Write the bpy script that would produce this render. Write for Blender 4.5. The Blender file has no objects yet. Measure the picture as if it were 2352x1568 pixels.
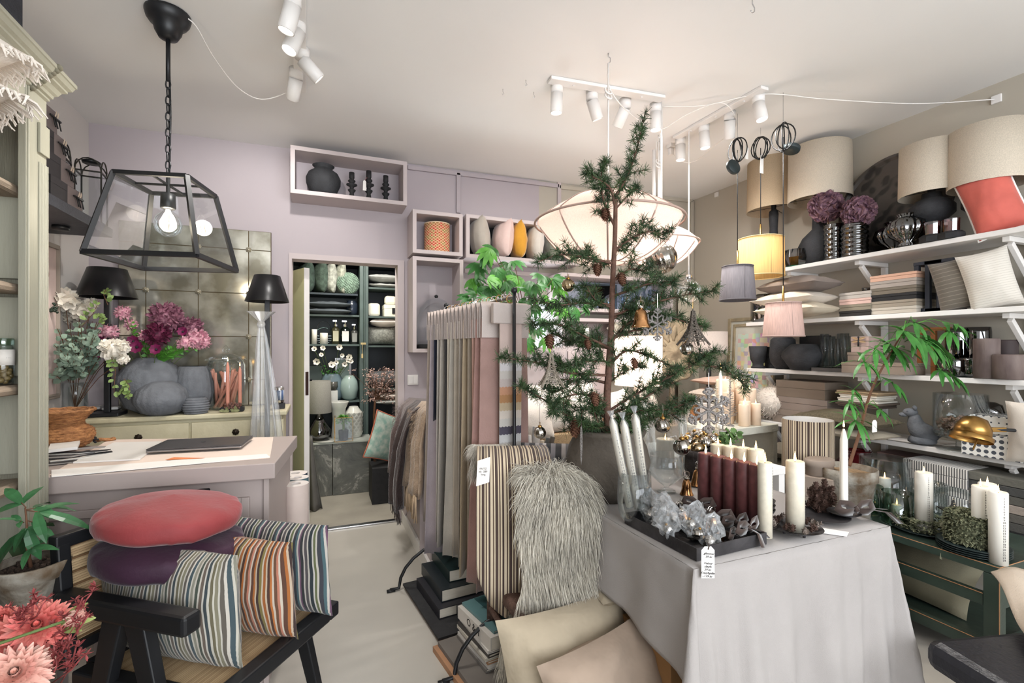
import bpy,math,random
from mathutils import Vector,Matrix,noise
sc = bpy.context.scene
C = sc.collection
PI = math.pi
R = random.Random(11)
# ---------------------------------------------------------------- camera, world, daylight, exposure
F,CX,CY,EYE = 1092.0,1176.0,801.0,1.35      # focal length and horizon in pixels of the 2352x1568 frame; eye height
YAW = math.radians(21.86)
SN,CS = math.sin(YAW),math.cos(YAW)
cam = bpy.data.cameras.new('camera'); co = bpy.data.objects.new('camera',cam); C.objects.link(co)
co.location = (0,0,EYE); co.rotation_euler = (PI/2,0,-YAW)
cam.sensor_width = 36; cam.lens = F/2352*36; cam.shift_y = 17/2352; cam.clip_start = .02
sc.camera = co
w = bpy.data.worlds.new('world'); sc.world = w; w.use_nodes = True
w.node_tree.nodes['Background'].inputs[0].default_value = (.86,.93,1,1)
w.node_tree.nodes['Background'].inputs[1].default_value = 2.2
sc.view_settings.view_transform = 'Standard'; sc.view_settings.look = 'None'
sc.view_settings.gamma = 1; sc.view_settings.use_curve_mapping = False
sc.view_settings.exposure = 0.48
sc.cycles.use_denoising = True
sc.cycles.max_bounces = 8; sc.cycles.transparent_max_bounces = 16; sc.cycles.diffuse_bounces = 4
sc.cycles.caustics_reflective = False; sc.cycles.caustics_refractive = False; sc.cycles.sample_clamp_indirect = 4
def lamp(kind,name,loc,energy,color=(1,1,1),size=.1,target=None,spot=1.2,blend=.6,sy=None):
    l = bpy.data.lights.new(name,kind); l.energy = energy; l.color = color
    if kind == 'AREA':
        l.size = size
        if sy: l.shape = 'RECTANGLE'; l.size_y = sy
    else: l.shadow_soft_size = size
    if kind == 'SPOT': l.spot_size = spot; l.spot_blend = blend
    o = bpy.data.objects.new(name,l); C.objects.link(o); o.location = loc
    if target is not None: o.rotation_euler = (Vector(target)-Vector(loc)).to_track_quat('-Z','Y').to_euler()
    return o
# added daylight fill at the assumed, unseen shop windows behind the camera (front wall at Y = -2.2)
lamp('AREA','daylight_fill_front',(1.2,-2.1,1.6),105,(.93,.96,1),3.8,(1.2,3,1.75),sy=2.0)
# daylight through the small window in the back wall
lamp('AREA','daylight_back_window',(1.55,3.86,1.48),14,(.9,.96,1),.85,(1.55,2,1.3),sy=.55)
# ---------------------------------------------------------------- helpers
def ray(px,py):
    r = (px-CX)/F
    return Vector((r*CS+SN,CS-r*SN,(CY-py)/F))
def P(px,py,X=None,Y=None,Z=None,D=None):
    d = ray(px,py)
    t = X/d.x if X is not None else Y/d.y if Y is not None else (Z-EYE)/d.z if Z is not None else D
    return Vector((d.x*t,d.y*t,EYE+d.z*t))
def dep(v): return v[0]*SN+v[1]*CS
def s(px,v): return px*dep(v)/F                     # size in metres of px pixels at the depth of v
def on(px,Z,X=None,Y=None):                       # point above pixel column px at height Z on plane X or Y
    v = P(px,0,X=X,Y=Y); return Vector((v.x,v.y,Z))
def lin(c): return tuple((x/12.92 if x <= .04045 else ((x+.055)/1.055)**2.4) for x in [k/255 for k in c])
class M:
    def __init__(self): self.v = []; self.f = []; self.t = Matrix()
    def add(self,vs,fs):
        n = len(self.v); t = self.t
        self.v += [t @ Vector(p) for p in vs]; self.f += [tuple(i+n for i in f) for f in fs]; return self
    def box(self,x0,y0,z0,x1,y1,z1):
        return self.add([(x0,y0,z0),(x1,y0,z0),(x1,y1,z0),(x0,y1,z0),(x0,y0,z1),(x1,y0,z1),(x1,y1,z1),(x0,y1,z1)],
                 [(0,3,2,1),(4,5,6,7),(0,1,5,4),(1,2,6,5),(2,3,7,6),(3,0,4,7)])
    def cb(self,c,d):
        return self.box(c[0]-d[0]/2,c[1]-d[1]/2,c[2]-d[2]/2,c[0]+d[0]/2,c[1]+d[1]/2,c[2]+d[2]/2)
    def bar(self,a,b,wd,h=None):                  # straight bar of rectangular section
        a,b = Vector(a),Vector(b); h = h or wd; d = b-a; L = d.length
        if L < 1e-6: return self
        old = self.t; self.t = old @ Matrix.Translation(a) @ d.to_track_quat('X','Z').to_matrix().to_4x4()
        self.box(0,-wd/2,-h/2,L,wd/2,h/2); self.t = old; return self
    def lathe(self,prof,n=28,c=(0,0,0),rib=None,sx=1,sy=1,twist=0,cap=True):
        k = len(prof); vs = []; fs = []; cap = cap and prof[0] != prof[-1]
        for j,(r,z) in enumerate(prof):
            for i in range(n):
                a = 2*PI*i/n + twist*z
                rr = r*(1+rib[1]*math.cos(rib[0]*2*PI*i/n)) if rib else r
                vs.append((c[0]+rr*math.cos(a)*sx,c[1]+rr*math.sin(a)*sy,c[2]+z))
        for j in range(k-1):
            for i in range(n): fs.append((j*n+i,j*n+(i+1) % n,(j+1)*n+(i+1) % n,(j+1)*n+i))
        if cap and prof[0][0] > 1e-5: fs.append(tuple(reversed(range(n))))
        if cap and prof[-1][0] > 1e-5: fs.append(tuple((k-1)*n+i for i in range(n)))
        return self.add(vs,fs)
    def shell(self,prof,th=.003,n=28,c=(0,0,0),rib=None,sx=1,sy=1):   # open vessel: outside up, inside down
        inn = [(max(r-th,1e-4),z+(th if i == 0 else 0)) for i,(r,z) in enumerate(prof)]
        return self.lathe([(1e-6,prof[0][1])]+list(prof)+inn[::-1]+[(1e-6,prof[0][1]+th)],n,c,rib,sx,sy)
    def tube(self,pts,r,n=8,cap=True):
        pts = [Vector(p) for p in pts]; vs = []; fs = []; u = None; N = len(pts)
        for i,p in enumerate(pts):
            d = (pts[min(i+1,N-1)]-pts[max(i-1,0)])
            d = d.normalized() if d.length > 1e-9 else Vector((0,0,1))
            if u is None: u = d.orthogonal().normalized()
            u = (u-d*u.dot(d)); u = u.normalized() if u.length > 1e-6 else d.orthogonal().normalized()
            w_ = d.cross(u); rr = r[i] if isinstance(r,(list,tuple)) else r
            for k in range(n):
                a = 2*PI*k/n; vs.append(p+u*math.cos(a)*rr+w_*math.sin(a)*rr)
        for i in range(N-1):
            for k in range(n): fs.append((i*n+k,i*n+(k+1) % n,(i+1)*n+(k+1) % n,(i+1)*n+k))
        if cap: fs += [tuple(reversed(range(n))),tuple((N-1)*n+k for k in range(n))]
        return self.add(vs,fs)
    def grid(self,fn,nu,nv,cu=False):
        vs = [fn(i/nu,j/nv) for j in range(nv+1) for i in range(nu+(0 if cu else 1))]
        W = nu if cu else nu+1
        return self.add(vs,[(j*W+i,j*W+(i+1) % W,(j+1)*W+(i+1) % W,(j+1)*W+i) for j in range(nv) for i in range(nu)])
    def sph(self,c,r,n=14,sz=1,sx=1,sy=1):
        h = n//2+1
        return self.lathe([(max(r*math.sin(PI*j/h),1e-6),-r*sz*math.cos(PI*j/h)) for j in range(h+1)],n,c,None,sx,sy)
    def leaf(self,b,d,up,L,W,bend=.3,n=5,fold=.25):
        b,d,up = Vector(b),Vector(d).normalized(),Vector(up); sd = d.cross(up)
        sd = sd.normalized() if sd.length > 1e-5 else d.orthogonal().normalized(); up = sd.cross(d)
        vs = []
        for i in range(n+1):
            t = i/n; wd = W*math.sin(PI*min(t*.92+.06,1))**.8*.5; p = b+d*L*t*(1-.15*bend*t)-up*bend*L*t*t
            vs += [p+sd*wd+up*wd*fold,p,p-sd*wd+up*wd*fold]
        return self.add(vs,[q for i in range(n) for q in ((3*i,3*i+3,3*i+4,3*i+1),(3*i+1,3*i+4,3*i+5,3*i+2))])
    def lobed(self,b,d,up,L,lobes=5,wd=.24,bend=.35):     # maple-like leaf
        b,d,up = Vector(b),Vector(d).normalized(),Vector(up)
        for k in range(lobes):
            a = (k-(lobes-1)/2)*(1.9/(lobes-1)); sd = d.cross(up)
            sd = sd.normalized() if sd.length > 1e-4 else d.orthogonal().normalized()
            dd = (d*math.cos(a)+sd*math.sin(a)); self.leaf(b,dd,up,L*(1-.32*abs(a)),L*wd*1.25,bend,4,.12)
        return self
    def prism(self,poly,y0,y1):                    # polygon in XZ, extruded along Y
        n = len(poly); vs = [(x,y0,z) for x,z in poly]+[(x,y1,z) for x,z in poly]
        return self.add(vs,[tuple(range(n)),tuple(reversed(range(n,2*n)))]+[(i,i+n,(i+1) % n+n,(i+1) % n) for i in range(n)])
    def obj(self,name,mt,parent=None,smooth=False,bev=0,sub=0,solid=0):
        me = bpy.data.meshes.new(name); me.from_pydata([tuple(p) for p in self.v],[],self.f); me.update()
        if mt: me.materials.append(mt)
        if smooth: me.polygons.foreach_set('use_smooth',[True]*len(me.polygons))
        o = bpy.data.objects.new(name,me); C.objects.link(o)
        if parent: o.parent = parent
        if solid: q = o.modifiers.new('s','SOLIDIFY'); q.thickness = solid
        if bev: q = o.modifiers.new('b','BEVEL'); q.width = bev; q.segments = 2; q.limit_method = 'ANGLE'
        if sub: q = o.modifiers.new('u','SUBSURF'); q.levels = sub; q.render_levels = sub
        return o
def tag(o,label,cat,group=None,kind=None):
    o['label'] = label; o['category'] = cat
    if group: o['group'] = group
    if kind: o['kind'] = kind
    return o
def thing(name,label,cat,loc=(0,0,0),rz=0,group=None,rot=None):
    o = bpy.data.objects.new(name,None); C.objects.link(o); o.empty_display_size = .05
    o.location = loc; o.rotation_euler = rot or (0,0,rz)
    return tag(o,label,cat,group)
def one(m,name,mt,label,cat,loc=(0,0,0),rz=0,group=None,rot=None,smooth=False,bev=0,sub=0,solid=0):
    o = m.obj(name,mt,None,smooth,bev,sub,solid); o.location = loc; o.rotation_euler = rot or (0,0,rz)
    return tag(o,label,cat,group)
def struct(o): o['kind'] = 'structure'; return o
def dup(root,loc,rz=0,label=None,rot=None,scale=None):
    r = root.copy(); C.objects.link(r); r.location = loc; r.rotation_euler = rot or (0,0,rz)
    if label: r['label'] = label
    if scale: r.scale = (scale,)*3
    for ch in list(root.children):
        c = ch.copy(); C.objects.link(c); c.parent = r
        for g in list(ch.children): d = g.copy(); C.objects.link(d); d.parent = c
    return r
def text_obj(body,size,name,mt,parent,loc,rot,align='CENTER',shear=0,off=0.0,sp=1.0):
    cu = bpy.data.curves.new('t','FONT'); cu.body = body; cu.size = size; cu.align_x = align; cu.align_y = 'CENTER'
    cu.extrude = .0004; cu.shear = shear; cu.resolution_u = 2; cu.offset = off; cu.space_line = sp
    to = bpy.data.objects.new('t',cu); C.objects.link(to)
    dg = bpy.context.evaluated_depsgraph_get(); me = bpy.data.meshes.new_from_object(to.evaluated_get(dg))
    bpy.data.objects.remove(to); me.materials.clear(); me.materials.append(mt)
    o = bpy.data.objects.new(name,me); C.objects.link(o)
    if parent: o.parent = parent
    o.location = loc; o.rotation_euler = rot
    return o
# ---------------------------------------------------------------- materials
def nodes(name):
    m = bpy.data.materials.new(name); m.use_nodes = True; nt = m.node_tree
    return m,nt,nt.nodes['Principled BSDF'],nt.nodes.new,nt.links.new
def _tc(N,L,scale=None,kind='Object'):
    tc = N('ShaderNodeTexCoord')
    if scale is None: return tc.outputs[kind]
    mp = N('ShaderNodeMapping'); mp.inputs['Scale'].default_value = scale; L(tc.outputs[kind],mp.inputs[0]); return mp.outputs[0]
def _bump(N,L,b,height,strength,dist=.01):
    bp = N('ShaderNodeBump'); bp.inputs['Strength'].default_value = strength; bp.inputs['Distance'].default_value = dist
    L(height,bp.inputs['Height']); L(bp.outputs[0],b.inputs['Normal'])
def mat(name,rgb,rough=.6,metal=0,var=.06,scale=8,bump=0,bs=60,sheen=0,spec=.4,stretch=None,c2=None,det=4,trans=0,coat=0):
    m,nt,b,N,L = nodes(name)
    b.inputs['Roughness'].default_value = rough; b.inputs['Metallic'].default_value = metal
    b.inputs['Specular IOR Level'].default_value = spec
    if sheen: b.inputs['Sheen Weight'].default_value = sheen; b.inputs['Sheen Roughness'].default_value = .4
    if trans: b.inputs['Transmission Weight'].default_value = trans
    if coat: b.inputs['Coat Weight'].default_value = coat
    c = lin(rgb); k = lin(c2) if c2 else tuple(min(x*(1+var),1) for x in c); d = c if c2 else tuple(x*(1-var) for x in c)
    nz = N('ShaderNodeTexNoise'); nz.inputs['Scale'].default_value = scale; nz.inputs['Detail'].default_value = det
    L(_tc(N,L,stretch or (1,1,1)),nz.inputs['Vector'])
    cr = N('ShaderNodeValToRGB'); cr.color_ramp.elements[0].position = .35; cr.color_ramp.elements[1].position = .65
    cr.color_ramp.elements[0].color = (*d,1); cr.color_ramp.elements[1].color = (*k,1)
    L(nz.outputs[0],cr.inputs[0]); L(cr.outputs[0],b.inputs['Base Color'])
    if bump:
        n2 = N('ShaderNodeTexNoise'); n2.inputs['Scale'].default_value = bs; n2.inputs['Detail'].default_value = 3
        L(_tc(N,L,stretch or (1,1,1)),n2.inputs['Vector']); _bump(N,L,b,n2.outputs[0],bump)
    return m
def stripes(name,cols,axis=0,period=.12,rough=.8,wob=.0,bump=.3,sheen=.3,off=0):
    m,nt,b,N,L = nodes(name); b.inputs['Roughness'].default_value = rough; b.inputs['Sheen Weight'].default_value = sheen
    sp = N('ShaderNodeSeparateXYZ'); L(_tc(N,L),sp.inputs[0])
    ma = N('ShaderNodeMath'); ma.operation = 'MULTIPLY_ADD'; ma.inputs[1].default_value = 1/period; ma.inputs[2].default_value = off
    if axis == 3:                                   # around Z
        an = N('ShaderNodeMath'); an.operation = 'ARCTAN2'; L(sp.outputs[1],an.inputs[0]); L(sp.outputs[0],an.inputs[1]); L(an.outputs[0],ma.inputs[0])
    else: L(sp.outputs[axis],ma.inputs[0])
    fr = N('ShaderNodeMath'); fr.operation = 'FRACT'; L(ma.outputs[0],fr.inputs[0])
    cr = N('ShaderNodeValToRGB'); cr.color_ramp.interpolation = 'CONSTANT'; el = cr.color_ramp.elements
    tot = sum(x[1] for x in cols); p = 0
    cols = cols[:32]
    for i,(c,wt) in enumerate(cols):
        e = el[0] if i == 0 else (el[1] if i == 1 else el.new(p)); e.position = p; e.color = (*lin(c),1); p += wt/tot
    L(fr.outputs[0],cr.inputs[0]); L(cr.outputs[0],b.inputs['Base Color'])
    nz = N('ShaderNodeTexNoise'); nz.inputs['Scale'].default_value = 350
    if bump: _bump(N,L,b,nz.outputs[0],bump,.004)
    return m
def weave(name,c1,c2,scale=60,rough=.7,bump=.6,kind='BRICK',rot=None):
    m,nt,b,N,L = nodes(name); b.inputs['Roughness'].default_value = rough
    br = N('ShaderNodeTexBrick'); br.inputs['Scale'].default_value = scale; br.inputs['Color1'].default_value = (*lin(c1),1)
    br.inputs['Color2'].default_value = (*lin(tuple((a*2+q)/3 for a,q in zip(c1,c2))),1); br.inputs['Mortar'].default_value = (*lin(c2),1)
    br.inputs['Mortar Size'].default_value = .03; br.inputs['Mortar Smooth'].default_value = .5
    tc = N('ShaderNodeTexCoord'); mp = N('ShaderNodeMapping'); L(tc.outputs['Object'],mp.inputs[0])
    mp.inputs['Rotation'].default_value = rot or (PI/2,0,0); L(mp.outputs[0],br.inputs['Vector'])
    L(br.outputs[0],b.inputs['Base Color']); iv = N('ShaderNodeInvert'); L(br.outputs['Fac'],iv.inputs[1]); _bump(N,L,b,iv.outputs[0],bump,.004)
    return m
def glass(name,tint=(250,252,252),refl=.03,rough=.02,op=0):
    m,nt,b,N,L = nodes(name); nt.nodes.remove(b); out = nt.nodes['Material Output']
    t = N('ShaderNodeBsdfTransparent'); t.inputs[0].default_value = (*lin(tint),1)
    g = N('ShaderNodeBsdfGlossy'); g.inputs['Roughness'].default_value = rough; g.inputs[0].default_value = (.95,.97,1,1)
    lw = N('ShaderNodeLayerWeight'); lw.inputs[0].default_value = .25
    ma = N('ShaderNodeMath'); ma.operation = 'MULTIPLY_ADD'; ma.inputs[1].default_value = .45; ma.inputs[2].default_value = refl; ma.use_clamp = True
    L(lw.outputs['Fresnel'],ma.inputs[0]); x = N('ShaderNodeMixShader'); L(ma.outputs[0],x.inputs[0]); L(t.outputs[0],x.inputs[1]); L(g.outputs[0],x.inputs[2])
    res = x
    if op:                                          # milky film
        d = N('ShaderNodeBsdfDiffuse'); d.inputs[0].default_value = (.85,.87,.88,1); y = N('ShaderNodeMixShader'); y.inputs[0].default_value = op
        nz = N('ShaderNodeTexNoise'); nz.inputs['Scale'].default_value = 25; m2 = N('ShaderNodeMath'); m2.operation = 'MULTIPLY'; m2.inputs[1].default_value = op*2
        L(nz.outputs[0],m2.inputs[0]); L(m2.outputs[0],y.inputs[0]); L(x.outputs[0],y.inputs[1]); L(d.outputs[0],y.inputs[2]); res = y
    L(res.outputs[0],out.inputs[0]); return m
def shade_mat(name,rgb,tr=.5,sc_=200,stretch=(1,1,1),rough=.9):      # translucent fabric of a lampshade
    m,nt,b,N,L = nodes(name); nt.nodes.remove(b); out = nt.nodes['Material Output']
    nz = N('ShaderNodeTexNoise'); nz.inputs['Scale'].default_value = sc_; L(_tc(N,L,stretch),nz.inputs['Vector'])
    cr = N('ShaderNodeValToRGB'); c = lin(rgb); cr.color_ramp.elements[0].position = .3; cr.color_ramp.elements[1].position = .7
    cr.color_ramp.elements[0].color = (*[x*.8 for x in c],1); cr.color_ramp.elements[1].color = (*c,1); L(nz.outputs[0],cr.inputs[0])
    d = N('ShaderNodeBsdfDiffuse'); t = N('ShaderNodeBsdfTranslucent'); x = N('ShaderNodeMixShader'); x.inputs[0].default_value = tr
    L(cr.outputs[0],d.inputs[0]); L(cr.outputs[0],t.inputs[0]); L(d.outputs[0],x.inputs[1]); L(t.outputs[0],x.inputs[2]); L(x.outputs[0],out.inputs[0])
    return m
def emit(name,rgb,st):
    m,nt,b,N,L = nodes(name); b.inputs['Base Color'].default_value = (.8,.8,.8,1)
    b.inputs['Emission Color'].default_value = (*lin(rgb),1); b.inputs['Emission Strength'].default_value = st; return m
ORD = ('first','second','third','fourth','fifth','sixth','seventh','eighth','ninth','tenth','eleventh','twelfth','last')
# palette
BLK = mat('black_metal',(24,25,28),.42,0,.15)
BLKM = mat('black_matt',(36,36,38),.75,0,.2,20,.15)
BLKC = mat('black_clay',(46,47,50),.8,0,.25,14,.35,90)
WHT = mat('white_paint',(226,223,220),.5,0,.02)
CHROME = mat('chrome',(200,200,202),.2,1,.05)
BRASS = mat('brass',(172,134,78),.3,1,.1,14)
GOLD = mat('rose_gold_glass',(190,140,95),.1,1,.5,18)
SILV = mat('mercury_silver',(170,165,158),.12,1,.4,30)
GLASS = glass('clear_glass')
GLASSG = glass('green_glass',(214,228,218),.1)
GLASSB = glass('smoky_glass',(120,112,100),.16)
GLASSD = glass('dark_brown_glass',(74,56,52),.16)
FILM = glass('plastic_film',(244,244,244),.03,.2,.14)
WAXW = mat('white_wax',(236,232,222),.45,0,.02)
WAXC = mat('cream_wax',(214,206,188),.5,0,.05,60)
WAXM = mat('mauve_wax',(104,62,62),.45,0,.18,45)
FLAME = emit('flame',(255,196,110),14)
WICK = mat('wick',(30,26,22),.9)
LINEN = mat('beige_linen',(186,173,152),.95,0,.05,10,.25,400)
PAPER = mat('white_paper',(232,229,225),.9,0,.02)
INK = mat('dark_ink',(48,44,44),.8)
INKL = mat('grey_ink',(110,106,104),.8)
STONE = mat('grey_stone',(104,107,112),.9,0,.12,18,.4,70)
CORD = mat('white_cord',(230,226,222),.6)
CORDB = mat('black_cord',(20,20,22),.6)
LEAFG = mat('green_leaf',(52,104,42),.45,0,.3,12)
LEAFB = mat('bright_green_leaf',(78,140,48),.45,0,.25,12)
LEAFD = mat('eucalyptus_leaf',(108,128,112),.6,0,.25,14)
STEM = mat('green_stem',(92,110,60),.6)
WOODST = mat('brown_stem',(104,72,52),.8,0,.2)
CARD = mat('taupe_card',(138,124,112),.8,0,.05)
# ---------------------------------------------------------------- generic things
def cushion_m(w_,h,t,pinch=.07,n=22,wr=.004,seed=0,ex=.48):
    m = M()
    def f(sgn):
        def g(u,v):
            a,b = 2*u-1,2*v-1
            k = ((1-a**2)*(1-b**2)); k = max(k,0)**ex
            x = a*w_/2*(1-pinch*(1-b*b)); z = h/2+b*h/2*(1-pinch*(1-a*a))
            q = noise.noise(Vector((x*9+seed,z*9,sgn*3)))*wr*2+noise.noise(Vector((x*30+seed,z*22,sgn)))*wr*.9+wr*.9*math.sin(math.atan2(abs(b),abs(a)+.01)*22+seed)*max(0,(a*a+b*b)/2-.45)
            return (x,sgn*(t/2*k+q*(k > .05)),z)
        return g
    m.grid(f(-1),n,n); m.grid(f(1),n,n)
    m.f = [f if i < n*n else tuple(reversed(f)) for i,f in enumerate(m.f)]
    return m
def cushion(label,loc,w_,h,t,mt,rz=0,rx=0,ry=0,group=None,name='cushion',pipe=None,seed=None,pinch=.07,wr=.004):
    m = cushion_m(w_,h,t,pinch,wr=wr,seed=seed if seed is not None else R.random()*50)
    if pipe is None: return one(m,name,mt,label,'cushion',loc,rot=(rx,ry,rz),group=group,smooth=True)
    o = thing(name,label,'cushion',loc,rot=(rx,ry,rz),group=group)
    m.obj('cover',mt,o,True)
    pts = []
    for e in range(4):
        for i in range(10):
            q = 2*i/10-1
            a,b = ((q,-1),(1,q),(-q,1),(-1,-q))[e]
            pts.append((a*w_/2*(1-pinch*(1-b*b)),0,h/2+b*h/2*(1-pinch*(1-a*a))))
    M().tube(pts+[pts[0]],.006,6).obj('piping',pipe,o,True)
    return o
def round_cushion(label,loc,r,t,mt,rot=(0,0,0),group=None):
    m = M()
    def g(u,v):
        a = 2*PI*u; q = v*2-1; k = 1
        # profile from bottom centre to the seam to the top centre
        rr = r*(1-abs(q)**2.2); z = t/2*math.copysign(min(1,abs(q)**.75),q)
        cr = math.copysign(1,q)*.05*t*max(0,math.sin(a*9+math.sin(a*4)*3))**3*math.exp(-((abs(q)-.22)/.16)**2)
        return (rr*math.cos(a),rr*math.sin(a),z+cr+.006*noise.noise(Vector((rr*math.cos(a)*12,rr*math.sin(a)*12,q))))
    m.grid(g,92,22,True)
    return one(m,'round_cushion',mt,label,'cushion',loc,rot=rot,group=group,smooth=True)
def flame(parent,z,sc_=1,x=0,y=0):
    M().tube([(x,y,z-.002),(x,y,z+.01)],.0012,5).obj('wick',WICK,parent)
    M().lathe([(1e-5,0),(.0035*sc_,.006*sc_),(.0038*sc_,.011*sc_),(.002*sc_,.022*sc_),(1e-5,.034*sc_)],8,(x,y,z+.004)).obj('flame',FLAME,parent,True)
def candle(label,loc,r,h,mt=WAXW,group=None,lit=True,numbers=None,rot=(0,0,0),taper=False,face=None,f=1):
    o = thing('pillar_candle' if not taper else 'taper_candle',label,'candle',loc,group=group,rot=rot)
    if taper: pr = [(r*.8,0),(r,h*.1),(r*.9,h-r*3),(r*.55,h-r*1.2),(r*.2,h)]
    else: pr = [(r,0),(r,h-r*.2),(r*.94,h-r*.06),(r*.8,h-r*.05),(r*.25,h-r*.28),(1e-5,h-r*.3)]
    M().lathe(pr,24).obj('wax',mt,o,True)
    if lit: flame(o,h-(r*.3 if not taper else 0),f)
    if numbers:
        a = face if face is not None else -PI/2
        p = (math.cos(a)*(r+.0003),math.sin(a)*(r+.0003),h*.5)
        nums = '\n'.join(str(i) for i in range(1,25))
        text_obj(nums,h*.9/24/1.02,'numbers',numbers,o,p,(PI/2,0,a+PI/2))
    return o
def lathe_thing(name,label,cat,loc,prof,mt,group=None,rib=None,n=28,rz=0,sx=1,sy=1,rot=None,shell=0):
    m = M()
    if shell: m.shell(prof,shell,n,rib=rib,sx=sx,sy=sy)
    else: m.lathe(prof,n,rib=rib,sx=sx,sy=sy)
    return one(m,name,mt,label,cat,loc,rz,group,rot,True)
def scale_prof(prof,w_,h): # profile in units: max radius 1, height 1
    return [(r*w_/2,z*h) for r,z in prof]
VASE = [(.5,0),(.85,.15),(1,.42),(.92,.7),(.6,.88),(.5,.94),(.56,1)]
BALL = [(.45,0),(.8,.12),(1,.42),(.93,.68),(.7,.87),(.45,.97),(.38,1)]
def box_thing(name,label,cat,loc,dx,dy,dz,mt,rz=0,group=None,lid=None,lidh=.3,lidmt=None):
    # centred on loc in x, y; standing on loc.z
    if lid is None:
        return one(M().box(-dx/2,-dy/2,0,dx/2,dy/2,dz),name,mt,label,cat,loc,rz,group,bev=.002)
    o = thing(name,label,cat,loc,rz,group)
    M().box(-dx/2+.002,-dy/2+.002,0,dx/2-.002,dy/2-.002,dz*(1-lidh)).obj('base',mt,o,bev=.001)
    M().box(-dx/2,-dy/2,dz*(1-lidh)+.001,dx/2,dy/2,dz).obj('lid',lidmt or mt,o,bev=.002)
    return o
def drape(m,x0,x1,prof,nx=24,amp=.01,k=30,sk=0,seed=0,hem=0):
    # cloth of cross-section prof [(y,z)..] from x0 to x1, folds grow with distance from the highest point
    top = max(p[1] for p in prof); n = len(prof)-1
    def g(u,v):
        i = min(int(v*n),n-1); t = v*n-i; y = prof[i][0]*(1-t)+prof[i+1][0]*t; z = prof[i][1]*(1-t)+prof[i+1][1]*t
        d = top-z; x = x0+(x1-x0)*u
        q = math.sin(x*k+seed)+.5*math.sin(x*k*2.3+seed*2)+.6*noise.noise(Vector((x*8,z*3,seed)))
        return (x+sk*d,y+amp*q*min(1,d*3+.15)*(1 if prof[i][0] >= 0 else -1),z-(hem*math.sin(x*7+seed) if v in (0,1) else 0))
    return m.grid(g,nx,n*3)
# ================================================================ the room
XL,XR,YB,YF = -1.37,3.51,3.8,-2.2
def ceilz(x,y):
    u = (x-XL)/(XR-XL); v = (y-YF)/(YB-YF)
    return (1-u)*(1-v)*2.83+u*(1-v)*2.80+(1-u)*v*2.785+u*v*2.86
FLOOR = mat('floor_paint',(178,173,164),.35,0,.05,2.5,.03,90)
LILAC = mat('lilac_wall_paint',(172,163,167),.85,0,.012,2,.03,300)
PINKW = mat('pale_pink_paint',(186,175,175),.75,0,.012,2)
GREIGE = mat('greige_wall_paint',(176,169,156),.9,0,.015,2,.03,300)
LEFTW = mat('left_wall_paint',(204,199,195),.9,0,.015,2,.03,300)
CEIL = mat('ceiling_paint',(230,229,227),.9,0,.012,1.5,.02,200)
STONEF = mat('stone_floor',(158,152,140),.5,0,.12,3,.1,60)
struct(M().box(XL-.1,YF-.1,-.08,XR+.1,YB+.02,0).obj('floor',FLOOR))
struct(M().box(-1.2,YB+.02,-.08,1.2,5.6,-.001).obj('floor_back_room',STONEF))
struct(M().box(-.23,YB-.02,0,.61,YB+.03,.012).obj('trim_1',CHROME,bev=.003))
m = M(); nx = 8
m.grid(lambda u,v: (XL-.1+(XR-XL+.2)*u,YF-.1+(YB-YF+.3)*v,ceilz(XL-.1+(XR-XL+.2)*u,YF-.1+(YB-YF+.3)*v)),nx,nx)
m.f = [tuple(reversed(f)) for f in m.f]
struct(m.obj('ceiling',CEIL,solid=.1))
DX0,DX1,DZ = -.217,.606,2.045
WX0,WX1,WZ0,WZ1 = 1.12,2.0,1.17,1.79
XT = 1.78
m = M(); m.box(XL-.1,YB,0,DX0,YB+.12,2.9); m.box(DX0,YB,DZ,DX1,YB+.12,2.9); m.box(DX1,YB,0,WX0,YB+.12,2.9)
m.box(WX0,YB,0,XT,YB+.12,WZ0); m.box(WX0,YB,WZ1,XT,YB+.12,2.9); struct(m.obj('wall_back',LILAC))
m = M(); m.box(XT,YB,0,WX1,YB+.12,WZ0); m.box(XT,YB,WZ1,WX1,YB+.12,2.9); m.box(WX1,YB,0,XR+.1,YB+.12,2.9)
struct(m.obj('wall_back_right',GREIGE))
struct(M().box(XR,YF-.1,0,XR+.1,YB,2.95).obj('wall_right',GREIGE))
struct(M().box(XL-.1,YF-.1,0,XL,YB,2.95).obj('wall_left',LEFTW))
m = M(); m.box(XL,YF-.1,0,XR,YF,.5); m.box(XL,YF-.1,2.6,XR,YF,2.9); m.box(XL,YF-.1,.5,-.7,YF,2.6); m.box(3.1,YF-.1,.5,XR,YF,2.6)
struct(m.obj('wall_front',LEFTW))
# shop window behind the camera
m = M(); [m.box(x-.03,YF-.07,.5,x+.03,YF-.02,2.6) for x in (-.67,.6,1.85,3.07)]; m.box(-.7,YF-.07,.5,3.1,YF-.02,.56); m.box(-.7,YF-.07,2.54,3.1,YF-.02,2.6)
struct(m.obj('window_2',WHT))
# back wall window with its frame and pane
m = M(); [m.box(x-.02,YB+.03,WZ0,x+.02,YB+.08,WZ1) for x in (WX0+.02,1.58,WX1-.02)]; m.box(WX0,YB+.035,WZ0,WX1,YB+.075,WZ0+.04); m.box(WX0,YB+.035,WZ1-.04,WX1,YB+.075,WZ1)
wf = struct(m.obj('window_1',WHT)); M().box(WX0,YB+.05,WZ0,WX1,YB+.055,WZ1).obj('pane',GLASS,wf)
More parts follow.
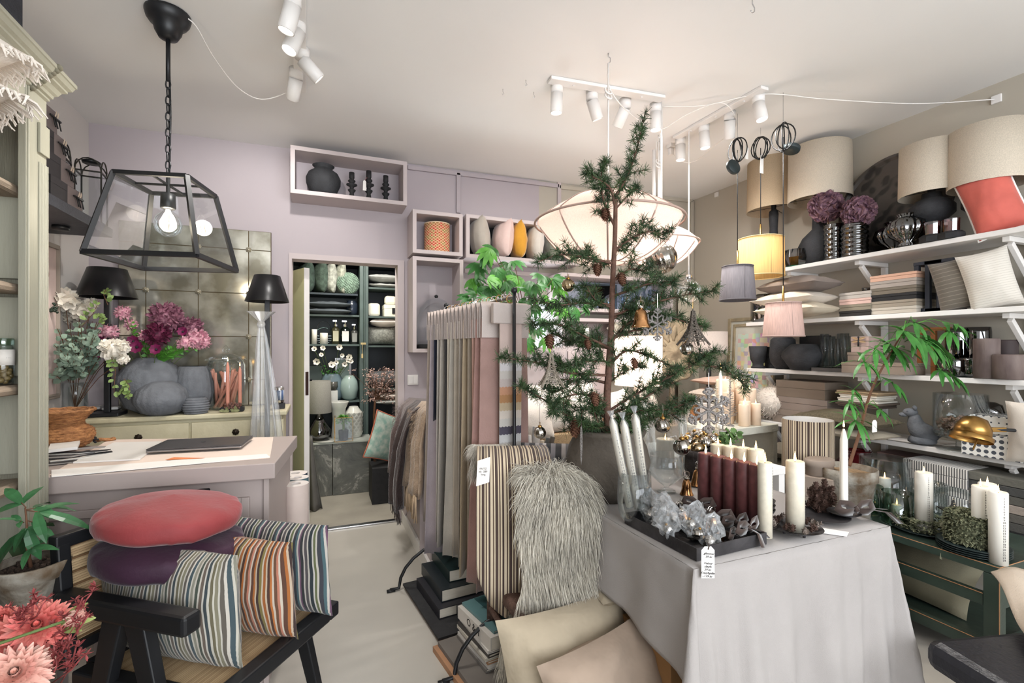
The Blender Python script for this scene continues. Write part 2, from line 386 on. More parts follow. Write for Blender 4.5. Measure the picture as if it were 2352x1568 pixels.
# mouldings on the upper back wall
def at(px,py,Y=YB): return P(px,py,Y=Y)
def strip(a,b,wd,Y=YB,th=.02):                  # vertical-plane strip between two pixels
    pa,pb = at(*a,Y),at(*b,Y); return M().bar((pa.x,Y-th/2,pa.z),(pb.x,Y-th/2,pb.z),th,wd)
TRIMS = [((936,385),(1283,428),LILAC),((1052,398),(1052,490),LILAC),((1283,420),(1283,560),PINKW),((1283,430),(1588,462),GREIGE),
         ((1588,462),(1588,850),GREIGE),((1300,545),(1588,560),GREIGE),((1300,637),(1588,640),GREIGE),((1066,622),(1300,634),PINKW),((1500,470),(1500,640),GREIGE)]
for i,(a,b,mt) in enumerate(TRIMS): struct(strip(a,b,.035).obj('trim_%d' % (i+2),mt,bev=.004))
# cover plate high in the right corner, small vent at the left
for i,(px,py,X) in enumerate(((1647,447,XR),(2290,228,XR))):
    v = P(px,py,X=X); struct(M().cb((X-.006,v.y,v.z),(.012,.045,.045)).obj('trim_%d' % (20+i),WHT,bev=.003))
# door frame and the back room
m = M(); m.box(DX0,YB-.012,0,DX0+.02,YB+.13,DZ); m.box(DX1-.05,YB-.012,0,DX1,YB+.13,DZ); m.box(DX0+.02,YB-.011,DZ-.04,DX1-.05,YB+.129,DZ)
struct(m.obj('trim_30',PINKW))
DARKW = mat('dark_wall_paint',(34,38,46),.8)
struct(M().box(-1.3,5.55,0,1.1,5.65,2.6).obj('wall_back_room',DARKW))
struct(M().box(1.0,YB+.12,0,1.1,5.55,2.6).obj('wall_back_room_right',PINKW)); struct(M().box(-1.3,YB+.12,0,-1.2,5.55,2.6).obj('wall_back_room_left',PINKW))
struct(M().box(-1.3,YB+.1,2.5,1.1,5.65,2.6).obj('ceiling_back_room',WHT))
lamp('AREA','back_room_fill',(.25,4.35,2.45),20,(1,.96,.9),.5,(.25,4.6,0))  # fill light added inside the closed back room, no fixture behind it
# the door leaf standing ajar in the back room
a = Vector((-.105,3.97)); b = Vector((-.45,4.70)); d = (b-a).normalized()
DOORY = mat('yellow_green_door_paint',(212,212,158),.5,0,.03)
dr = M().box(0,-.02,0,.80,.02,1.955).obj('door_1',DOORY); dr.location = (a.x,a.y,.015); dr.rotation_euler = (0,0,math.atan2(d.y,d.x)); struct(dr)
M().box(-.006,-.02,0,0,.02,1.955).obj('edge',WHT,dr)
q = M().box(-.010,-.012,.98,-.006,.012,1.16).obj('lock_plate',mat('brown_plate',(62,44,40),.4,.5),dr,bev=.003)
hd = M(); hd.lathe([(.026,0),(.026,.008),(.012,.012)],16); hd.t = Matrix()
hm = M(); hm.t = Matrix.Translation((.07,-.02,1.09)) @ Matrix.Rotation(PI/2,4,'X'); hm.lathe([(.026,0),(.026,.008),(.009,.012),(.009,.05)],14); hm.t = Matrix()
hm.tube([(.07,-.068,1.09),(.19,-.07,1.088)],.009,8); hm.obj('door_handle',BLK,dr,True)
hm = M(); hm.t = Matrix.Translation((.07,-.02,.94)) @ Matrix.Rotation(PI/2,4,'X'); hm.lathe([(.02,0),(.02,.012)],14,sy=1.4); hm.obj('key_plate',BLK,dr,True)
hm = M().tube([(.05,-.03,.955),(.09,-.04,.955)],.006,6).box(.085,-.045,.94,.125,-.035,.97).obj('key',CHROME,dr)
# half wall at the right of the doorway
m = M().box(.60,2.8,0,.98,YB,.93); struct(m.obj('wall_half',PINKW,bev=.006))
struct(M().box(.595-.012,2.788,0,.60,YB,.09).obj('baseboard_half',WHT)); struct(M().box(.598,2.786,0,.98,2.80,.09).obj('baseboard_half_end',WHT))
m = M(); m.bar((.592,3.70,.08),(.592,3.05,.62),.012,.05); m.bar((.592,2.95,.08),(.592,2.95,.9),.012,.05); struct(m.obj('trim_31',PINKW))
# ---------------------------------------------------------------- display boxes on the back wall
def wall_box(label,x0,x1,yt,yb,Yf,name='wall_box',th=.028,Yb=None,mt=PINKW,back=LILAC,parts=True):
    # x0,x1 pixel columns; yt,yb (left,right) pixel rows of the front edges; real box from Yf to the wall
    Yb = Yb or YB; A = P(x0,yt[0],Y=Yf); B = P(x1,yb[1],Y=Yf); zt = (A.z+P(x1,yt[1],Y=Yf).z)/2; zb = (B.z+P(x0,yb[0],Y=Yf).z)/2
    X0,X1 = A.x,B.x; o = thing(name,label,'wall box',(X0,Yf,zb)); W,Hh,Dp = X1-X0,zt-zb,Yb-Yf
    m = M(); m.box(0,0,Hh-th,W,Dp,Hh); m.box(0,0,0,W,Dp,th); m.box(0,0,th,th,Dp,Hh-th); m.box(W-th,0,th,W,Dp,Hh-th)
    m.obj('frame',mt,o); M().box(th,Dp-.012,th,W-th,Dp,Hh-th).obj('back_panel',back,o)
    return X0,X1,zb+th,zt-th
nb = wall_box('long pink open wall box above the doorway holding black vase and candlesticks',667,935,(336,368),(441,473),3.56)
c1 = wall_box('square pink open wall box holding the red patterned lampshade',948,1063,(480,492),(578,590),3.56)
c2 = wall_box('wide pink open wall box with a row of upright cushions',1071,1330,(490,520),(588,612),3.56,back=BLKM)
c3 = wall_box('tall pink open wall box holding the glass dome lamp',948,1064,(590,594),(812,806),3.56)
LV = on(743,nb[2],Y=3.68); wd = s(75,LV)
lathe_thing('round_vase','round black clay vase with a rolled rim in the box above the doorway','vase',LV,
  scale_prof([(.45,0),(.75,.12),(.98,.4),(1,.58),(.85,.75),(.55,.86),(.5,.93),(.64,.99),(.6,1)],wd,s(72,LV)),BLKC)
for px,hh,lb in ((808,62,'left black ribbed candlestick beside the round vase in the box above the doorway'),(847,70,'middle and tallest black ribbed candlestick with a white price tag'),(886,63,'right black ribbed candlestick in the box above the doorway')):
    v = on(px,nb[2],Y=3.66); h = s(hh,v); o = thing('candlestick',lb,'candlestick',v,group='black candlesticks above the doorway')
    M().lathe([(.055,0),(.055,.008),(.02,.02),(.014,h*.25),(.026,h*.32),(.028,h*.36),(.013,h*.4),(.016,h*.47),(.038,h*.53),(.038,h*.56),(.014,h*.61),(.026,h*.67),(.026,h*.7),(.015,h*.75),(.019,h*.8),(.019,h)],24).obj('stem',BLKM,o,True)
    if px == 847:
        M().tube([(0,0,h*.78),(-.02,-.02,h*.74),(-.03,-.03,h*.6)],.001,5).obj('string',mat('red_string',(170,90,90),.8),o)
        M().prism([(-.045,h*.3),(-.02,h*.3),(-.022,h*.6),(-.032,h*.64),(-.042,h*.6)],-.033,-.032).obj('tag',PAPER,o)
# red patterned lampshade
v = on(1004,c1[2],Y=3.69); r = s(29,v); h = s(68,v)
m_,nt,b,N,L = nodes('red_patterned_fabric'); b.inputs['Roughness'].default_value = .85
tc = N('ShaderNodeTexCoord'); sp = N('ShaderNodeSeparateXYZ'); L(tc.outputs['Object'],sp.inputs[0]); an = N('ShaderNodeMath'); an.operation = 'ARCTAN2'; L(sp.outputs[1],an.inputs[0]); L(sp.outputs[0],an.inputs[1])
cb_ = N('ShaderNodeCombineXYZ'); L(an.outputs[0],cb_.inputs[0]); sz = N('ShaderNodeMath'); sz.operation = 'MULTIPLY'; sz.inputs[1].default_value = 14; L(sp.outputs[2],sz.inputs[0]); L(sz.outputs[0],cb_.inputs[1])
mp = N('ShaderNodeMapping'); mp.inputs['Rotation'].default_value = (0,0,PI/4); mp.inputs['Scale'].default_value = (1.5,1.5,1); L(cb_.outputs[0],mp.inputs[0])
br = N('ShaderNodeTexBrick'); br.offset = 0; br.inputs['Scale'].default_value = 1.6; br.inputs['Brick Width'].default_value = .5; br.inputs['Row Height'].default_value = .5; br.inputs['Mortar Size'].default_value = .05
br.inputs['Color1'].default_value = (*lin((190,58,52)),1); br.inputs['Color2'].default_value = (*lin((140,124,72)),1); br.inputs['Mortar'].default_value = (*lin((226,190,150)),1)
L(mp.outputs[0],br.inputs[0]); L(br.outputs[0],b.inputs['Base Color']); REDP = m_
o = thing('lampshade','red patterned drum lampshade with pale trim in the square wall box','lampshade',v)
M().lathe([(r,0),(r,h),(r-.003,h),(r-.003,0),(r,0)],36).obj('shade',REDP,o,True)
for z in (0.004,h-.004): M().lathe([(r+.002,z-.004),(r+.002,z+.004),(r-.004,z+.004),(r-.004,z-.004)],36).obj('trim',mat('pale_trim',(215,190,160),.8),o,True)
# cushions in the wide box
VEL = [('stone grey velvet cushion, leftmost upright in the wide wall box',(168,160,150),1107,46),('pale pink velvet cushion upright in the wide wall box',(206,180,174),1150,45),
       ('mustard yellow velvet cushion upright in the wide wall box',(198,142,40),1190,40),('off-white velvet cushion right of the mustard one in the wall box',(196,190,182),1226,38),('sage grey cushion beside the off-white one in the wall box',(130,132,120),1268,40)]
for i,(lb,c,px,wp) in enumerate(VEL):
    v = on(px,c2[2]+.004,Y=3.66)
    cushion(lb,v,.26,s(88-2*i,v),s(wp,v),mat('velvet_%d' % i,c,.75,0,.06,12,.1,60,sheen=.6),rz=PI/2+.15*math.sin(i*2),ry=0,rx=(-.12,.1,-.02,.05,.1)[i],group='upright cushions in the wide wall box',seed=i*3,pinch=.04)
# glass dome lamp
v = on(1002,c3[2],Y=3.68); o = thing('dome_lamp','glass dome table lamp with brass bulb holder on a black base','lamp',v)
r = s(48,v); h = s(118,v)
M().lathe([(r*1.02,0),(r*1.05,.012),(r*.98,.03),(r*.9,.034)],32).obj('base',BLKM,o,True)
M().lathe([(r*.9,.034),(r*.95,h*.45),(r*.93,h*.6),(r*.75,h*.8),(r*.45,h*.93),(r*.12,h*.985),(1e-4,h)],32).obj('glass_dome',GLASS,o,True)
M().lathe([(.02,.034),(.008,.04),(.007,.09),(.018,.1),(.022,.13),(.02,.17),(1e-4,.172)],16).obj('bulb_holder',BRASS,o,True)
M().lathe([(.012,h),(.016,h+.015),(1e-4,h+.025)],10,(0,0,-.004)).obj('knob',BLK,o,True)
# light switch beside the half wall
v = P(948,872,Y=YB); o = thing('light_switch','white double light switch on the wall above the half wall','light switch',(v.x,YB-.005,v.z))
M().cb((0,0,0),(.085,.01,.08)).obj('plate',WHT,o,bev=.003); [M().cb((x,-.007,0),(.035,.006,.06)).obj('rocker',WHT,o,bev=.002) for x in (-.019,.019)]
# ================================================================ left side
def slab(pxs,Z,th):                                # flat sheet or block lying at height Z, outlined by its pixel corners
    q = [P(x,y,Z=Z) for x,y in pxs]; n = len(q)
    c = sum(q,Vector())/n; m = M()
    vs = [(p.x-c.x,p.y-c.y,0) for p in q]+[(p.x-c.x,p.y-c.y,th) for p in q]
    m.add(vs,[tuple(range(n)),tuple(reversed(range(n,2*n)))]+[(i,i+n,(i+1) % n+n,(i+1) % n) for i in range(n)]); return m,Vector((c.x,c.y,Z))
SAGE = mat('sage_cabinet_paint',(152,150,134),.6,0,.08,6,.15,80,stretch=(1,1,.15))
SAGED = mat('sage_panel_wood',(128,124,108),.7,0,.12,8,.3,60,stretch=(4,4,.3))
OAK = mat('grey_oak',(150,134,116),.7,0,.15,10,.3,60,stretch=(6,.6,6))
loc = Vector((-.87,2.10,0)); o = thing('display_cabinet','tall sage green cabinet with fluted column, heavy cornice and open shelves','cabinet',loc)
def WM(l): m = M(); m.t = Matrix.Translation(-Vector(l)); return m
m = WM(loc); m.box(-1.36,.3,0,-.87,.34,2.22); m.box(-1.36,2.07,0,-.89,2.10,2.22); m.box(-1.36,.34,0,-1.33,2.07,2.22); m.box(-1.33,.34,2.19,-.9,2.07,2.22); m.box(-1.33,.34,0,-.89,2.07,.08)
m.obj('carcass',SAGED,o)
m = WM(loc); m.box(-.89,1.975,0,-.87,2.098,2.2); m.box(-.89,.3,2.1,-.872,1.975,2.2); m.box(-.885,.3,0,-.872,1.975,.1)
m.box(-.87,2.04,2.0,-.862,2.1,2.1); m.obj('front_frame',SAGE,o,bev=.002)
m = WM(loc)
for k in range(6): m.tube([(-.869,2.05+k*.0095,.1),(-.869,2.05+k*.0095,1.97)],.0042,6)
m.tube([(-.869,1.985,0),(-.869,1.985,2.19)],.004,6); m.obj('fluting',SAGE,o,True)
# cornice: stepped profile running along the front and returning at the far end
pr = [(-.87,2.19),(-.862,2.195),(-.862,2.203),(-.855,2.206),(-.853,2.216),(-.845,2.222),(-.838,2.236),(-.826,2.243),(-.826,2.25),(-.816,2.256),(-.810,2.27),(-.806,2.272),(-.806,2.284),(-.9,2.284)]
m = WM(loc); vs = []; n = len(pr)
for x,z in pr: vs += [(x,.2,z),(x,2.09+(x+.87)*.9,z),(-1.36,2.09+(x+.87)*.9+.02,z)]
m.add(vs,[q for i in range(n-1) for q in ((3*i,3*i+3,3*i+4,3*i+1),(3*i+1,3*i+4,3*i+5,3*i+2))]); m.box(-1.36,.2,2.27,-.88,2.09,2.283)
m.obj('cornice',SAGE,o)
m = WM(loc)
for i in range(9): t = i/8; m.sph((-.866+.06*t,2.0+.02*t,2.193+.088*t),.0105,8,1,1,1.3)
m.obj('carved_leaf',mat('aged_sage',(112,108,92),.8),o,True)
SH = [1.876,1.56,1.234,.923]
for z in SH:
    m = WM(loc); m.box(-1.32,.35,z-.03,-.915,2.065,z); m.tube([(-.915,.35,z-.016),(-.915,2.04,z-.016)],.016,8); m.obj('shelf',OAK,o)
for i,(a,b) in enumerate(((1.60,1.83),(1.28,1.5),(.96,1.18),(.5,.86))):    # framed inner end panels
    m = WM(loc); m.box(-.99,2.055,a-.02,-.91,2.069,b+.02); m.box(-1.3,2.055,b,-.99,2.069,b+.03); m.box(-1.3,2.055,a-.03,-.99,2.069,a)
    m.obj('end_panel',SAGE,o,bev=.003)
# fringed cushions on the top shelf
FRW = mat('white_cotton',(226,217,207),.95,0,.03,10,.3,200)
for k,(cx,cy,z,a,lb) in enumerate(((-1.035,1.50,1.880,.78,'white fringed cotton cushion lying on the top shelf, lower of the two'),(-1.045,1.53,2.0,.86,'white fringed cotton cushion on top of the other fringed one'))):
    o = thing('fringed_cushion',lb,'cushion',(cx,cy,z),a,'fringed cushions in the sage cabinet')
    m = cushion_m(.53,.53,.16,.05,seed=k*9); m.t = Matrix(); 
    m.v = [Vector((p.x,p.z-.265,p.y+.08)) for p in m.v]; m.obj('cover',FRW,o,True)
    m = M()
    for e in range(4):
        for i in range(120):
            q = 2*(i+R.random())/120-1; a_,b_ = ((q,-1),(1,q),(-q,1),(-1,-q))[e]
            p = Vector((a_*.262,b_*.262,.08)); dn = Vector((a_ if abs(a_) == 1 else 0,b_ if abs(b_) == 1 else 0,0))
            L_ = .03+.025*R.random(); m.tube([p-dn*.006,p+dn*L_*.5+Vector((R.uniform(-.006,.006),R.uniform(-.006,.006),-.01)),p+dn*L_*.7+Vector((R.uniform(-.015,.015),R.uniform(-.015,.015),-L_*.7))],[.004,.0032,.0015],4)
    m.obj('fringe',FRW,o)
# sweet jars
for k,(px,lb,c,lc) in enumerate(((8,'glass jar of olive sweets with white label, left on the cabinet shelf',(120,100,62),(222,216,208)),(40,'glass jar of red sweets with pale pink label beside the column',(176,84,62),(222,184,184)))):
    v = on(px,SH[2],X=-.945); v.z += .002; o = thing('sweet_jar',lb,'jar',v,group='sweet jars in the sage cabinet'); r = .026
    M().shell([(r*.9,0),(r,.004),(r,.12),(r*.85,.126)],.0015,20).obj('glass',GLASS,o,True)
    M().lathe([(r*.92,.125),(r*.95,.127),(r*.95,.146),(r*.9,.148)],20).obj('lid',GLASSG,o,True)
    M().lathe([(r+.0008,.062),(r+.0008,.112)],24).obj('label',mat('jar_label_%d' % k,lc,.7),o,True)
    text_obj('• • •\nSTRAWBERRY' if k else '• • •',.006,'label_text',INKL,o,(r*.77,-r*.72,.085),(PI/2,0,PI/4-.1))
    m = M()
    for j in range(26): a_ = j*2.4; rr = (.004,.014,.016)[j % 3]; m.sph((rr*math.cos(a_),rr*math.sin(a_),.010+.0021*j),.0088,10)
    m.obj('sweets',mat('sweets_%d' % k,c,.4,0,.15),o,True)
# packed white cushions
for k in range(4):
    lb = ['white cushion packed in plastic, bottom of the pile on the cabinet shelf','white packed cushion, second from the bottom of the cabinet pile','white packed cushion, third in the cabinet pile','white packed cushion on top of the cabinet pile'][k]
    cushion(lb,(-1.10,1.68-.02*k,.948+k*.058+(.0)),.40,.40,.072,FRW,rz=.1*k+PI/2,rx=PI/2,group='packed white cushions in the cabinet')
    o = C.objects[-1]
    o.location.x = -1.315; o.rotation_euler[0] = PI/2
# wicker basket and black fluted crates
WICK_ = mat('wicker',(196,140,90),.6,0,.3,40,.9,90,stretch=(1,1,3),c2=(140,92,56))
v = Vector((-1.02,1.80,.085)); lathe_thing('wicker_basket','round wicker basket at the bottom of the sage cabinet','basket',v,[(.12,0),(.16,.1),(.15,.26),(.125,.3)],WICK_,shell=.01)
BLKW = mat('black_wood',(40,42,50),.7,0,.2,10,.4,60,stretch=(1,1,4))
for k,(x,y,z,dx,dy,dz,lb) in enumerate(((-1.04,1.88,2.288,.36,.12,.16,'dark fluted wooden crate at the far end of the cabinet top'),(-1.05,1.62,2.288,.36,.3,.25,'larger dark fluted crate on the cabinet top nearer the viewer'),(-1.05,1.86,2.47,.3,.14,.13,'small dark crate stacked on the far one on top of the cabinet'))):
    o = thing('wooden_crate',lb,'crate',(x,y,z),group='dark crates on top of the cabinet')
    m = M(); m.box(-dx/2,-dy/2,dz*.3,dx/2,dy/2,dz); m.box(-dx/2+.01,-dy/2+.01,0,dx/2-.01,dy/2-.01,dz*.3); m.obj('crate',BLKW,o,bev=.006)
    m = M(); n = int(dy/.018); [m.tube([(dx/2-.008,-dy/2+.014+i*.018,0),(dx/2-.008,-dy/2+.014+i*.018,dz*.3)],.006,6) for i in range(n)]; m.obj('fluting',BLKW,o,True)
# ---------------------------------------------------------------- dark wall shelf
DSH = mat('black_stained_shelf',(52,54,62),.5,0,.15,8,.25,40,stretch=(.6,6,6))
o = thing('floating_shelf','dark stained floating shelf on the left wall','shelf',(XL+.14,2.75,1.975))
M().box(-.14,-.55,0,.14,.575,.05).obj('board',DSH,o,bev=.003); M().lathe([(.035,-.02),(.035,0)],16,(0,.35,0)).obj('downlight',BLK,o,True)
lamp('SPOT','shelf_downlight_lamp',(XL+.16,3.1,1.93),9,(1,.95,.88),.02,(XL+.02,3.1,1.2),1.5,.8)
GBX = mat('black_gift_card',(44,42,44),.5,0,.1); GBF = mat('grey_gift_card',(122,112,112),.7,0,.05)
z = 2.027
for k in range(4):
    dy,dz = (.30,.26,.22,.19)[k],.113
    lb = ['dark gift box with dragonfly clasp, bottom of the stack on the wall shelf','dark gift box with dragonfly clasp, second from the bottom of the stack','dark gift box with dragonfly clasp, third up in the stack','smallest dark dragonfly gift box on top of the stack'][k]
    dx = .22-.015*k; y1 = 3.06-.045*k; o = thing('gift_box',lb,'box',(XL+.02+dx/2,y1-dy/2,z),group='dragonfly gift boxes on the wall shelf')
    M().box(-dx/2,-dy/2,0,dx/2,dy/2,dz*.68).obj('base',GBX,o,bev=.001); M().box(-dx/2,-dy/2,dz*.69,dx/2,dy/2,dz-.001).obj('lid',GBX,o,bev=.001)
    M().box(dx/2,0,.003,dx/2+.0015,dy/2-.002,dz-.004).obj('front_panel',GBF,o)
    m = M(); c = (dx/2+.012,dy*.27,dz*.62)
    m.tube([(c[0],c[1]-.045,c[2]),(c[0],c[1]+.045,c[2])],[.004,.006],8); [m.tube([(c[0],c[1]+q,c[2]),(c[0]+.006,c[1]+q+.008,c[2]-.045)],.003,5) for q in (-.02,.0,.03)]
    m.obj('clasp',BLK,o,True); m = M()
    [m.leaf((c[0],c[1]+.01*sg,c[2]),(.3,.1*sg,.9+.2*sg),(1,0,0),.035,.014,.1) for sg in (-1,1)]; m.obj('wing',mat('pale_wing',(190,176,160),.5),o)
    z += dz
IRON = mat('dark_iron',(70,68,64),.4,.8,.2)
for k,(px,h,w_,lb) in enumerate(((182,.40,.12,'arched glass lantern with black top beside the gift boxes'),(222,.35,.11,'narrower arched glass lantern at the far end of the wall shelf'))):
    v = Vector((XL+.075,3.17,2.027)) if px < 200 else Vector((XL+.21,3.25,2.027)); o = thing('lantern',lb,'lantern',v,.1,'arched lanterns on the wall shelf'); a = w_/2
    fr = M(); pn = M()
    for sx_,sy_ in ((-1,-1),(1,-1),(1,1),(-1,1)): fr.bar((sx_*a,sy_*a,0),(sx_*a,sy_*a,h*.78),.007)
    for zz in (.004,h*.78): [fr.bar(p,q,.007) for p,q in (((-a,-a,zz),(a,-a,zz)),((a,-a,zz),(a,a,zz)),((a,a,zz),(-a,a,zz)),((-a,a,zz),(-a,-a,zz)))]
    for yy in (-a,a):
        pts = [(-a*math.cos(t*PI/8),yy,h*.78+h*.2*math.sin(t*PI/8)) for t in range(9)]; fr.tube(pts,.0035,6)
    for xx in (-a,a): fr.tube([(xx,-a*math.cos(t*PI/8),h*.78+h*.2*math.sin(t*PI/8)) for t in range(9)],.0035,6)
    fr.box(-a,-a,0,a,a,.006); fr.obj('frame',IRON,o)
    [pn.box(*q) for q in ((-a,-a,.01,a,-a+.001,h*.78),(-a,a-.001,.01,a,a,h*.78),(-a,-a,.01,-a+.001,a,h*.78),(a-.001,-a,.01,a,a,h*.78))]; pn.obj('glass_panes',GLASS,o)
    M().lathe([(a*.7,h*.94),(a*.75,h*.97),(a*.4,h),(1e-4,h*1.01)],20).obj('top_cap',BLK,o,True)
# framed picture on the left wall
o = thing('picture_frame','grey moulded picture frame hanging on the left wall behind the bouquet','picture',(XL+.012,3.16,1.5))
m = M(); W2,H2 = .22,.41
for a_,b_,t in (((-W2,-H2),(-W2,H2),.03),((W2,-H2),(W2,H2),.03),((-W2,H2),(W2,H2),.03),((-W2,-H2),(W2,-H2),.03)):
    m.bar((0,a_[0],a_[1]),(0,b_[0],b_[1]),t,.022); m.bar((.012,a_[0]*.96,a_[1]*.98),(.012,b_[0]*.96,b_[1]*.98),t*.4,.012)
m.obj('frame',mat('grey_frame_wood',(150,140,130),.5,0,.1),o,bev=.002)
M().box(-.004,-W2,-H2,.002,W2,H2).obj('mount',mat('pink_mount',(206,186,180),.8),o)
m = M(); m.lathe([(.03,0),(.03,.001),(.027,.001)],20); m.t = Matrix(); m.v = [Vector((.003+p.z,p.y+.1,p.x+.25)) for p in m.v]; m.obj('print',mat('brown_print',(130,100,92),.8),o)
# ---------------------------------------------------------------- pendant lantern
PL = Vector((-.616,2.467,1.725)); o = thing('pendant_lantern','black steel and glass pendant lantern with a globe bulb on a chain','pendant lamp',PL,math.radians(-12))
a,b_,h = .20,.134,.335; fr = M(); pn = M(); cs = ((-1,-1),(1,-1),(1,1),(-1,1))
for i in range(4):
    p,q = cs[i],cs[(i+1) % 4]
    fr.bar((p[0]*a,p[1]*a,0),(q[0]*a,q[1]*a,0),.019); fr.bar((p[0]*b_,p[1]*b_,h),(q[0]*b_,q[1]*b_,h),.016); fr.bar((p[0]*a,p[1]*a,0),(p[0]*b_,p[1]*b_,h),.017)
    pn.add([(p[0]*a,p[1]*a,.005),(q[0]*a,q[1]*a,.005),(q[0]*b_,q[1]*b_,h),(p[0]*b_,p[1]*b_,h)],[(0,1,2,3)])
fr.bar((-b_,0,h),(b_,0,h),.008); fr.bar((0,-b_,h),(0,b_,h),.008); fr.obj('frame',BLK,o); pn.obj('glass_panes',GLASS,o)
M().lathe([(.008,h+.03),(.008,h-.035),(.027,h-.04),(.029,h-.10),(.024,h-.105),(1e-4,h-.1)][::-1],20).obj('bulb_holder',BLK,o,True)
zb = h-.17
bl = M().lathe([(.014,zb+.068),(.02,zb+.055),(.045,zb+.03),(.055,zb),(.045,zb-.032),(.02,zb-.051),(1e-4,zb-.055)][::-1],24).obj('bulb',GLASS,o,True)
fm = M(); [fm.tube([(.009*math.cos(t*2.1),.009*math.sin(t*2.1),zb+.03),(.009*math.cos(t*2.1+.3),.009*math.sin(t*2.1+.3),zb-.03)],.0018,5) for t in range(3)]
f_ = fm.obj('filament',emit('filament',(255,225,190),14),bl)
zc = ceilz(PL.x,PL.y)-PL.z
ch = M(); z = h+.03; k = 0
while z < zc-.30:
    ax = (1,0) if k % 2 else (0,1); pts = []
    for t in range(11):
        q = 2*PI*t/10; pts.append((ax[0]*.0095*math.cos(q),ax[1]*.0095*math.cos(q),z+.021+.021*math.sin(q)))
    ch.tube(pts,.0032,5,False); z += .035; k += 1
ch.obj('chain',BLK,o,True); M().tube([(.004,0,h),(.008,.004,h+.3),(0,.004,zc-.1)],.004,6).obj('cable',BLK,o,True)
M().tube([(0,0,z),(0,0,zc-.1)],.009,8).obj('stem',BLK,o,True)
M().lathe([(.012,zc-.115),(.035,zc-.108),(.05,zc-.08),(.055,zc-.055),(.07,zc-.045),(.08,zc-.03),(.085,zc-.012),(.085,zc-.002)],28).obj('canopy',BLK,o,True)
lamp('POINT','pendant_lantern_bulb',(PL.x,PL.y,PL.z+zb),6,(1,.85,.66),.04)
# ---------------------------------------------------------------- console, mirror
CRM = mat('cream_distressed_paint',(186,178,148),.6,0,.12,5,.2,30,c2=(204,197,170))
CY_ = 3.36; cl = Vector((-.74,(CY_+3.79)/2,0)); o = thing('console_chest','cream distressed console chest with two drawers and dark rosette knobs','console',cl)
X0,X1 = -1.28-cl.x,-.205-cl.x; y0,y1 = CY_-cl.y,3.785-cl.y
M().box(X0,y0,.925,X1,y1,.955).obj('top',CRM,o,bev=.008); M().box(X0+.03,y0+.03,.08,X1-.03,y1,.925).obj('body',CRM,o,bev=.003)
m = M(); [m.box(x-.03,y0+.015,0,x+.03,y0+.075,.9) for x in (X0+.05,X1-.05)]; m.obj('corner_post',CRM,o,bev=.006)
def rosette(m,c,r):
    m.t = Matrix.Translation(c) @ Matrix.Rotation(PI/2,4,'X'); m.lathe([(r,0),(r*.95,r*.25),(r*.5,r*.35),(r*.45,r*.6),(1e-4,r*.75)],32,rib=(8,.09)); m.t = Matrix()
for x0,x1,px in ((on(250,0,Y=3.38).x-.17,on(436,0,Y=3.38).x,317),(on(440,0,Y=3.38).x,on(440,0,Y=3.38).x+.36,541)):
    d_ = M().box(x0-cl.x,y0+.014,.76,x1-cl.x-.004,y0+.032,.905).obj('drawer',CRM,o,bev=.003)
    kx = on(px,0,Y=3.37).x-cl.x; m = M(); rosette(m,(kx,y0+.016,.835),.02); m.obj('knob',mat('dark_bronze',(52,44,38),.4,.7),d_,True)
MIR,nt,b,N,L = nodes('antique_mirror'); b.inputs['Metallic'].default_value = .68
nz = N('ShaderNodeTexNoise'); nz.inputs['Scale'].default_value = 5; nz.inputs['Detail'].default_value = 8; L(_tc(N,L),nz.inputs[0])
cr = N('ShaderNodeValToRGB'); cr.color_ramp.elements[0].position = .42; cr.color_ramp.elements[0].color = (*lin((158,154,138)),1); cr.color_ramp.elements[1].position = .6; cr.color_ramp.elements[1].color = (*lin((214,212,200)),1)
L(nz.outputs[0],cr.inputs[0]); L(cr.outputs[0],b.inputs['Base Color']); rr = N('ShaderNodeMapRange'); rr.inputs[3].default_value = .16; rr.inputs[4].default_value = .03; L(nz.outputs[0],rr.inputs[0]); L(rr.outputs[0],b.inputs['Roughness'])
mx0,mx1,mz0,mz1 = -1.205,-.33,.958,2.175; MY = 3.765
o = thing('mirror','large antique panelled mirror with glass rosettes leaning on the wall','mirror',((mx0+mx1)/2,MY,mz0)); mc = Vector(((mx0+mx1)/2,MY,mz0))
cols = [mx0,-1.06,-.769,-.47,mx1]; rows = [mz0,1.135,1.435,1.735,2.04,mz1]
m = WM(mc); m.box(mx0,MY,mz0,mx1,MY+.025,mz1); m.obj('backboard',mat('aged_board',(96,84,64),.9),o)
for i in range(4):
    for j in range(5): m = WM(mc); m.box(cols[i]+.003,MY-.005,rows[j]+.003,cols[i+1]-.003,MY-.0005,rows[j+1]-.003); m.obj('mirror_tile',MIR,o)
for x in cols[1:4]:
    for z in rows[1:5]: m = M(); m.t = Matrix.Translation((x-mc.x,-.006,z-mz0)) @ Matrix.Rotation(PI/2,4,'X'); m.lathe([(.019,0),(.017,.006),(.009,.007),(.007,.012),(1e-4,.013)],32,rib=(8,.12)); m.obj('rosette',bpy.data.materials.get('glass_rosette') or mat('glass_rosette',(176,170,150),.15,.6),o,True)
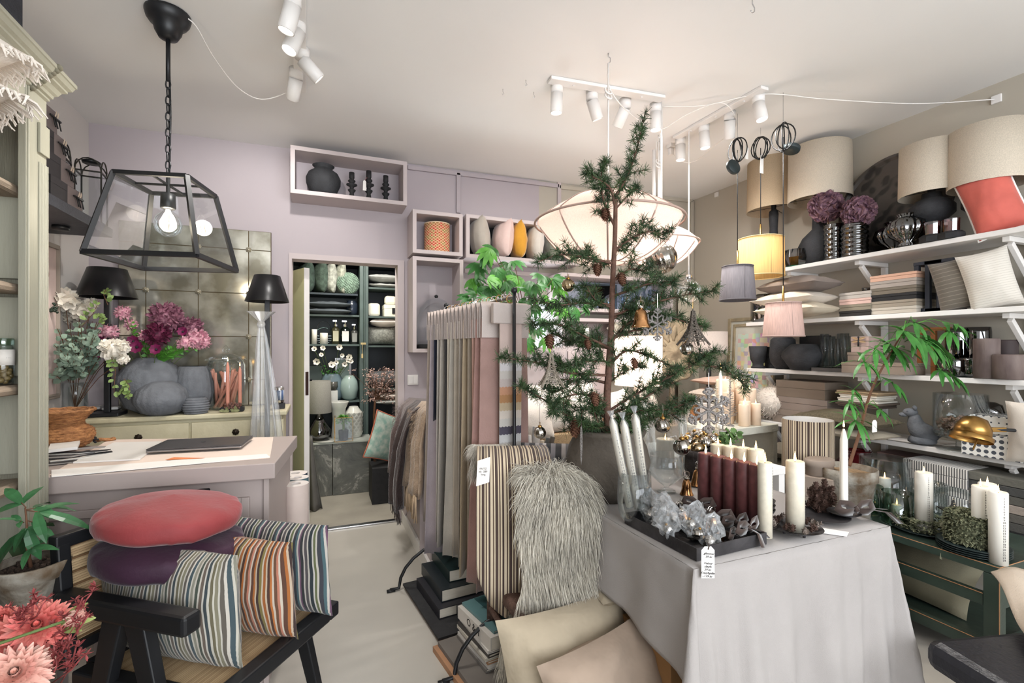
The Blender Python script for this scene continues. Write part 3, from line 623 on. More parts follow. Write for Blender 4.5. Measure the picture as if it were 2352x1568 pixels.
# ---------------------------------------------------------------- black shaded lamps
SHB = mat('black_satin_shade',(26,26,28),.33,.3,.05)
def table_lamp(label,px,ytop,ybot,wtop,wbot,base_z,X=None,Y=None,base=True):
    v = on(px,base_z,X=X,Y=Y); zt = EYE+(CY-ytop)/F*dep(v); zb_ = EYE+(CY-ybot)/F*dep(v); o = thing('table_lamp' if base_z > .5 else 'floor_lamp',label,'lamp',v)
    rt,rb = s(wtop,v)/2,s(wbot,v)/2; zt -= base_z; zb_ -= base_z
    M().lathe([(rb,zb_),(rt,zt),(rt-.003,zt),(rb-.003,zb_),(rb,zb_)],36).obj('lamp_shade',SHB,o,True)
    m = M(); m.box(-.014,-.014,.02,.014,.014,zb_+.03); m.obj('post',BLK,o,bev=.002); M().box(-.075,-.075,0,.075,.075,.02).obj('foot',BLK,o,bev=.003)
    m = M(); m.tube([(0,0,zb_+.02),(0,0,zt-.02)],.004,6); [m.tube([(0,0,zt-.02),(rt*math.cos(q),rt*math.sin(q),zt-.01)],.0015,4) for q in (0,2.1,4.2)]; m.obj('shade_holder',BLK,o); return o
table_lamp('black table lamp with tapered satin shade at the left end of the console',247,617,683,72,114,.957,Y=3.5)
table_lamp('black lamp with tapered shade and square post beside the doorway',614,633,693,54,92,0.0,Y=3.22)
# ---------------------------------------------------------------- vases on the console
CT = .956
RIBV = STONE
v = on(347,CT,Y=3.56); VB = v; lathe_thing('ribbed_vase','large dark grey ribbed round vase holding the purple bouquet','vase',v,[(.06,0),(.13,.04),(s(68,v),.17),(s(64,v),.23),(s(48,v),.29),(.075,.335),(.07,.34)],RIBV,rib=(26,.006),n=104,shell=.006)
v = on(371,CT,Y=3.43); lathe_thing('ribbed_vase','squat grey ribbed vase in front of the large one','vase',v,scale_prof([(.45,0),(.72,.08),(.97,.35),(1,.5),(.88,.75),(.6,.92),(.36,1),(.33,1)],s(107,v),s(77,v)),RIBV,rib=(22,.012),n=88,shell=.004)
v = on(444,CT,Y=3.55); lathe_thing('ribbed_vase','tall grey ribbed vase standing left of the candle jar','vase',v,scale_prof([(.5,0),(.8,.1),(1,.4),(.98,.6),(.85,.85),(.68,1),(.66,1)],s(80,v),s(103,v)),RIBV,rib=(20,.012),n=80,shell=.004)
v = on(450,CT,Y=3.42); m = M(); w_ = s(27,v); hh = s(37,v)
pr = []; 
for i in range(41): t = i/40; pr.append((w_*(.72+.28*math.sin(PI*(t*.9+.1)))*(1+.035*math.sin(t*44)),hh*t))
m.shell(pr,.003,28); one(m,'grooved_bowl',RIBV,'small grey bowl with wavy grooves beside the ribbed vases','bowl',v,smooth=True)
# glass jar of pink candles
PINKC = mat('pink_wax',(208,142,122),.45,0,.05)
v = on(519,CT,Y=3.6); o = thing('candle_jar','large lidded glass jar filled with pink candles','jar',v); r = s(40,v); h = s(112,v)
M().shell([(r*.7,0),(r*.9,h*.1),(r,h*.55),(r*.98,h*.9),(r*.85,h)],.003,28).obj('glass',GLASS,o,True)
M().lathe([(r*1.05,h),(r,h+.008),(r*.5,h+.035),(.012,h+.045),(.02,h+.06),(.022,h+.07),(.01,h+.09),(1e-4,h+.1)],24).obj('lid',GLASS,o,True)
for i in range(13):
    a1 = i*2.4; b1 = r*.62*math.sqrt((i+.5)/13); a2 = a1+R.uniform(.4,2.2); b2 = r*.72
    c_ = M().tube([(b1*math.cos(a1),b1*math.sin(a1),.012),(b2*math.cos(a2),b2*math.sin(a2),h*(.72+.1*R.random()))],[.0095,.009],10).obj('candle',PINKC,o,True)
for px,ht,lb in ((523,112,'pink taper candle burning in front of the glass jar, left of two'),(551,100,'pink taper candle burning in front of the glass jar, right of two')):
    v = on(px,CT+.032,Y=3.44); candle(lb,v,.0105,s(ht-10,v),PINKC,'pink taper candles on the console',taper=True,f=.8)
v = on(534,CT,Y=3.44); o = thing('candle_holder','black candle holder wreathed with dried flowers and leaves','candle holder',v)
M().box(-.065,-.03,0,.065,.03,.03).obj('block',BLKM,o,bev=.006); m = M(); lf = M()
for i in range(30): m.sph((R.uniform(-.04,.05),-.03+R.uniform(-.012,.01),.02+R.uniform(0,.035)),.007,7)
for i in range(8): lf.leaf((R.uniform(-.05,.05),-.03,.01),(R.uniform(-1,1),-.4,R.uniform(-.2,.7)),(0,-1,.3),.035,.02)
m.obj('dried_flowers',mat('dried_mauve',(112,80,72),.9),o,True); lf.obj('leaves',mat('grey_green',(128,130,92),.7),o)
# drink can on a small black box, card reader
v = on(641,CT,Y=3.5); box_thing('small_box','small black box under the drink can at the console end','box',v,.07,.06,.035,BLK)
v2 = v+Vector((0,0,.036)); o = thing('drink_can','silver blue drink can standing on the small black box','can',v2)
M().lathe([(.024,0),(.03,.006),(.03,.1),(.025,.108),(.024,.108),(1e-4,.105)],24).obj('body',CHROME,o,True)
M().lathe([(.0304,.02),(.0304,.085)],24).obj('print',stripes('can_print',[((96,108,128),3),((200,204,212),1),((70,96,140),2),((180,184,190),2)],3,2*PI/3,.3,bump=0),o,True)
v = P(235,948,Z=CT); o = thing('card_reader','white and black card payment reader lying on the console','card reader',v,.1)
M().box(-.09,-.035,0,.09,.035,.02).obj('base',BLK,o,bev=.008); m = M(); m.add([(-.1,-.045,.02),(-.0,-.045,.028),(-.0,.03,.035),(-.1,.03,.026),(-.1,-.045,.032),(0,-.045,.042),(0,.03,.048),(-.1,.03,.038)],[(0,3,2,1),(4,5,6,7),(0,1,5,4),(1,2,6,5),(2,3,7,6),(3,0,4,7)]); m.box(.005,-.04,.02,.085,.03,.036); m.obj('cover',WHT,o,bev=.005)
# ---------------------------------------------------------------- plastic film hanging from the lamp post, paper rolls
v = P(600,745,Y=3.05); o = thing('plastic_drape','translucent plastic film knotted on the lamp post and falling to the floor','plastic sheet',(v.x,v.y,.02))
m = M(); H_ = v.z-.02
def fl(u,w__):
    z = H_*(1-w__); sp_ = .012+.075*min(1,w__*1.6)**.8; a_ = u*2*PI; k_ = 1+.25*math.sin(a_*7+w__*3)+.1*math.sin(a_*13)
    return (sp_*k_*math.cos(a_)+.05*w__,sp_*.55*k_*math.sin(a_)+.02*w__,z)
m.grid(fl,64,24,True); m.obj('film',FILM,o,True)
m = M(); m.sph((0,0,H_),.022,12,1.1); m.grid(lambda u,q: ((.01+.05*q)*math.cos(u*2*PI)*(1+.3*math.sin(u*40)),.5*(.01+.05*q)*math.sin(u*2*PI),H_+.015+.06*q),30,4,True); m.obj('knot',FILM,o,True)
for px,py,w_,Y,mt,lb in ((680,1110,54,2.62,mat('white_roll_paper',(206,190,182),.7),'pale pink paper roll standing on the floor, nearest of three'),(684,1096,46,2.78,mat('teal_roll',(84,110,116),.6),'teal paper roll standing just behind the pale one'),(679,1086,50,2.94,mat('navy_roll',(52,66,82),.6),'dark blue paper roll standing at the back')):
    v = P(px,py,Y=Y); r = s(w_,v)/2; o = thing('paper_roll',lb,'paper roll',(v.x,v.y,0),group='paper rolls beside the doorway')
    M().lathe([(r,.0),(r,v.z)],36,cap=False).obj('roll',mt,o,True)
    M().lathe([(r,v.z),(r*.38,v.z),(r*.36,v.z-.1),(1e-5,v.z-.1)],30,cap=False).obj('core',mat('roll_end',(222,214,208),.8),o)
# ================================================================ flowers
def ball_flower(parent,c,r,mt,n=90,pl=.35,name='flower',ax=None,pw=.5):
    m = M(); c = Vector(c)
    for i in range(n):
        y = 1-2*(i+.5)/n; a = i*2.39996; q = math.sqrt(1-y*y); d = Vector((q*math.cos(a),q*math.sin(a),y))
        d = (d+Vector((R.uniform(-.2,.2),R.uniform(-.2,.2),R.uniform(-.2,.2)))).normalized()
        if ax and d.dot(Vector(ax)) < -.3: continue
        m.leaf(c+d*r*(1-pl),d,(R.uniform(-1,1),R.uniform(-1,1),R.uniform(-1,1)),r*pl*1.3,r*pl*pw*2,R.uniform(-.3,.5),2,.1)
    m.sph(c,r*(1-pl*.8),12); return m.obj(name,mt,parent)
def dahlia(parent,c,r,mt,ax,layers=8,name='flower'):
    m = M(); c = Vector(c); ax = Vector(ax).normalized(); u = ax.orthogonal().normalized(); w__ = ax.cross(u)
    for l in range(layers):
        t = l/(layers-1); n = int(22-12*t); el = -.15+1.5*t
        for i in range(n):
            a = 2*PI*(i+.5*(l % 2))/n+R.uniform(-.08,.08); d = (u*math.cos(a)+w__*math.sin(a))*math.cos(el)+ax*math.sin(el)
            m.leaf(c+d*r*.08+ax*r*.12*t,d,ax*math.cos(el)-(u*math.cos(a)+w__*math.sin(a))*math.sin(el),r*(1-.35*t)*R.uniform(.93,1.05),r*.27,.12-.5*t,4,.35)
    return m.obj(name,mt,parent)
def cup_flower(parent,c,r,mt,ax,cen=None,n=7,name='flower'):
    m = M(); c = Vector(c); ax = Vector(ax).normalized(); u = ax.orthogonal().normalized(); w__ = ax.cross(u)
    for i in range(n):
        a = 2*PI*i/n; d = (u*math.cos(a)+w__*math.sin(a)); m.leaf(c,d+ax*.45,ax-d*.4,r*1.05,r*.95,-.15,4,.15)
    f = m.obj(name,mt,parent)
    if cen: M().sph(c+ax*r*.22,r*.2,10).obj('centre',cen,f,True)
    return f
def stems(parent,base,tips,mt=STEM,r=.002,name='stem'):
    for t in tips:
        b,t = Vector(base),Vector(t); mid = b.lerp(t,.5)+Vector((0,0,.3*(t-b).length*.3))
        M().tube([b,b.lerp(mid,.5)+Vector((0,0,.01)),mid,mid.lerp(t,.5),t],r,5).obj(name,mt,parent,True)
def sprig(m,st,a,b,n,L_,W_,round_=False):       # leafy twig
    a,b = Vector(a),Vector(b); d = (b-a).normalized(); st.tube([a,a.lerp(b,.5)+Vector((R.uniform(-.02,.02),0,.015)),b],.0016,4)
    for i in range(n):
        t = .15+.85*i/n; p = a.lerp(b,t)+Vector((0,0,.015*math.sin(PI*t)))
        for sg in (-1,1):
            s_ = d.cross(Vector((R.uniform(-1,1),R.uniform(-1,1),R.uniform(-1,1)))).normalized()*sg
            m.leaf(p,s_+d*.5,(R.uniform(-1,1),-1,R.uniform(-.3,1)),L_*(1.1-.4*t),W_*(1.1-.4*t),.15,3,.1)
PUR = mat('plum_petal',(92,38,62),.7,0,.4,60,c2=(160,112,128)); PNK = mat('rose_petal',(196,128,150),.7,0,.3,60,c2=(222,178,186)); DPU = mat('deep_burgundy_petal',(86,22,52),.7,0,.4,60)
WPT = mat('white_petal',(232,226,214),.7,0,.05); MAG = mat('magenta_petal',(108,20,70),.65,0,.3,60)
# purple bouquet in the large vase (the bouquet's stems stand in VB)
vb = VB+Vector((0,0,.24)); o = thing('purple_bouquet','bouquet of plum and pink flowers in the large grey ribbed vase','bouquet',vb)
FL = [(381,727,34,PUR,3.50),(362,768,27,DPU,3.44),(440,752,25,PUR,3.58),(452,778,24,PNK,3.55),(425,788,17,PNK,3.5),(283,718,17,PNK,3.5),(332,770,13,PNK,3.46),(470,785,15,PNK,3.55),(250,762,20,PNK,3.5),
      (316,798,16,MAG,3.44),(308,785,15,MAG,3.46),(360,803,14,MAG,3.40),(421,762,12,MAG,3.46),(405,745,20,PUR,3.6),(238,770,12,MAG,3.5),(300,745,14,PNK,3.6),(232,812,13,MAG,3.42)]
tips = []
for px,py,r_,mt,Y in FL:
    p = P(px,py,Y=Y)-vb; r = s(r_,p+vb); tips.append(p)
    if mt is MAG: cup_flower(o,p,r,mt,Vector((-.1,-1,.2))-Vector((0,0,0)),BLKM,8)
    else: ball_flower(o,p,r,mt,int(110 if r_ > 22 else 60))
stems(o,(0,0,-.1),tips)
m = M(); st = M()
for px,py,L_ in ((320,760,30),(345,745,24),(400,800,40),(430,800,40),(390,810,36),(300,735,22),(458,800,30),(330,800,20),(350,790,24),(300,760,20)):
    p = P(px,py,Y=3.48)-vb; sprig(m,st,p*.3+Vector((0,-.02,.05)),p,6,.03,.018)
gr = M()
for i in range(60): a_ = R.uniform(0,.9); gr.tube([(.05,-.05,.06),(.05+.09*a_,-.07,.1+.02*R.random()),(.10+.10*a_,-.07+R.uniform(-.02,.02),.10+.08*R.random())],.001,3)
m.obj('leaves',LEAFB,o); st.obj('twig',STEM,o); gr.obj('grass',LEAFB,o)
# white hydrangea and eucalyptus bouquet in a glass vase
v = on(172,CT,Y=3.5); r = .06
gv = Vector((v.x,v.y,CT)); one(M().shell([(r*.8,0),(r,.01),(r*.95,.13),(r*1.05,.2)],.003,24),'glass_vase',GLASS,'clear glass vase holding the white and eucalyptus bouquet','vase',gv,smooth=True)
vb = gv+Vector((0,0,.1)); o = thing('white_bouquet','loose bouquet of white hydrangeas and grey-green eucalyptus','bouquet',vb)
tips = []
for px,py,r_,Y in ((150,688,26,3.4),(120,680,20,3.4),(184,712,22,3.45),(160,725,18,3.5),(210,698,14,3.45)):
    p = P(px,py,Y=Y)-vb; tips.append(p); ball_flower(o,p,s(r_,p+vb),WPT,60,.4,pw=.8)
for px,py,r_ in ((262,804,25),(245,795,16),(282,795,16),(283,825,12)):
    p = P(px,py,Y=3.3)-vb; tips.append(p); ball_flower(o,p,s(r_,p+vb),WPT,50,.4,pw=.9)
p = P(200,800,Y=3.4)-vb; ball_flower(o,p,s(12,p+vb),PNK,50)
stems(o,(0,0,-.06),tips,WOODST)
m = M(); st = M(); m2 = M(); rr_ = random.Random(5)
for i in range(56):
    px,py = rr_.uniform(112,232),rr_.uniform(735,868)
    if px > 190 and py > 845: continue
    p = P(px,py,Y=rr_.uniform(3.15,3.5))-vb; sprig(m,st,p*.55+Vector((0,0,.03)),p,4,.036,.034)
for a1,b1 in (((255,815),(262,900)),((262,900),(300,912)),((248,700),(243,665)),((215,720),(240,745)),((180,760),(228,690)),((285,870),(297,915))):
    sprig(m2,st,P(*a1,Y=3.3)-vb,P(*b1,Y=3.3)-vb,6,.034,.026)
m.obj('eucalyptus_leaves',LEAFD,o); m2.obj('green_leaves',mat('soft_green_leaf',(122,146,84),.6,0,.2),o); st.obj('twig',WOODST,o)
m = M(); [m.sph(P(118+rr_.uniform(-10,14),708+rr_.uniform(-12,10),Y=3.3)-vb,.007,7) for i in range(20)]; m.obj('dark_berries',mat('dark_berry',(30,44,34),.3),o,True)
# ================================================================ desk
DPNK = mat('dusty_pink_desk_paint',(170,157,152),.55,0,.012,3)
DZ_ = .9; dl = Vector((-.17,2.09,0)); dro = math.radians(-5); o = thing('sales_desk','dusty pink panelled shop desk with a thick top','desk',dl,dro)
M().box(-1.12,0,DZ_-.062,0,.62,DZ_).obj('top',DPNK,o,bev=.004)
M().box(-1.10,.06,0,-.03,.60,DZ_-.062).obj('body',DPNK,o,bev=.003)
for x0,x1 in ((-1.08,-.83),(-.79,-.10)):
    m = M(); [m.box(*q) for q in ((x0,.045,.1,x0+.03,.06,.76),(x1-.03,.045,.1,x1,.06,.76),(x0+.03,.045,.1,x1-.03,.06,.13),(x0+.03,.045,.73,x1-.03,.06,.76))]; m.obj('panel_moulding',DPNK,o,bev=.003)
m = M(); m.box(-.05,.046,0,-.03,.06,.83); m.obj('corner_trim',DPNK,o,bev=.003)
def flat(name,label,cat,pxs,mt,Z=DZ_,th=.002,group=None):
    m,c = slab(pxs,Z,th); return one(m,name,mt,label,cat,c,group=group)
CREAMP = mat('cream_paper',(226,208,196),.85,0,.02)
flat('paper_sheet','large cream sheet of wrapping paper covering the desk top','paper',[(112,1092),(620,1052),(628,1004),(250,1010)],CREAMP,DZ_+.0005,.0015)
flat('paper_sheet','white curled paper strip along the front edge of the desk','paper',[(118,1080),(390,1058),(612,1043),(620,1050),(400,1070),(118,1096)],PAPER,DZ_+.002,.002)
flat('booklet','white booklet lying between the swatches and the laptop','booklet',[(168,1064),(322,1056),(372,1016),(262,1018)],PAPER,DZ_+.003,.006)
flat('paper_sheet','orange edged paper sheet peeking out in front of the laptop','paper',[(380,1056),(470,1052),(400,1050)],mat('orange_paper',(220,130,80),.7),DZ_+.005,.001)
lz = DZ_+.0105
# laptop
q = [P(346,1041,Z=lz),P(566,1029,Z=lz),P(572,1004,Z=lz+.01),P(374,1014,Z=lz)]
c = (q[0]+q[1]+q[2]+q[3])/4; ax = (q[1]-q[0]); an = math.atan2(ax.y,ax.x); o = thing('laptop','closed dark grey laptop lying on the desk','laptop',(c.x,c.y,lz),an); lw_ = ax.length/2
DGR = mat('space_grey_metal',(82,80,82),.4,.5,.03); M().box(-lw_,-.115,0,lw_,.115,.010).obj('body',mat('laptop_side',(150,146,146),.35,.7),o,bev=.004)
M().box(-lw_,-.115,.0105,lw_,.115,.016).obj('lid',DGR,o,bev=.004); m = M(); m.sph((0,0,.0163),.011,16,.04); m.obj('emblem',mat('emblem_dark',(52,50,52),.2,.8),o,True)
# swatch pile, paper slips, clip and wicker piece
rr_ = random.Random(8)
for k in range(9):
    x0 = 106+rr_.uniform(0,14); y0 = 1062-4.0*k; x1 = 240+rr_.uniform(-40,30); y1 = 1054-2.2*k+rr_.uniform(-8,6)
    m = M(); pts = [P(x0,y0+6,Z=DZ_+.004+.0025*k),P((x0+x1)/2,(y0+y1)/2+rr_.uniform(0,5),Z=DZ_+.006+.0025*k),P(x1,y1-4,Z=DZ_+.004+.0025*k)]
    c = sum(pts,Vector())/3; dd = (pts[2]-pts[0]).normalized(); nn = Vector((-dd.y,dd.x,0)); vs = []
    for p in pts: vs += [p-c-nn*.006,p-c+nn*.022]
    vs = [Vector((p.x,p.y,p.z+.001)) for p in vs]
    m.add(vs,[(0,2,3,1),(2,4,5,3)]); one(m,'fabric_swatch',mat('swatch_%d' % k,((150,146,144),(70,66,66),(206,204,200),(44,42,44))[k % 4],.8),'%s loose fabric swatch counted from the bottom of the pile on the desk' % ORD[k],'swatch',c,group='loose swatches piled at the left of the desk',solid=.0022)
flat('folder','white folder with grey paper standing behind the swatches','folder',[(110,1040),(178,1032),(186,1012),(120,1012)],PAPER,DZ_+.03,.012)
v = P(206,1020,Z=DZ_); m = M(); [m.tube([v-v+Vector((R.uniform(-.03,.03),R.uniform(-.02,.02),.01+.005*i)),Vector((R.uniform(-.04,.04),R.uniform(-.02,.02),.02+.006*i)),Vector((R.uniform(-.03,.05),0,.012+.008*i))],.005,6) for i in range(6)]
one(m,'clip',BLKM,'dark metal clip bundle lying behind the swatches on the desk','clip',v,smooth=True)
v = P(243,1013,Z=DZ_); one(M().tube([(.035*math.cos(t*.63),.02*math.sin(t*.63),.008+.003*math.sin(t*2)) for t in range(11)],.007,7),'wicker_ring',WICK_,'small wicker ring at the back of the desk','ring',v,smooth=True)
# wicker basket on the desk
v = P(150,1022,Z=DZ_); v = Vector((v.x+.03,v.y-.09,DZ_+.002)); m = M(); pr = scale_prof([(.6,0),(.85,.1),(1,.3),(.95,.48),(.66,.62),(.62,.68),(.8,.85),(.97,.97),(.98,1)],s(112,v),s(86,v))
o = thing('wicker_basket','honey coloured wicker basket with a flared rim on the desk','basket',v); M().shell(pr,.006,40).obj('body',WICK_,o,True)
m = M()
for k in range(22):
    t = k/22; i = t*(len(pr)-1); j = int(i); f_ = i-j; r_ = pr[j][0]*(1-f_)+pr[min(j+1,len(pr)-1)][0]*f_; z_ = pr[j][1]*(1-f_)+pr[min(j+1,len(pr)-1)][1]*f_
    m.tube([((r_+.0015*(1 if (q+k) % 2 else -1))*math.cos(q*2*PI/36),(r_+.0015*(1 if (q+k) % 2 else -1))*math.sin(q*2*PI/36),z_) for q in range(37)],.0026,5,False)
m.obj('weave',WICK_,o,True); m = M(); r_ = pr[-1][0]
m.tube([(r_*math.cos(q*PI/18),r_*math.sin(q*PI/18),pr[-1][1]+.002*math.sin(q*2)) for q in range(37)],.006,6,False); m.obj('rim',WICK_,o,True)
# ================================================================ chair with cushions
cc = Vector((-.316,1.817,0)); crz = math.atan2(-.6,.8); o = thing('cane_armchair','black wooden armchair with woven cane back loaded with cushions','chair',cc,crz)
CANE = weave('woven_cane',(206,178,138),(120,90,60),70,.7,.8)
m = M(); m.box(-.24,-.27,.37,.27,-.22,.42); m.box(-.24,.22,.37,.27,.27,.42); m.box(-.26,-.22,.37,-.21,.22,.42); m.box(.22,-.22,.37,.27,.22,.42); m.obj('seat_frame',BLK,o,bev=.006)
M().box(-.21,-.22,.395,.22,.22,.405).obj('cane_seat',CANE,o)
for sy_ in (-1,1):
    y = sy_*.27; m = M(); m.bar((-.27,y,.625),(.205,y,.625),.055,.055); m.obj('armrest',BLK,o,bev=.01)
    for x0,x1 in ((.02,.19),(-.06,-.22)):
        m = M(); m.add([(x0-.035,y-.018,.6),(x0+.035,y-.018,.6),(x0+.035,y+.018,.6),(x0-.035,y+.018,.6),(x1-.02,y-.015,0),(x1+.02,y-.015,0),(x1+.02,y+.015,0),(x1-.02,y+.015,0)],[(0,1,2,3),(7,6,5,4),(0,4,5,1),(1,5,6,2),(2,6,7,3),(3,7,4,0)]); m.obj('leg',BLK,o,bev=.004)
m = M(); m.bar((-.265,-.26,.42),(-.30,-.26,.78),.035); m.bar((-.265,.26,.42),(-.30,.26,.78),.035); m.bar((-.30,-.28,.785),(-.30,.28,.785),.035,.04); m.bar((-.268,-.24,.47),(-.268,.24,.47),.03); m.obj('back_frame',BLK,o,bev=.005)
m = M(); m.bar((-.272,0,.47),(-.30,0,.78),.004,.004); m.v = []; m.f = []; m.add([(-.270,-.245,.475),(-.270,.245,.475),(-.298,.245,.78),(-.298,-.245,.78)],[(0,1,2,3)]); m.obj('cane_back',weave('woven_cane_back',(206,178,138),(120,90,60),70,.7,.8,rot=(PI/2,0,PI/2)),o,solid=.004)
G1 = [((52,62,66),2),((186,182,170),1.6),((98,92,70),2),((186,182,170),1.2),((120,116,96),2),((180,176,166),1.2),((86,80,72),2),((190,184,174),1.4),((58,74,80),2.2),((186,182,170),1.2),((132,130,116),2),((182,176,165),1.3),
      ((64,72,62),2),((188,183,172),1.3),((96,84,74),2.2),((190,186,176),1.2)]
G2 = [((150,88,40),2),((186,170,149),1.2),((70,46,36),2),((176,104,48),1.5),((188,176,161),1.3),((96,64,44),2),((174,114,92),1.6),((191,180,165),1.2),((82,52,38),2),((160,96,44),1.4),((183,165,145),1.2),((58,40,36),1.8),((120,108,60),2),((186,174,157),1.3)]
G3 = [((40,44,46),2),((180,174,166),1.1),((74,70,72),2),((174,170,161),1.1),((30,40,46),2.4),((180,176,171),1),((86,92,60),1.6),((178,173,163),1.1),((48,50,58),2),((66,92,98),1.5),((182,176,168),1.2),((100,70,92),1.2)]
ST1 = stripes('striped_velvet_green',G1,0,.095,sheen=.15); ST2 = stripes('striped_velvet_rust',G2,0,.086,sheen=.15); ST3 = stripes('striped_velvet_dark',G3,0,.082,sheen=.15)
ux,uy = Vector((.8,-.6,0)),Vector((.6,.8,0))
for k,(dx_,dy_,w_,h_,t_,mt,rx_,lb) in enumerate(((-.035,-.125,.52,.345,.17,ST1,.06,'striped velvet cushion in grey, green and cream, nearest on the chair'),(.03,.04,.50,.325,.15,ST2,.08,'striped velvet cushion in rust and brown, middle on the chair'),(.055,.185,.50,.33,.14,ST3,.08,'striped velvet cushion in dark blue and grey, farthest on the chair'))):
    p = cc+ux*dx_+uy*dy_; cushion(lb,(p.x,p.y,.412),w_,h_,t_,mt,rz=crz,rx=rx_,ry=0,group='striped velvet cushions on the chair',seed=k*4+1,pinch=.045)
RED = mat('coral_red_velvet',(138,54,56),.7,0,.1,8,.15,70,sheen=.25); PRP = mat('dark_plum_velvet',(52,24,46),.7,0,.15,8,.15,70,sheen=.2)
v = P(395,1258,D=1.53); round_cushion('dark plum velvet round cushion under the red one',v,s(146,v),.15,PRP,(.04,.09,.3))
v = P(394,1184,D=1.55); round_cushion('coral red velvet round cushion on top of the cushion pile',v,s(142,v),.14,RED,(.03,.09,.4))
# ================================================================ table with potted plant and dahlias
TBW = mat('grey_brown_table_wood',(140,128,116),.6,0,.15,8,.25,50,stretch=(.6,5,5))
o = thing('side_table','grey brown wooden table in the lower left corner','table',(-.785,1.44,0)); M().box(-.075,-.6,.565,.075,.6,.6).obj('table_top',TBW,o,bev=.004)
for x in (-.048,.048):
    for y in (-.55,.55): M().box(x-.025,y-.025,0,x+.025,y+.025,.565).obj('leg',TBW,o,bev=.003)
v = P(62,1403,Z=.6); PV = v
lathe_thing('saucer','white patterned saucer under the potted plant','saucer',v+Vector((.0,.02,.001)),[(.07,0),(.1,.006),(.118,.018),(.115,.018),(.08,.009),(1e-4,.009)],mat('patterned_plate',(216,212,206),.3,0,.02),rib=None,n=40)
POTM = mat('weathered_pot',(96,80,62),.9,0,.4,14,.4,60,c2=(150,146,136))
pv = v+Vector((0,.02,.012)); o = thing('flower_pot','weathered grey terracotta pot with soil on the side table','flower pot',pv)
M().shell([(.055,0),(.075,.075),(.078,.078),(.088,.08),(.093,.12),(.09,.122)],.008,36).obj('pot',POTM,o,True)
m = M(); m.lathe([(.08,.1),(1e-4,.106)],24); [m.sph((R.uniform(-.06,.06),R.uniform(-.06,.06),.106),R.uniform(.003,.008),6) for i in range(50)]; m.obj('soil',mat('soil',(58,46,38),1,0,.4,60,.8,120),o)
pb = pv+Vector((0,0,.1)); o = thing('potted_plant','green leafy plant growing in the weathered pot on the left','plant',pb); lf = M()
tip = P(58,1165,D=dep(pb))-pb; stm = M().tube([(0,0,0),(-.012,0,.1),tip*.7,tip],[.005,.004,.003,.002],7)
for (x0,y0,x1,y1,Ls,w_) in ((60,1170,175,1150,1.0,.30),(60,1165,5,1110,1.0,.3),(62,1172,205,1190,.9,.22),(55,1200,10,1180,.95,.32),(60,1200,80,1280,.9,.36),(62,1195,140,1218,.95,.26),(58,1215,15,1262,.9,.3),(64,1260,110,1245,.9,.22)):
    A = P(x0,y0,D=dep(pb))-pb; Bp = P(x1,y1,D=dep(pb)+R.uniform(-.12,.12))-pb; dd = Bp-A; stm.tube([A,A+dd*.2],.0015,5)
    lf.lobed(A+dd*.15,dd,Vector((-.2,-.5,.9)),dd.length*.95,3,w_*.7,.35)
stm.obj('stem',WOODST,o,True); lf.obj('leaves',mat('glossy_leaf',(54,100,62),.35,0,.3,14),o)
# dahlia bouquet: the vase stands on the table, just outside the frame
vv = Vector((-.82,1.18,.602)); lathe_thing('dark_vase','dark vase of the coral dahlia bouquet on the table','vase',vv,[(.045,0),(.06,.05),(.05,.15),(.035,.2)],BLKC,shell=.004)
o = thing('dahlia_bouquet','coral and pink dahlias with reddish berry sprigs in the lower left corner','bouquet',vv+Vector((0,0,.15))); ob = Vector(o.location)
COR = mat('coral_petal',(226,112,108),.6,0,.15,30,c2=(232,150,138)); PCH = mat('peach_petal',(232,170,156),.6,0,.12,30,c2=(240,202,186))
tips = []
for px,py,r_,mt,D in ((88,1442,62,COR,.98),(28,1462,52,COR,1.02),(38,1548,66,PCH,.92),(8,1420,30,COR,1.05)):
    p = P(px,py,D=D)-ob; tips.append(p); dahlia(o,p,s(r_,p+ob),mt,Vector((.25,-.75,.55)))
p = P(172,1418,D=.96)-ob; tips.append(p); m = M(); dv = (P(195,1405,D=.95)-P(150,1435,D=.96)).normalized()
for i in range(9): a_ = i*.7; u_ = dv.orthogonal().normalized(); w_ = dv.cross(u_); e_ = u_*math.cos(a_)+w_*math.sin(a_); m.leaf(p-dv*.025+e_*.006,dv+e_*.28,e_,.055,.02,.35,4,.4)
m.obj('bud',PCH,o); m = M(); [m.leaf(p-dv*.027+(dv.orthogonal()*math.cos(q)+dv.cross(dv.orthogonal())*math.sin(q)).normalized()*.008,dv+.4*(dv.orthogonal()*math.cos(q)+dv.cross(dv.orthogonal())*math.sin(q)).normalized(),(0,-1,1),.04,.02,.4) for q in (0,1.6,3.1,4.7)]; m.obj('sepals',mat('sepal',(146,160,96),.6),o)
BER = mat('red_brown_berry',(136,62,62),.6,0,.25,60)
bm = M(); sm = M(); rr_ = random.Random(3)
for x0,y0,x1,y1 in ((100,1480,210,1362),(120,1500,190,1372),(60,1440,75,1378),(110,1520,205,1410),(60,1430,95,1392),(100,1560,160,1455),(120,1568,195,1500),(100,1560,130,1530),(140,1568,178,1470),(40,1450,55,1395)):
    A,Bp = P(x0,y0,D=.97)-ob,P(x1,y1,D=.93)-ob; sm.tube([A,A.lerp(Bp,.5)+Vector((.005,0,-.004)),Bp],.0016,5)
    for j in range(5):
        t = .35+.65*j/4; c_ = A.lerp(Bp,t); e = c_+Vector((rr_.uniform(-.022,.022),rr_.uniform(-.02,.02),rr_.uniform(-.004,.02))); sm.tube([c_,e],.0009,4)
        for q in range(9): dq = Vector((rr_.uniform(-1,1),rr_.uniform(-1,1),rr_.uniform(-.5,1))).normalized(); bm.leaf(e,dq,(0,0,1),.012,.005,-.2,2,.6)
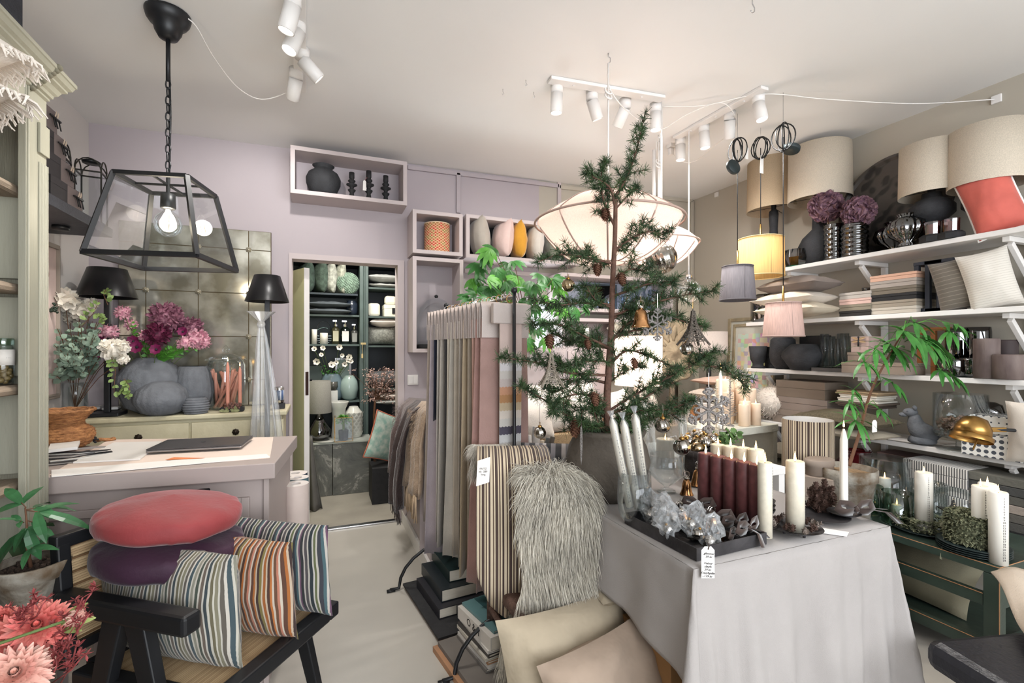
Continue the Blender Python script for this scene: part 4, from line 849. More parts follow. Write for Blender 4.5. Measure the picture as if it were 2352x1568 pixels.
bm.obj('berry_sprigs',BER,o); sm.obj('twig',BER,o,True); stems(o,(0,0,-.08),tips,STEM,.003)
# ================================================================ ceiling lights
SPW = mat('white_lamp_metal',(225,222,219),.4,0,.02)
def spot(label,px,py,aim,name='spotlight',on_=True,group=None,energy=26,lit=5):
    # the ceiling point under pixel (px, py); aim = direction vector of the head
    Zc = 2.8; v = P(px,py,Z=Zc); v.z = ceilz(v.x,v.y)-.001; v = P(px,py,Z=v.z-.03); o = thing(name,label,'spotlight',v,group=group)
    M().lathe([(.034,-.02),(.034,.03)],24).obj('mount',SPW,o,True)
    d = Vector(aim).normalized(); q = d.to_track_quat('-Z','Y').to_matrix().to_4x4(); m = M(); m.t = Matrix.Translation((0,0,-.022)) @ q
    m.lathe([(.0335,0),(.0335,-.105),(.031,-.108),(.029,-.104),(.027,-.10),(1e-4,-.10)][::-1],26); m.obj('head',SPW,o,True)
    m = M(); m.t = Matrix.Translation((0,0,-.022)) @ q; m.lathe([(.0275,-.1025),(1e-4,-.1026)],20); m.obj('diffuser',emit('spot_glow',(255,246,232),lit),o)
    if on_:
        p = v+Vector((0,0,-.022))+d*.118; lamp('SPOT','spotlight_beam',p,energy,(1,.965,.92),.028,p+d,1.9,.75)
    return o
def track(label,a,b,group=None):
    A,B = P(*a,Z=2.79),P(*b,Z=2.79); A.z = ceilz(A.x,A.y); B.z = ceilz(B.x,B.y); c = (A+B)/2; o = thing('ceiling_track',label,'ceiling light',c)
    m = M(); m.bar(A-c-Vector((0,0,.010)),B-c-Vector((0,0,.010)),.06,.018); m.obj('bar',SPW,o,bev=.003)
    m = M(); [m.lathe([(.007,-.005),(.007,0)],12,tuple(A.lerp(B,t)-c-Vector((0,0,.0195)))) for t in (.2,.5,.8)]; m.obj('screw_cap',SPW,o)
track('white ceiling track at the upper left carrying four spotlights',(684,-40),(690,212))
track('white ceiling track left of the tree top carrying four spotlights',(1262,192),(1522,238)); track('white ceiling track running to the right above the hanging shades',(1757,214),(1552,328))
G = 'white spotlights on the ceiling tracks'
for lb,px,py,aim in (('spotlight nearest the top edge, glaring straight down on the left track',672,2,(-.25,.1,-1)),('second spotlight of the left track, tilted with a bright lens',684,62,(-.35,-.15,-1)),
    ('third spotlight of the left track, turned to the right',694,126,(.9,.25,-.8)),('last spotlight of the left track, turned towards the lilac wall',680,172,(-.25,.9,-.75)),
    ('leftmost spotlight of the middle track, pointing down',1279,206,(0,.05,-1)),('second spotlight of the middle track, tilted right',1360,222,(.45,.1,-1)),('third spotlight of the middle track, tilted left',1436,240,(-.1,.75,-.9)),('rightmost spotlight of the middle track, pointing down',1506,250,(0,0,-1)),
    ('glaring spotlight at the near end of the right track',1742,228,(.05,-.2,-1)),('second spotlight of the right track, turned away',1676,268,(.5,.5,-1)),('third spotlight of the right track with a bright lens',1617,296,(.05,-.05,-1)),('spotlight at the far end of the right track',1563,326,(0,0,-1))):
    spot(lb,px,py,aim,group=G)
# power box and plug at the end of the right track
v = P(1546,334,Z=2.83); o = thing('power_outlet','white power outlet box with a plug at the end of the right track','outlet',v); M().cb((0,0,0),(.08,.05,.04)).obj('box',SPW,o,bev=.003); M().cb((-.02,0,-.05),(.035,.03,.05)).obj('plug',SPW,o,bev=.006)
def cable(label,pts,r=.0028,mt=CORD,name='ceiling_cable'):
    v = [Vector(p) for p in pts]; c = v[0]; m = M(); out = []
    for i in range(len(v)-1):
        p0,p1,p2,p3 = v[max(i-1,0)],v[i],v[i+1],v[min(i+2,len(v)-1)]
        for k in range(6):
            t = k/6; out.append(.5*((2*p1)+(p2-p0)*t+(2*p0-5*p1+4*p2-p3)*t*t+(3*p1-p0-3*p2+p3)*t**3)-c)
    out.append(v[-1]-c); m.tube(out,r,6); return one(m,name,mt,label,'cable',c,smooth=True)
def cz(px,py,d=.012):
    v = P(px,py,Z=2.8); return P(px,py,Z=ceilz(v.x,v.y)-d)
cable('white cable looping under the ceiling from the lantern canopy to the left track',[cz(420,36),cz(450,60,.03),cz(490,130,.07),cz(545,200,.10),cz(600,228,.10),cz(660,212,.05),cz(684,190,.03)])
cable('white cable running across the ceiling to the right wall',[cz(1522,245),cz(1620,242,.03),cz(1752,216),cz(1900,228,.035),cz(2100,238,.04),P(2285,228,X=XR-.02)])
cable('white cable sagging below the right track from its power plug',[cz(1544,352,.05),cz(1570,372,.10),cz(1600,368,.11),cz(1640,335,.1),cz(1690,300,.07)])
# ---------------------------------------------------------------- fabric pendants
FABR = shade_mat('blush_silk',(232,216,208),.55,60,(3,14,3)); SEAM = mat('shade_seam',(176,150,138),.8)
def cloud_lamp(label,c,Rr,ht,hb,n=10,rot=0):
    o = thing('fabric_pendant_lamp',label,'pendant lamp',c)
    def prof(t):                                     # 0 bottom opening -> 1 top
        if t < .55: q = t/.55; return (Rr*(.22+.78*q),-hb*(1-q**2.1))
        q = (t-.55)/.45; return (Rr*(1-.87*q),ht*(1-(1-q)**1.9))
    def g(u,t):
        r,z = prof(t); a = 2*PI*u; f = (u*n) % 1; sag = 1-.045*math.sin(PI*f)*(1-abs(2*t-1)**2); poly = math.cos(PI/n)/math.cos(((a+PI/n) % (2*PI/n))-PI/n)
        poly = 1-(1-poly)*.55; return (r*sag*math.cos(a+rot)*1.0,r*sag*math.sin(a+rot),z)
    M().grid(g,n*8,26,True).obj('lamp_shade',FABR,o,True)
    m = M()
    for i in range(n): m.tube([(prof(k/14)[0]*1.003*math.cos(2*PI*i/n+rot),prof(k/14)[0]*1.003*math.sin(2*PI*i/n+rot),prof(k/14)[1]) for k in range(15)],.004,5)
    m.tube([(Rr*1.003*math.cos(2*PI*k/80),Rr*1.003*math.sin(2*PI*k/80),.0) for k in range(81)],.0055,6,False); r0 = prof(0)[0]
    m.tube([(r0*math.cos(2*PI*k/30),r0*math.sin(2*PI*k/30),-hb) for k in range(31)],.003,5,False); m.obj('seams',SEAM,o,True)
    M().sph((0,0,.0),.045,14).obj('bulb',emit('warm_bulb',(255,226,196),5),o,True)
    zc = ceilz(c[0],c[1])-c[2]; M().tube([(0,0,.04),(0,0,zc-.05)],.0045,6).obj('cord',CORD,o,True)
    m = M(); m.tube([(0,0,zc-.05),(.012,0,zc-.04),(.012,0,zc-.02),(0,0,zc-.015),(0,0,zc)],.0025,6); m.obj('ceiling_hook',CHROME,o,True)
    m = M(); [m.tube([(.018*math.cos(t)*s_,.012*math.sin(t),zc-.20+.012*s_+.02*math.sin(t*1.0)) for t in [k*.5 for k in range(14)]],.0045,6) for s_ in (1,-1)]; m.obj('knot',CORD,o,True)
    lamp('POINT','fabric_pendant_bulb',c,5,(1,.9,.82),.12); return o
BP = P(1397,512,D=2.37); cloud_lamp('large blush fabric pendant lamp with wire ribs behind the tree top',BP,.365,.145,.20,10,.35)
v = P(1512,560,D=3.3); cloud_lamp('second blush fabric pendant lamp partly hidden behind the large one',v,.27,.12,.15,10,.1)
c_ = P(1395,170,D=2.37); cable('white cord looping from the knot of the large pendant to the ceiling',[c_,P(1402,205,D=2.38),P(1430,245,D=2.45),cz(1480,285,.12),cz(1520,297,.12),cz(1580,262,.06),cz(1655,236,.03),cz(1688,265,.05),cz(1690,290,.06)])
# ---------------------------------------------------------------- thread shades
def thread_mat(name,rgb,tr): return shade_mat(name,rgb,tr,90,(2.5,2.5,.03))
def thread_lamp(label,px,py,wt,wb,hh,D,rgb,tr,glow,hook,plug='disc',cord=CORDB):
    v = P(px,py+hh,D=D); rt,rb,h = s(wt,v)/2,s(wb,v)/2,s(hh,v); o = thing('thread_pendant_lamp',label,'pendant lamp',v,group='hanging thread lampshades')
    mt = thread_mat(label.split()[0]+'_thread',rgb,tr); M().lathe([(rb,0),(rt,h),(rt-.003,h),(rb-.003,0),(rb,0)],48).obj('lamp_shade',mt,o,True)
    m = M(); [m.tube([(q_*math.cos(2*PI*k/40),q_*math.sin(2*PI*k/40),z_) for k in range(41)],.0035,5,False) for q_,z_ in ((rb,0),(rt,h))]; a = -2.0; m.tube([(rb*1.003*math.cos(a),rb*1.003*math.sin(a),0),(rt*1.003*math.cos(a),rt*1.003*math.sin(a),h)],.0016,5); m.obj('rim',mat(label.split()[0]+'_rim',tuple(c*.8 for c in rgb),.8),o,True)
    hv = P(*hook,D=D); zc = ceilz(v.x,v.y)-v.z; zk = hv.z-v.z
    M().tube([(0,0,h*.5),(0,0,h+.10)],.006,8).obj('stem',BRASS,o,True); m = M(); [m.tube([(0,0,h-.004),(rt*math.cos(q),rt*math.sin(q),h-.004)],.0015,4) for q in (.5,2.6,4.7)]; m.obj('ring_holder',CHROME,o)
    M().tube([(0,0,h+.09),(0,0,zk)],.0028 if cord is CORDB else .002,6).obj('cord',cord,o,True)
    m = M(); rr_ = random.Random(px)
    for k in range(4):
        R1,R2 = .06*rr_.uniform(.8,1.1),.075*rr_.uniform(.85,1.15); ph = rr_.uniform(-.5,.5)+k*.75
        m.tube([(R1*math.sin(t)*math.cos(ph),R1*math.sin(t)*math.sin(ph),zk+R2*math.cos(t)-.0) for t in [q*2*PI/20 for q in range(21)]],.0035,6,False)
    m.obj('cord_coil',CORDB,o,True)
    m = M(); pz = zk-.09
    m.t = Matrix.Translation((-.05 if px < 1720 else .06,0,pz-.03 if px < 1720 else zk-.07)) @ Matrix.Rotation(1.35 if px < 1720 else .3,4,'Y' if px > 1720 else 'X'); m.lathe([(.045,0),(.048,.005),(.048,.022),(.044,.026)],26)
    if not (1730 < px < 1780): m.obj('ceiling_cup',mat('black_green_cup',(34,44,46),.5),o,True)
    M().tube([(0,0,zk+.07),(.006,0,zk+.08),(0,0,zk+.09),(0,0,zc)],.002,5).obj('hook',CHROME,o)
    if px > 1740 and px < 1780: M().prism([(-.016,h+.44),(.016,h+.44),(.018,h+.55),(.006,h+.57),(-.01,h+.56)],-.008,-.007).obj('price_tag',PAPER,o)
    if px < 1720: M().prism([(.01,zk-.07),(.035,zk-.07),(.037,zk+.0),(.02,zk+.005)],-.05,-.049).obj('price_tag',PAPER,o)
    if glow: lamp('POINT','thread_lamp_bulb',v+Vector((0,0,h*.5)),glow,(1,.82,.5),.05)
    return o
thread_lamp('grey thread pendant lampshade, lowest left of the three',1694,612,66,78,77,3.0,(118,114,118),.15,0,(1690,345))
thread_lamp('yellow glowing thread pendant lampshade, highest of the three',1747,549,95,99,86,3.2,(232,202,144),.5,1.1,(1757,340))
thread_lamp('pink thread pendant lampshade, lowest right of the three',1799,696,72,86,76,2.75,(212,182,172),.3,0,(1799,315))
# silver glass spheres and cords hanging behind the tree
def glass_ball(label,px,py,rpx,D,mt,tw=6,rib=16):
    v = P(px,py,D=D); r = s(rpx,v); o = thing('glass_sphere',label,'hanging sphere',v,group='hanging glass spheres'); n = 96; m = M()
    vs = []; K = 24
    def g(u,t): a = 2*PI*u; ph = PI*(.001+.998*t); rr = r*(1+.022*math.cos(rib*a+tw*t*3)); return (rr*math.sin(ph)*math.cos(a),rr*math.sin(ph)*math.sin(a),-rr*math.cos(ph))
    m.grid(g,n,K,True); m.obj('glass',mt,o,True); M().lathe([(.02,r*.98),(.02,r+.03),(1e-4,r+.035)],14).obj('cap',CHROME,o,True)
    M().tube([(0,0,r+.03),(0,0,ceilz(v.x,v.y)-v.z)],.005,6).obj('cord',CORD,o,True)
glass_ball('large silver swirled glass sphere hanging below the second pendant',1520,594,34,2.85,SILV)
glass_ball('clear swirled glass sphere hanging beside the tree tip',1582,668,26,3.2,GLASS)
o = thing('fluorescent_tube','pair of white tube fittings hanging vertically behind the large pendant','tube lamp',P(1507,400,D=3.4)); zz = P(1507,345,D=3.4).z-o.location.z
[M().tube([(x,0,-.25),(x,0,zz)],.012,10).obj('tube',WHT,o,True) for x in (-.02,.03)]; M().tube([(0,0,zz),(0,0,ceilz(o.location.x,o.location.y)-o.location.z)],.003,5).obj('wire',CORD,o)
v = P(1728,5,Z=2.8); one(M().tube([(0,0,0),(0,0,-.03),(.012,0,-.045),(.012,0,-.06),(0,0,-.068),(-.01,0,-.06)],.0025,6),'ceiling_hook',CHROME,'bare metal hook in the ceiling at the top edge','hook',(v.x,v.y,ceilz(v.x,v.y)-.0),smooth=True)
for i,(px,py) in enumerate(((1155,212),(1208,192),(1226,220))):
    v = P(px,py,Z=2.8); one(M().tube([(0,0,0),(0,0,-.015),(.007,0,-.025),(0,0,-.034),(-.005,0,-.028)],.0016,6),'ceiling_hook',CHROME,['small white ceiling hook, left of three in the middle of the ceiling','small white ceiling hook, upper of three in the middle of the ceiling','small white ceiling hook, right of three in the middle of the ceiling'][i],'hook',(v.x,v.y,ceilz(v.x,v.y)),smooth=True,group='small ceiling hooks')
# ================================================================ back room beyond the doorway
NAVY = mat('dark_green_cabinet_paint',(34,44,50),.5,0,.15); GRN = mat('grey_green_frame',(72,86,82),.45,0,.12)
CYF = 5.0; cl = Vector((.33,CYF+.17,0)); o = thing('dark_cabinet','dark green open cabinet with shelves seen through the doorway','cabinet',cl)
def bx(px,Y=CYF): return P(px,0,Y=Y).x
def bz(px,py,Y=CYF): return P(px,py,Y=Y).z
m = WM(cl); m.box(-.35,CYF+.34,0,.98,CYF+.36,2.25); m.box(-.35,CYF,0,-.32,CYF+.34,2.25); m.box(.95,CYF,0,.98,CYF+.34,2.25); m.box(-.32,CYF+.02,2.2,.95,CYF+.34,2.25); m.obj('carcass',NAVY,o)
xm0,xm1 = bx(826),bx(846); m = WM(cl); m.box(xm0,CYF-.02,0,xm0+.035,CYF+.33,2.24); m.box(xm1-.035,CYF-.02,0,xm1,CYF+.33,2.24); m.box(xm0+.035,CYF-.035,0,xm1-.035,CYF+.3,2.24); m.obj('post',GRN,o,bev=.004)
LSH = [bz(770,722),bz(770,790),bz(770,921)]; RSH = [bz(880,660),bz(880,726),bz(880,793),bz(880,892)]
for z in LSH: m = WM(cl); m.box(-.32,CYF+.01,z-.018,xm0-.001,CYF+.33,z); m.obj('shelf',GRN,o)
for z in RSH: m = WM(cl); m.box(xm1+.001,CYF+.01,z-.018,.95,CYF+.33,z); m.obj('shelf',GRN,o)
m = WM(cl); m.cb(((xm0+xm1)/2-.01,CYF-.045,bz(836,789)),(.05,.02,.02)); m.tube([((xm0+xm1)/2-.015,CYF-.05,bz(836,789)),((xm0+xm1)/2-.018,CYF-.05,bz(836,812))],.002,4); m.box((xm0+xm1)/2-.03,CYF-.052,bz(836,822),(xm0+xm1)/2-.012,CYF-.049,bz(836,812)); m.obj('latch',mat('old_brass',(150,130,90),.35,.8),o)
# marble block cabinet
MARB,nt,b,N,L = nodes('dark_marble'); b.inputs['Roughness'].default_value = .35
nz = N('ShaderNodeTexNoise'); nz.inputs['Scale'].default_value = 4; nz.inputs['Detail'].default_value = 12; nz.inputs['Distortion'].default_value = 1.8; nz.inputs['Roughness'].default_value = .7; L(_tc(N,L),nz.inputs[0])
cr = N('ShaderNodeValToRGB'); e = cr.color_ramp.elements; e[0].position = .3; e[0].color = (*lin((70,72,68)),1); e[1].position = .55; e[1].color = (*lin((104,104,98)),1)
q = e.new(.6); q.color = (*lin((160,158,150)),1); q = e.new(.64); q.color = (*lin((100,100,94)),1); L(nz.outputs[0],cr.inputs[0]); L(cr.outputs[0],b.inputs['Base Color'])
MY0 = 4.68; mz = P(780,1018,Y=MY0).z; mx1 = P(852,0,Y=MY0).x; ml = Vector((.1,MY0+.15,0)); o = thing('marble_block','low dark marble veneered block in the back room','marble block',ml)
xs = P(764,0,Y=MY0).x; m = WM(ml); m.box(-.25,MY0,0,xs-.002,MY0+.30,mz); m.obj('left_panel',MARB,o,bev=.002); m = WM(ml); m.box(xs+.002,MY0-.004,0,mx1,MY0+.30,mz); m.obj('right_panel',MARB,o,bev=.002)
m = WM(ml); m.box(-.25,MY0-.015,mz+.001,mx1+.01,MY0+.30,mz+.018); m.obj('top_slab',mat('pale_marble',(176,180,172),.3,0,.1,12),o,bev=.003)
MT = mz+.019
GV = [mat('green_velvet_%d' % i,c,.9,0,.3,30,.3,90) for i,c in enumerate(((48,62,54),(60,74,64),(150,152,142),(150,152,138),(112,132,116)))]
zt = LSH[0]
def bo(px,z,Y=CYF+.15): return on(px,z,Y=Y)
# row of upright cushions on the top shelf: they stand on the folded dark ones
z0 = bz(770,672); o = thing('storage_shelf_board','dark board under the row of upright cushions in the back cabinet','shelf board',(.0,CYF+.17,z0-.02)); M().box(-.31,-.15,0,bx(822),.16,.018).obj('board',NAVY,o)
for i,(px,w_,h_,lb) in enumerate(((703,38,62,'dark green cushion, leftmost in the back cabinet row'),(735,34,66,'dark green velvet cushion, second in the back cabinet row'),(756,30,64,'pale grey pointed cushion in the back cabinet row'),(779,24,66,'sand coloured pointed cushion beside the round tufted one'))):
    v = bo(px,z0); cushion(lb,v,.30,s(h_+8,v),s(w_,v),GV[i],rz=PI/2+.3,group='upright cushions in the back cabinet',seed=i)
v = bo(800,z0+.0,CYF+.05); r = s(24,v); m = M(); m.sph((0,0,r),r,20,1,1,.45)
for i in range(400):
    y = 1-2*(i+.5)/400; a_ = i*2.39996; q_ = math.sqrt(1-y*y); d_ = Vector((q_*math.cos(a_),q_*math.sin(a_)*.45,y)); m.sph(Vector((0,0,r))+d_*r,.008,5)
one(m,'tufted_cushion',GV[4],'round tufted grey-green cushion at the right of the cabinet row','cushion',v,smooth=True)
for i,(y_,c,lb) in enumerate(((722,(74,80,84),'dark grey folded cushion, lower of the two on the cabinet shelf'),(706,(70,76,80),'dark grey folded cushion, upper of the two on the cabinet shelf'))):
    v = bo(755,bz(755,y_)+.0,CYF+.10); cushion(lb,(v.x,v.y+.16,v.z+.03+.004),.44,.3,.065,mat('dark_linen_%d' % i,c,.9,0,.1,10,.2,200),rx=PI/2,group='dark folded cushions in the back cabinet',seed=i+5)
v = bo(808,LSH[0]+.001,CYF+.12); lathe_thing('dark_jar','small dark glass jar beside the folded dark cushions','jar',v,scale_prof([(.7,0),(1,.2),(1,.8),(.8,.9),(.9,1)],s(26,v),s(34,v)),mat('dark_blue_glass',(40,48,60),.15),n=20)
# bottles and candles
z = LSH[1]+.001
CRMX = mat('label_cream',(190,186,160),.7)
for px,w_,h_,mt,lb in ((771,17,55,mat('amber_olive_glass',(86,84,62),.15),'olive pump bottle with cream label, left of three'),(793,20,54,GLASSG,'clear pump bottle with a hanging tag, middle of three'),(814,15,46,mat('smoke_bottle',(84,84,82),.2),'short grey pump bottle, right of three')):
    v = bo(px,z); r = s(w_,v)/2; h = s(h_,v); o = thing('pump_bottle',lb,'bottle',v,group='pump bottles in the back cabinet')
    M().lathe([(r,0),(r,h*.64),(r*.6,h*.7),(r*.35,h*.74)],20).obj('bottle',mt,o,True)
    m = M(); m.lathe([(r*.42,h*.74),(r*.42,h*.84),(r*.15,h*.86),(r*.15,h*.97)],12); m.box(-r*.7,-r*.2,h*.94,r*.3,r*.2,h); m.obj('pump',CHROME,o)
    m = M(); m.box(-r*.7,-r*1.03,h*.12,r*.7,-r*.8,h*.55); m.obj('label',CRMX if px == 771 else PAPER if px == 793 else mat('grey_label',(150,150,146),.7),o)
for px,w_,h_,lb in ((722,12,34,'tall white pillar candle on the cabinet shelf by the door'),(744,17,26,'white pillar candle in front of the round lantern ring')):
    v = bo(px,z,CYF+.08); candle(lb,v,s(w_,v)/2,s(h_,v),WAXW,'white candles in the back cabinet',lit=False)
v = bo(744,z,CYF+.2); o = thing('wire_basket','round wire lantern basket with a hoop handle behind the white candle','basket',v); r = s(19,v); m = M()
m.tube([(r*math.cos(t),0,r+r*math.sin(t)) for t in [k*PI/12 for k in range(25)]],.003,5); [m.tube([(-r*math.cos(q),0,r-r*math.sin(q)),(r*math.cos(q),0,r-r*math.sin(q))],.0012,4) for q in (0,.3,.6,.9,1.2)]; m.obj('ring',GLASSG,o); M().tube([(r*.8*math.cos(t),0,r*1.7+r*1.1*math.sin(t)) for t in [k*PI/10 for k in range(11)]],.002,5).obj('handle',CHROME,o)
# right hand side of the cabinet
LG = mat('light_grey_linen',(170,172,168),.9,0,.06,10,.3,60)
v = bo(878,RSH[0]+.028,CYF+.3); cushion('light grey cushion lying at the bottom of the upper right compartment',v,.34,.3,.05,LG,rx=PI/2,group='grey cushions in the back cabinet',seed=3)
v = bo(878,RSH[0]+.11,CYF+.3); cushion('light grey gathered cushion lying on top in the upper right compartment',v,.36,.3,.085,LG,rx=PI/2,group='grey cushions in the back cabinet',seed=4)
IV = mat('ivory_box',(226,224,206),.6,0,.02)
for px,z_,w_,h_,lb in ((858,RSH[1]+.001,27,30,'rounded white lamp cube on the cabinet shelf'),(896,RSH[1]+s(27,bo(896,1.5))+.004,25,20,'small rounded white lamp cube on top of the ivory box')):
    v = bo(px,z_,CYF+.12); o = one(M().cb((0,0,s(h_,v)/2),(s(w_,v),s(w_,v),s(h_,v))),'lamp_cube',IV,lb,'lamp cube',v,bev=.025,group='white lamp cubes in the back cabinet')
v = bo(902,RSH[1]+.001,CYF+.14); o = box_thing('storage_box','ivory box with a dark clasp in the back cabinet','box',v,.2,.2,s(27,v),IV,lid=1,lidh=.35); M().box(-.02,-.108,.03,.03,-.102,.09).obj('clasp',BLK,o)
v = bo(876,RSH[2]+.005,CYF+.14); cushion('grey speckled cushion standing in the back cabinet',v,s(68,v),s(42,v),.16,mat('grey_sparkle',(128,130,122),.6,0,.3,60,.3,120),seed=9)
v = bo(880,RSH[2]+s(42,v)+.05,CYF+.28); cushion('off-white cushion lying on top of the speckled one',v,s(70,v),.26,.1,FRW,rx=PI/2,seed=8)
v = bo(884,RSH[3]+.004,CYF+.13); m = M(); m.t = Matrix.Translation((-.17,0,.085)) @ Matrix.Rotation(PI/2,4,'Y'); m.lathe([(1e-4,0),(.06,.004),(.083,.03),(.085,.06),(.085,.34),(.07,.38)],24); one(m,'bolster_cushion',mat('slate_linen',(86,90,92),.9,0,.1,10,.2,200),'slate grey bolster cushion in the lower right compartment','cushion',v,smooth=True)
v = bo(895,bz(890,895)-.13,CYF+.3); [cushion(lb,(v.x,v.y,v.z+k*.06),.38,.3,.055,FRW if k else LG,rx=PI/2,group='pale cushions at the bottom of the back cabinet') for k,lb in ((0,'light grey cushion lying behind the dried tree, lower'),(1,'off-white cushion lying behind the dried tree, upper'))]
# things on the marble block
def mo(px,Y=4.80): return on(px,MT,Y=Y)
GLZ = mat('pale_celadon_glaze',(158,178,172),.2,0,.12,5); WGL = mat('white_glaze',(206,206,198),.2,0,.03)
z = LSH[2]+.001
v = bo(802,z,CYF+.08); lathe_thing('celadon_vase','pale celadon egg-shaped vase on the lower cabinet shelf','vase',v,scale_prof([(.5,0),(.8,.1),(1,.45),(.9,.75),(.55,.97),(.45,1)],s(40,v),s(56,v)),GLZ)
v = bo(762,z,CYF+.14); BVs = v; lathe_thing('blue_grey_vase','wide blue grey vase holding white anemones in the cabinet','vase',v,scale_prof([(.8,0),(1,.15),(1,.7),(.8,.9),(.7,1)],s(50,v),s(60,v)),mat('blue_grey_glaze',(110,128,136),.3),n=28,shell=.004)
v = bo(765,z,CYF+.03); box_thing('small_box','small white box with a dark dot in front of the anemone vase','box',v,s(20,v),.05,s(24,v),WGL); v = v+Vector((0,0,s(24,v)+.001)); lathe_thing('smoked_votive','small smoked votive glass on the white box','votive',v,scale_prof([(.6,0),(1,.4),(.9,1)],s(22,v),s(20,v)),mat('smoked_brown',(80,80,74),.2),n=6,shell=.003)
ob = BVs+Vector((0,0,.2)); o = thing('anemone_bouquet','bouquet of white anemones with dark centres in the blue grey vase','bouquet',ob); tips = []
for px,py,r_ in ((722,802,7),(742,799,7),(779,797,8),(728,830,9),(761,838,9),(772,832,6),(792,836,7),(803,820,8),(801,826,7),(785,816,6),(738,815,6),(806,830,6)):
    p = P(px,py,Y=CYF+.0)-ob; tips.append(p); cup_flower(o,p,s(r_,p+ob),WPT,(R.uniform(-.3,.3),-1,R.uniform(-.2,.4)),BLKM,6)
stems(o,(0,.05,-.14),tips); m = M(); st = M(); [sprig(m,st,(0,0,-.02),P(x,y,Y=CYF+.05)-ob,5,.03,.02) for x,y in ((735,850),(750,850),(770,850),(785,845),(745,835))]; m.obj('leaves',LEAFG,o); st.obj('twig',STEM,o)
v = bo(793,z,CYF+.24); o = thing('small_mirror','narrow silver framed mirror standing behind the vases in the cabinet','mirror',v,.1); M().box(-.10,0,0,.06,.012,.42).obj('frame',CHROME,o); M().box(-.08,-.002,.02,.04,0,.40).obj('glass',GLZ,o)
v = bo(722,z,CYF+.24); box_thing('canvas_picture','small grey picture leaning at the left of the cabinet','picture',v,.15,.012,.34,mat('sea_picture',(100,112,112),.8,0,.2,5)); 
v = mo(733,4.78); h = s(138,v); o = thing('table_lamp','glass based table lamp with large grey drum shade beside the door','lamp',v); r = s(24,v)
M().lathe([(.03,0),(r,.05),(r*1.05,.1),(r*.5,.19),(.02,.26),(.015,h*.45)],24).obj('glass_base',GLASSB,o,True); M().lathe([(s(27,v),h*.47),(s(25,v),h),(s(25,v)-.003,h),(s(27,v)-.003,h*.47),(s(27,v),h*.47)],30).obj('lamp_shade',shade_mat('grey_linen_shade',(160,158,150),.3),o,True)
v = mo(778,4.86); lathe_thing('white_vase','tall white flared vase standing on the marble block','vase',v,scale_prof([(.7,0),(.75,.1),(.62,.5),(.7,.8),(1,.98),(.98,1)],s(44,v),s(84,v)),WGL,shell=.004)
v = mo(812,4.88); m = M(); r = s(19,v); h = s(70,v); m.lathe([(r*.85,0),(r,h*.1),(r,h*.8),(r*.6,h*.95),(r*.5,h)],32)
for j in range(7):
    for k in range(12): a_ = 2*PI*(k+.5*(j % 2))/12; m.leaf((r*math.cos(a_),r*math.sin(a_),h*.1+j*h*.1),(math.cos(a_)*.5,math.sin(a_)*.5,.8),(-math.cos(a_),-math.sin(a_),0),h*.12,r*.45,-.2,2,.1)
one(m,'scaled_vase',WGL,'white vase with scale-like leaves beside the glass box','vase',v)
v = mo(789,4.73); o = thing('glass_box','brass edged glass box holding a small green plant','glass box',v); w_ = s(19,v); h = s(54,v); m = M(); fr = M()
[m.box(*q) for q in ((-w_,-w_,0,w_,-w_+.002,h),(-w_,w_-.002,0,w_,w_,h),(-w_,-w_,0,-w_+.002,w_,h),(w_-.002,-w_,0,w_,w_,h))]; [fr.bar((a_*w_,b_*w_,0),(a_*w_,b_*w_,h),.004) for a_ in (-1,1) for b_ in (-1,1)]
[fr.bar((a_*w_,-w_,z_),(a_*w_,w_,z_),.004) for a_ in (-1,1) for z_ in (0.002,h)]; [fr.bar((-w_,a_*w_,z_),(w_,a_*w_,z_),.004) for a_ in (-1,1) for z_ in (0.002,h)]; m.obj('panes',GLASS,o); fr.obj('edge',BRASS,o)
o = thing('small_plant','small green leafy plant in a dark pot inside the glass box','plant',v+Vector((0,0,.004))); M().lathe([(.04,0),(.045,.09)],16).obj('pot',BLKM,o); m = M()
for i in range(120): d_ = Vector((R.uniform(-1,1),R.uniform(-1,1),R.uniform(0,1.2))).normalized(); m.leaf(Vector((0,0,.16))+d_*.055,d_,(0,0,1),.03,.02,.3,2,.1)
m.obj('leaves',LEAFB,o); M().tube([(0,0,.08),(0,0,.2)],.01,6).obj('stem',STEM,o)
v = mo(750,4.78); lathe_thing('pale_plate','pale round plate on the marble block','plate',v+Vector((0,-.02,0)),[(.09,0),(.12,.006),(.11,.008),(1e-4,.005)],WGL)
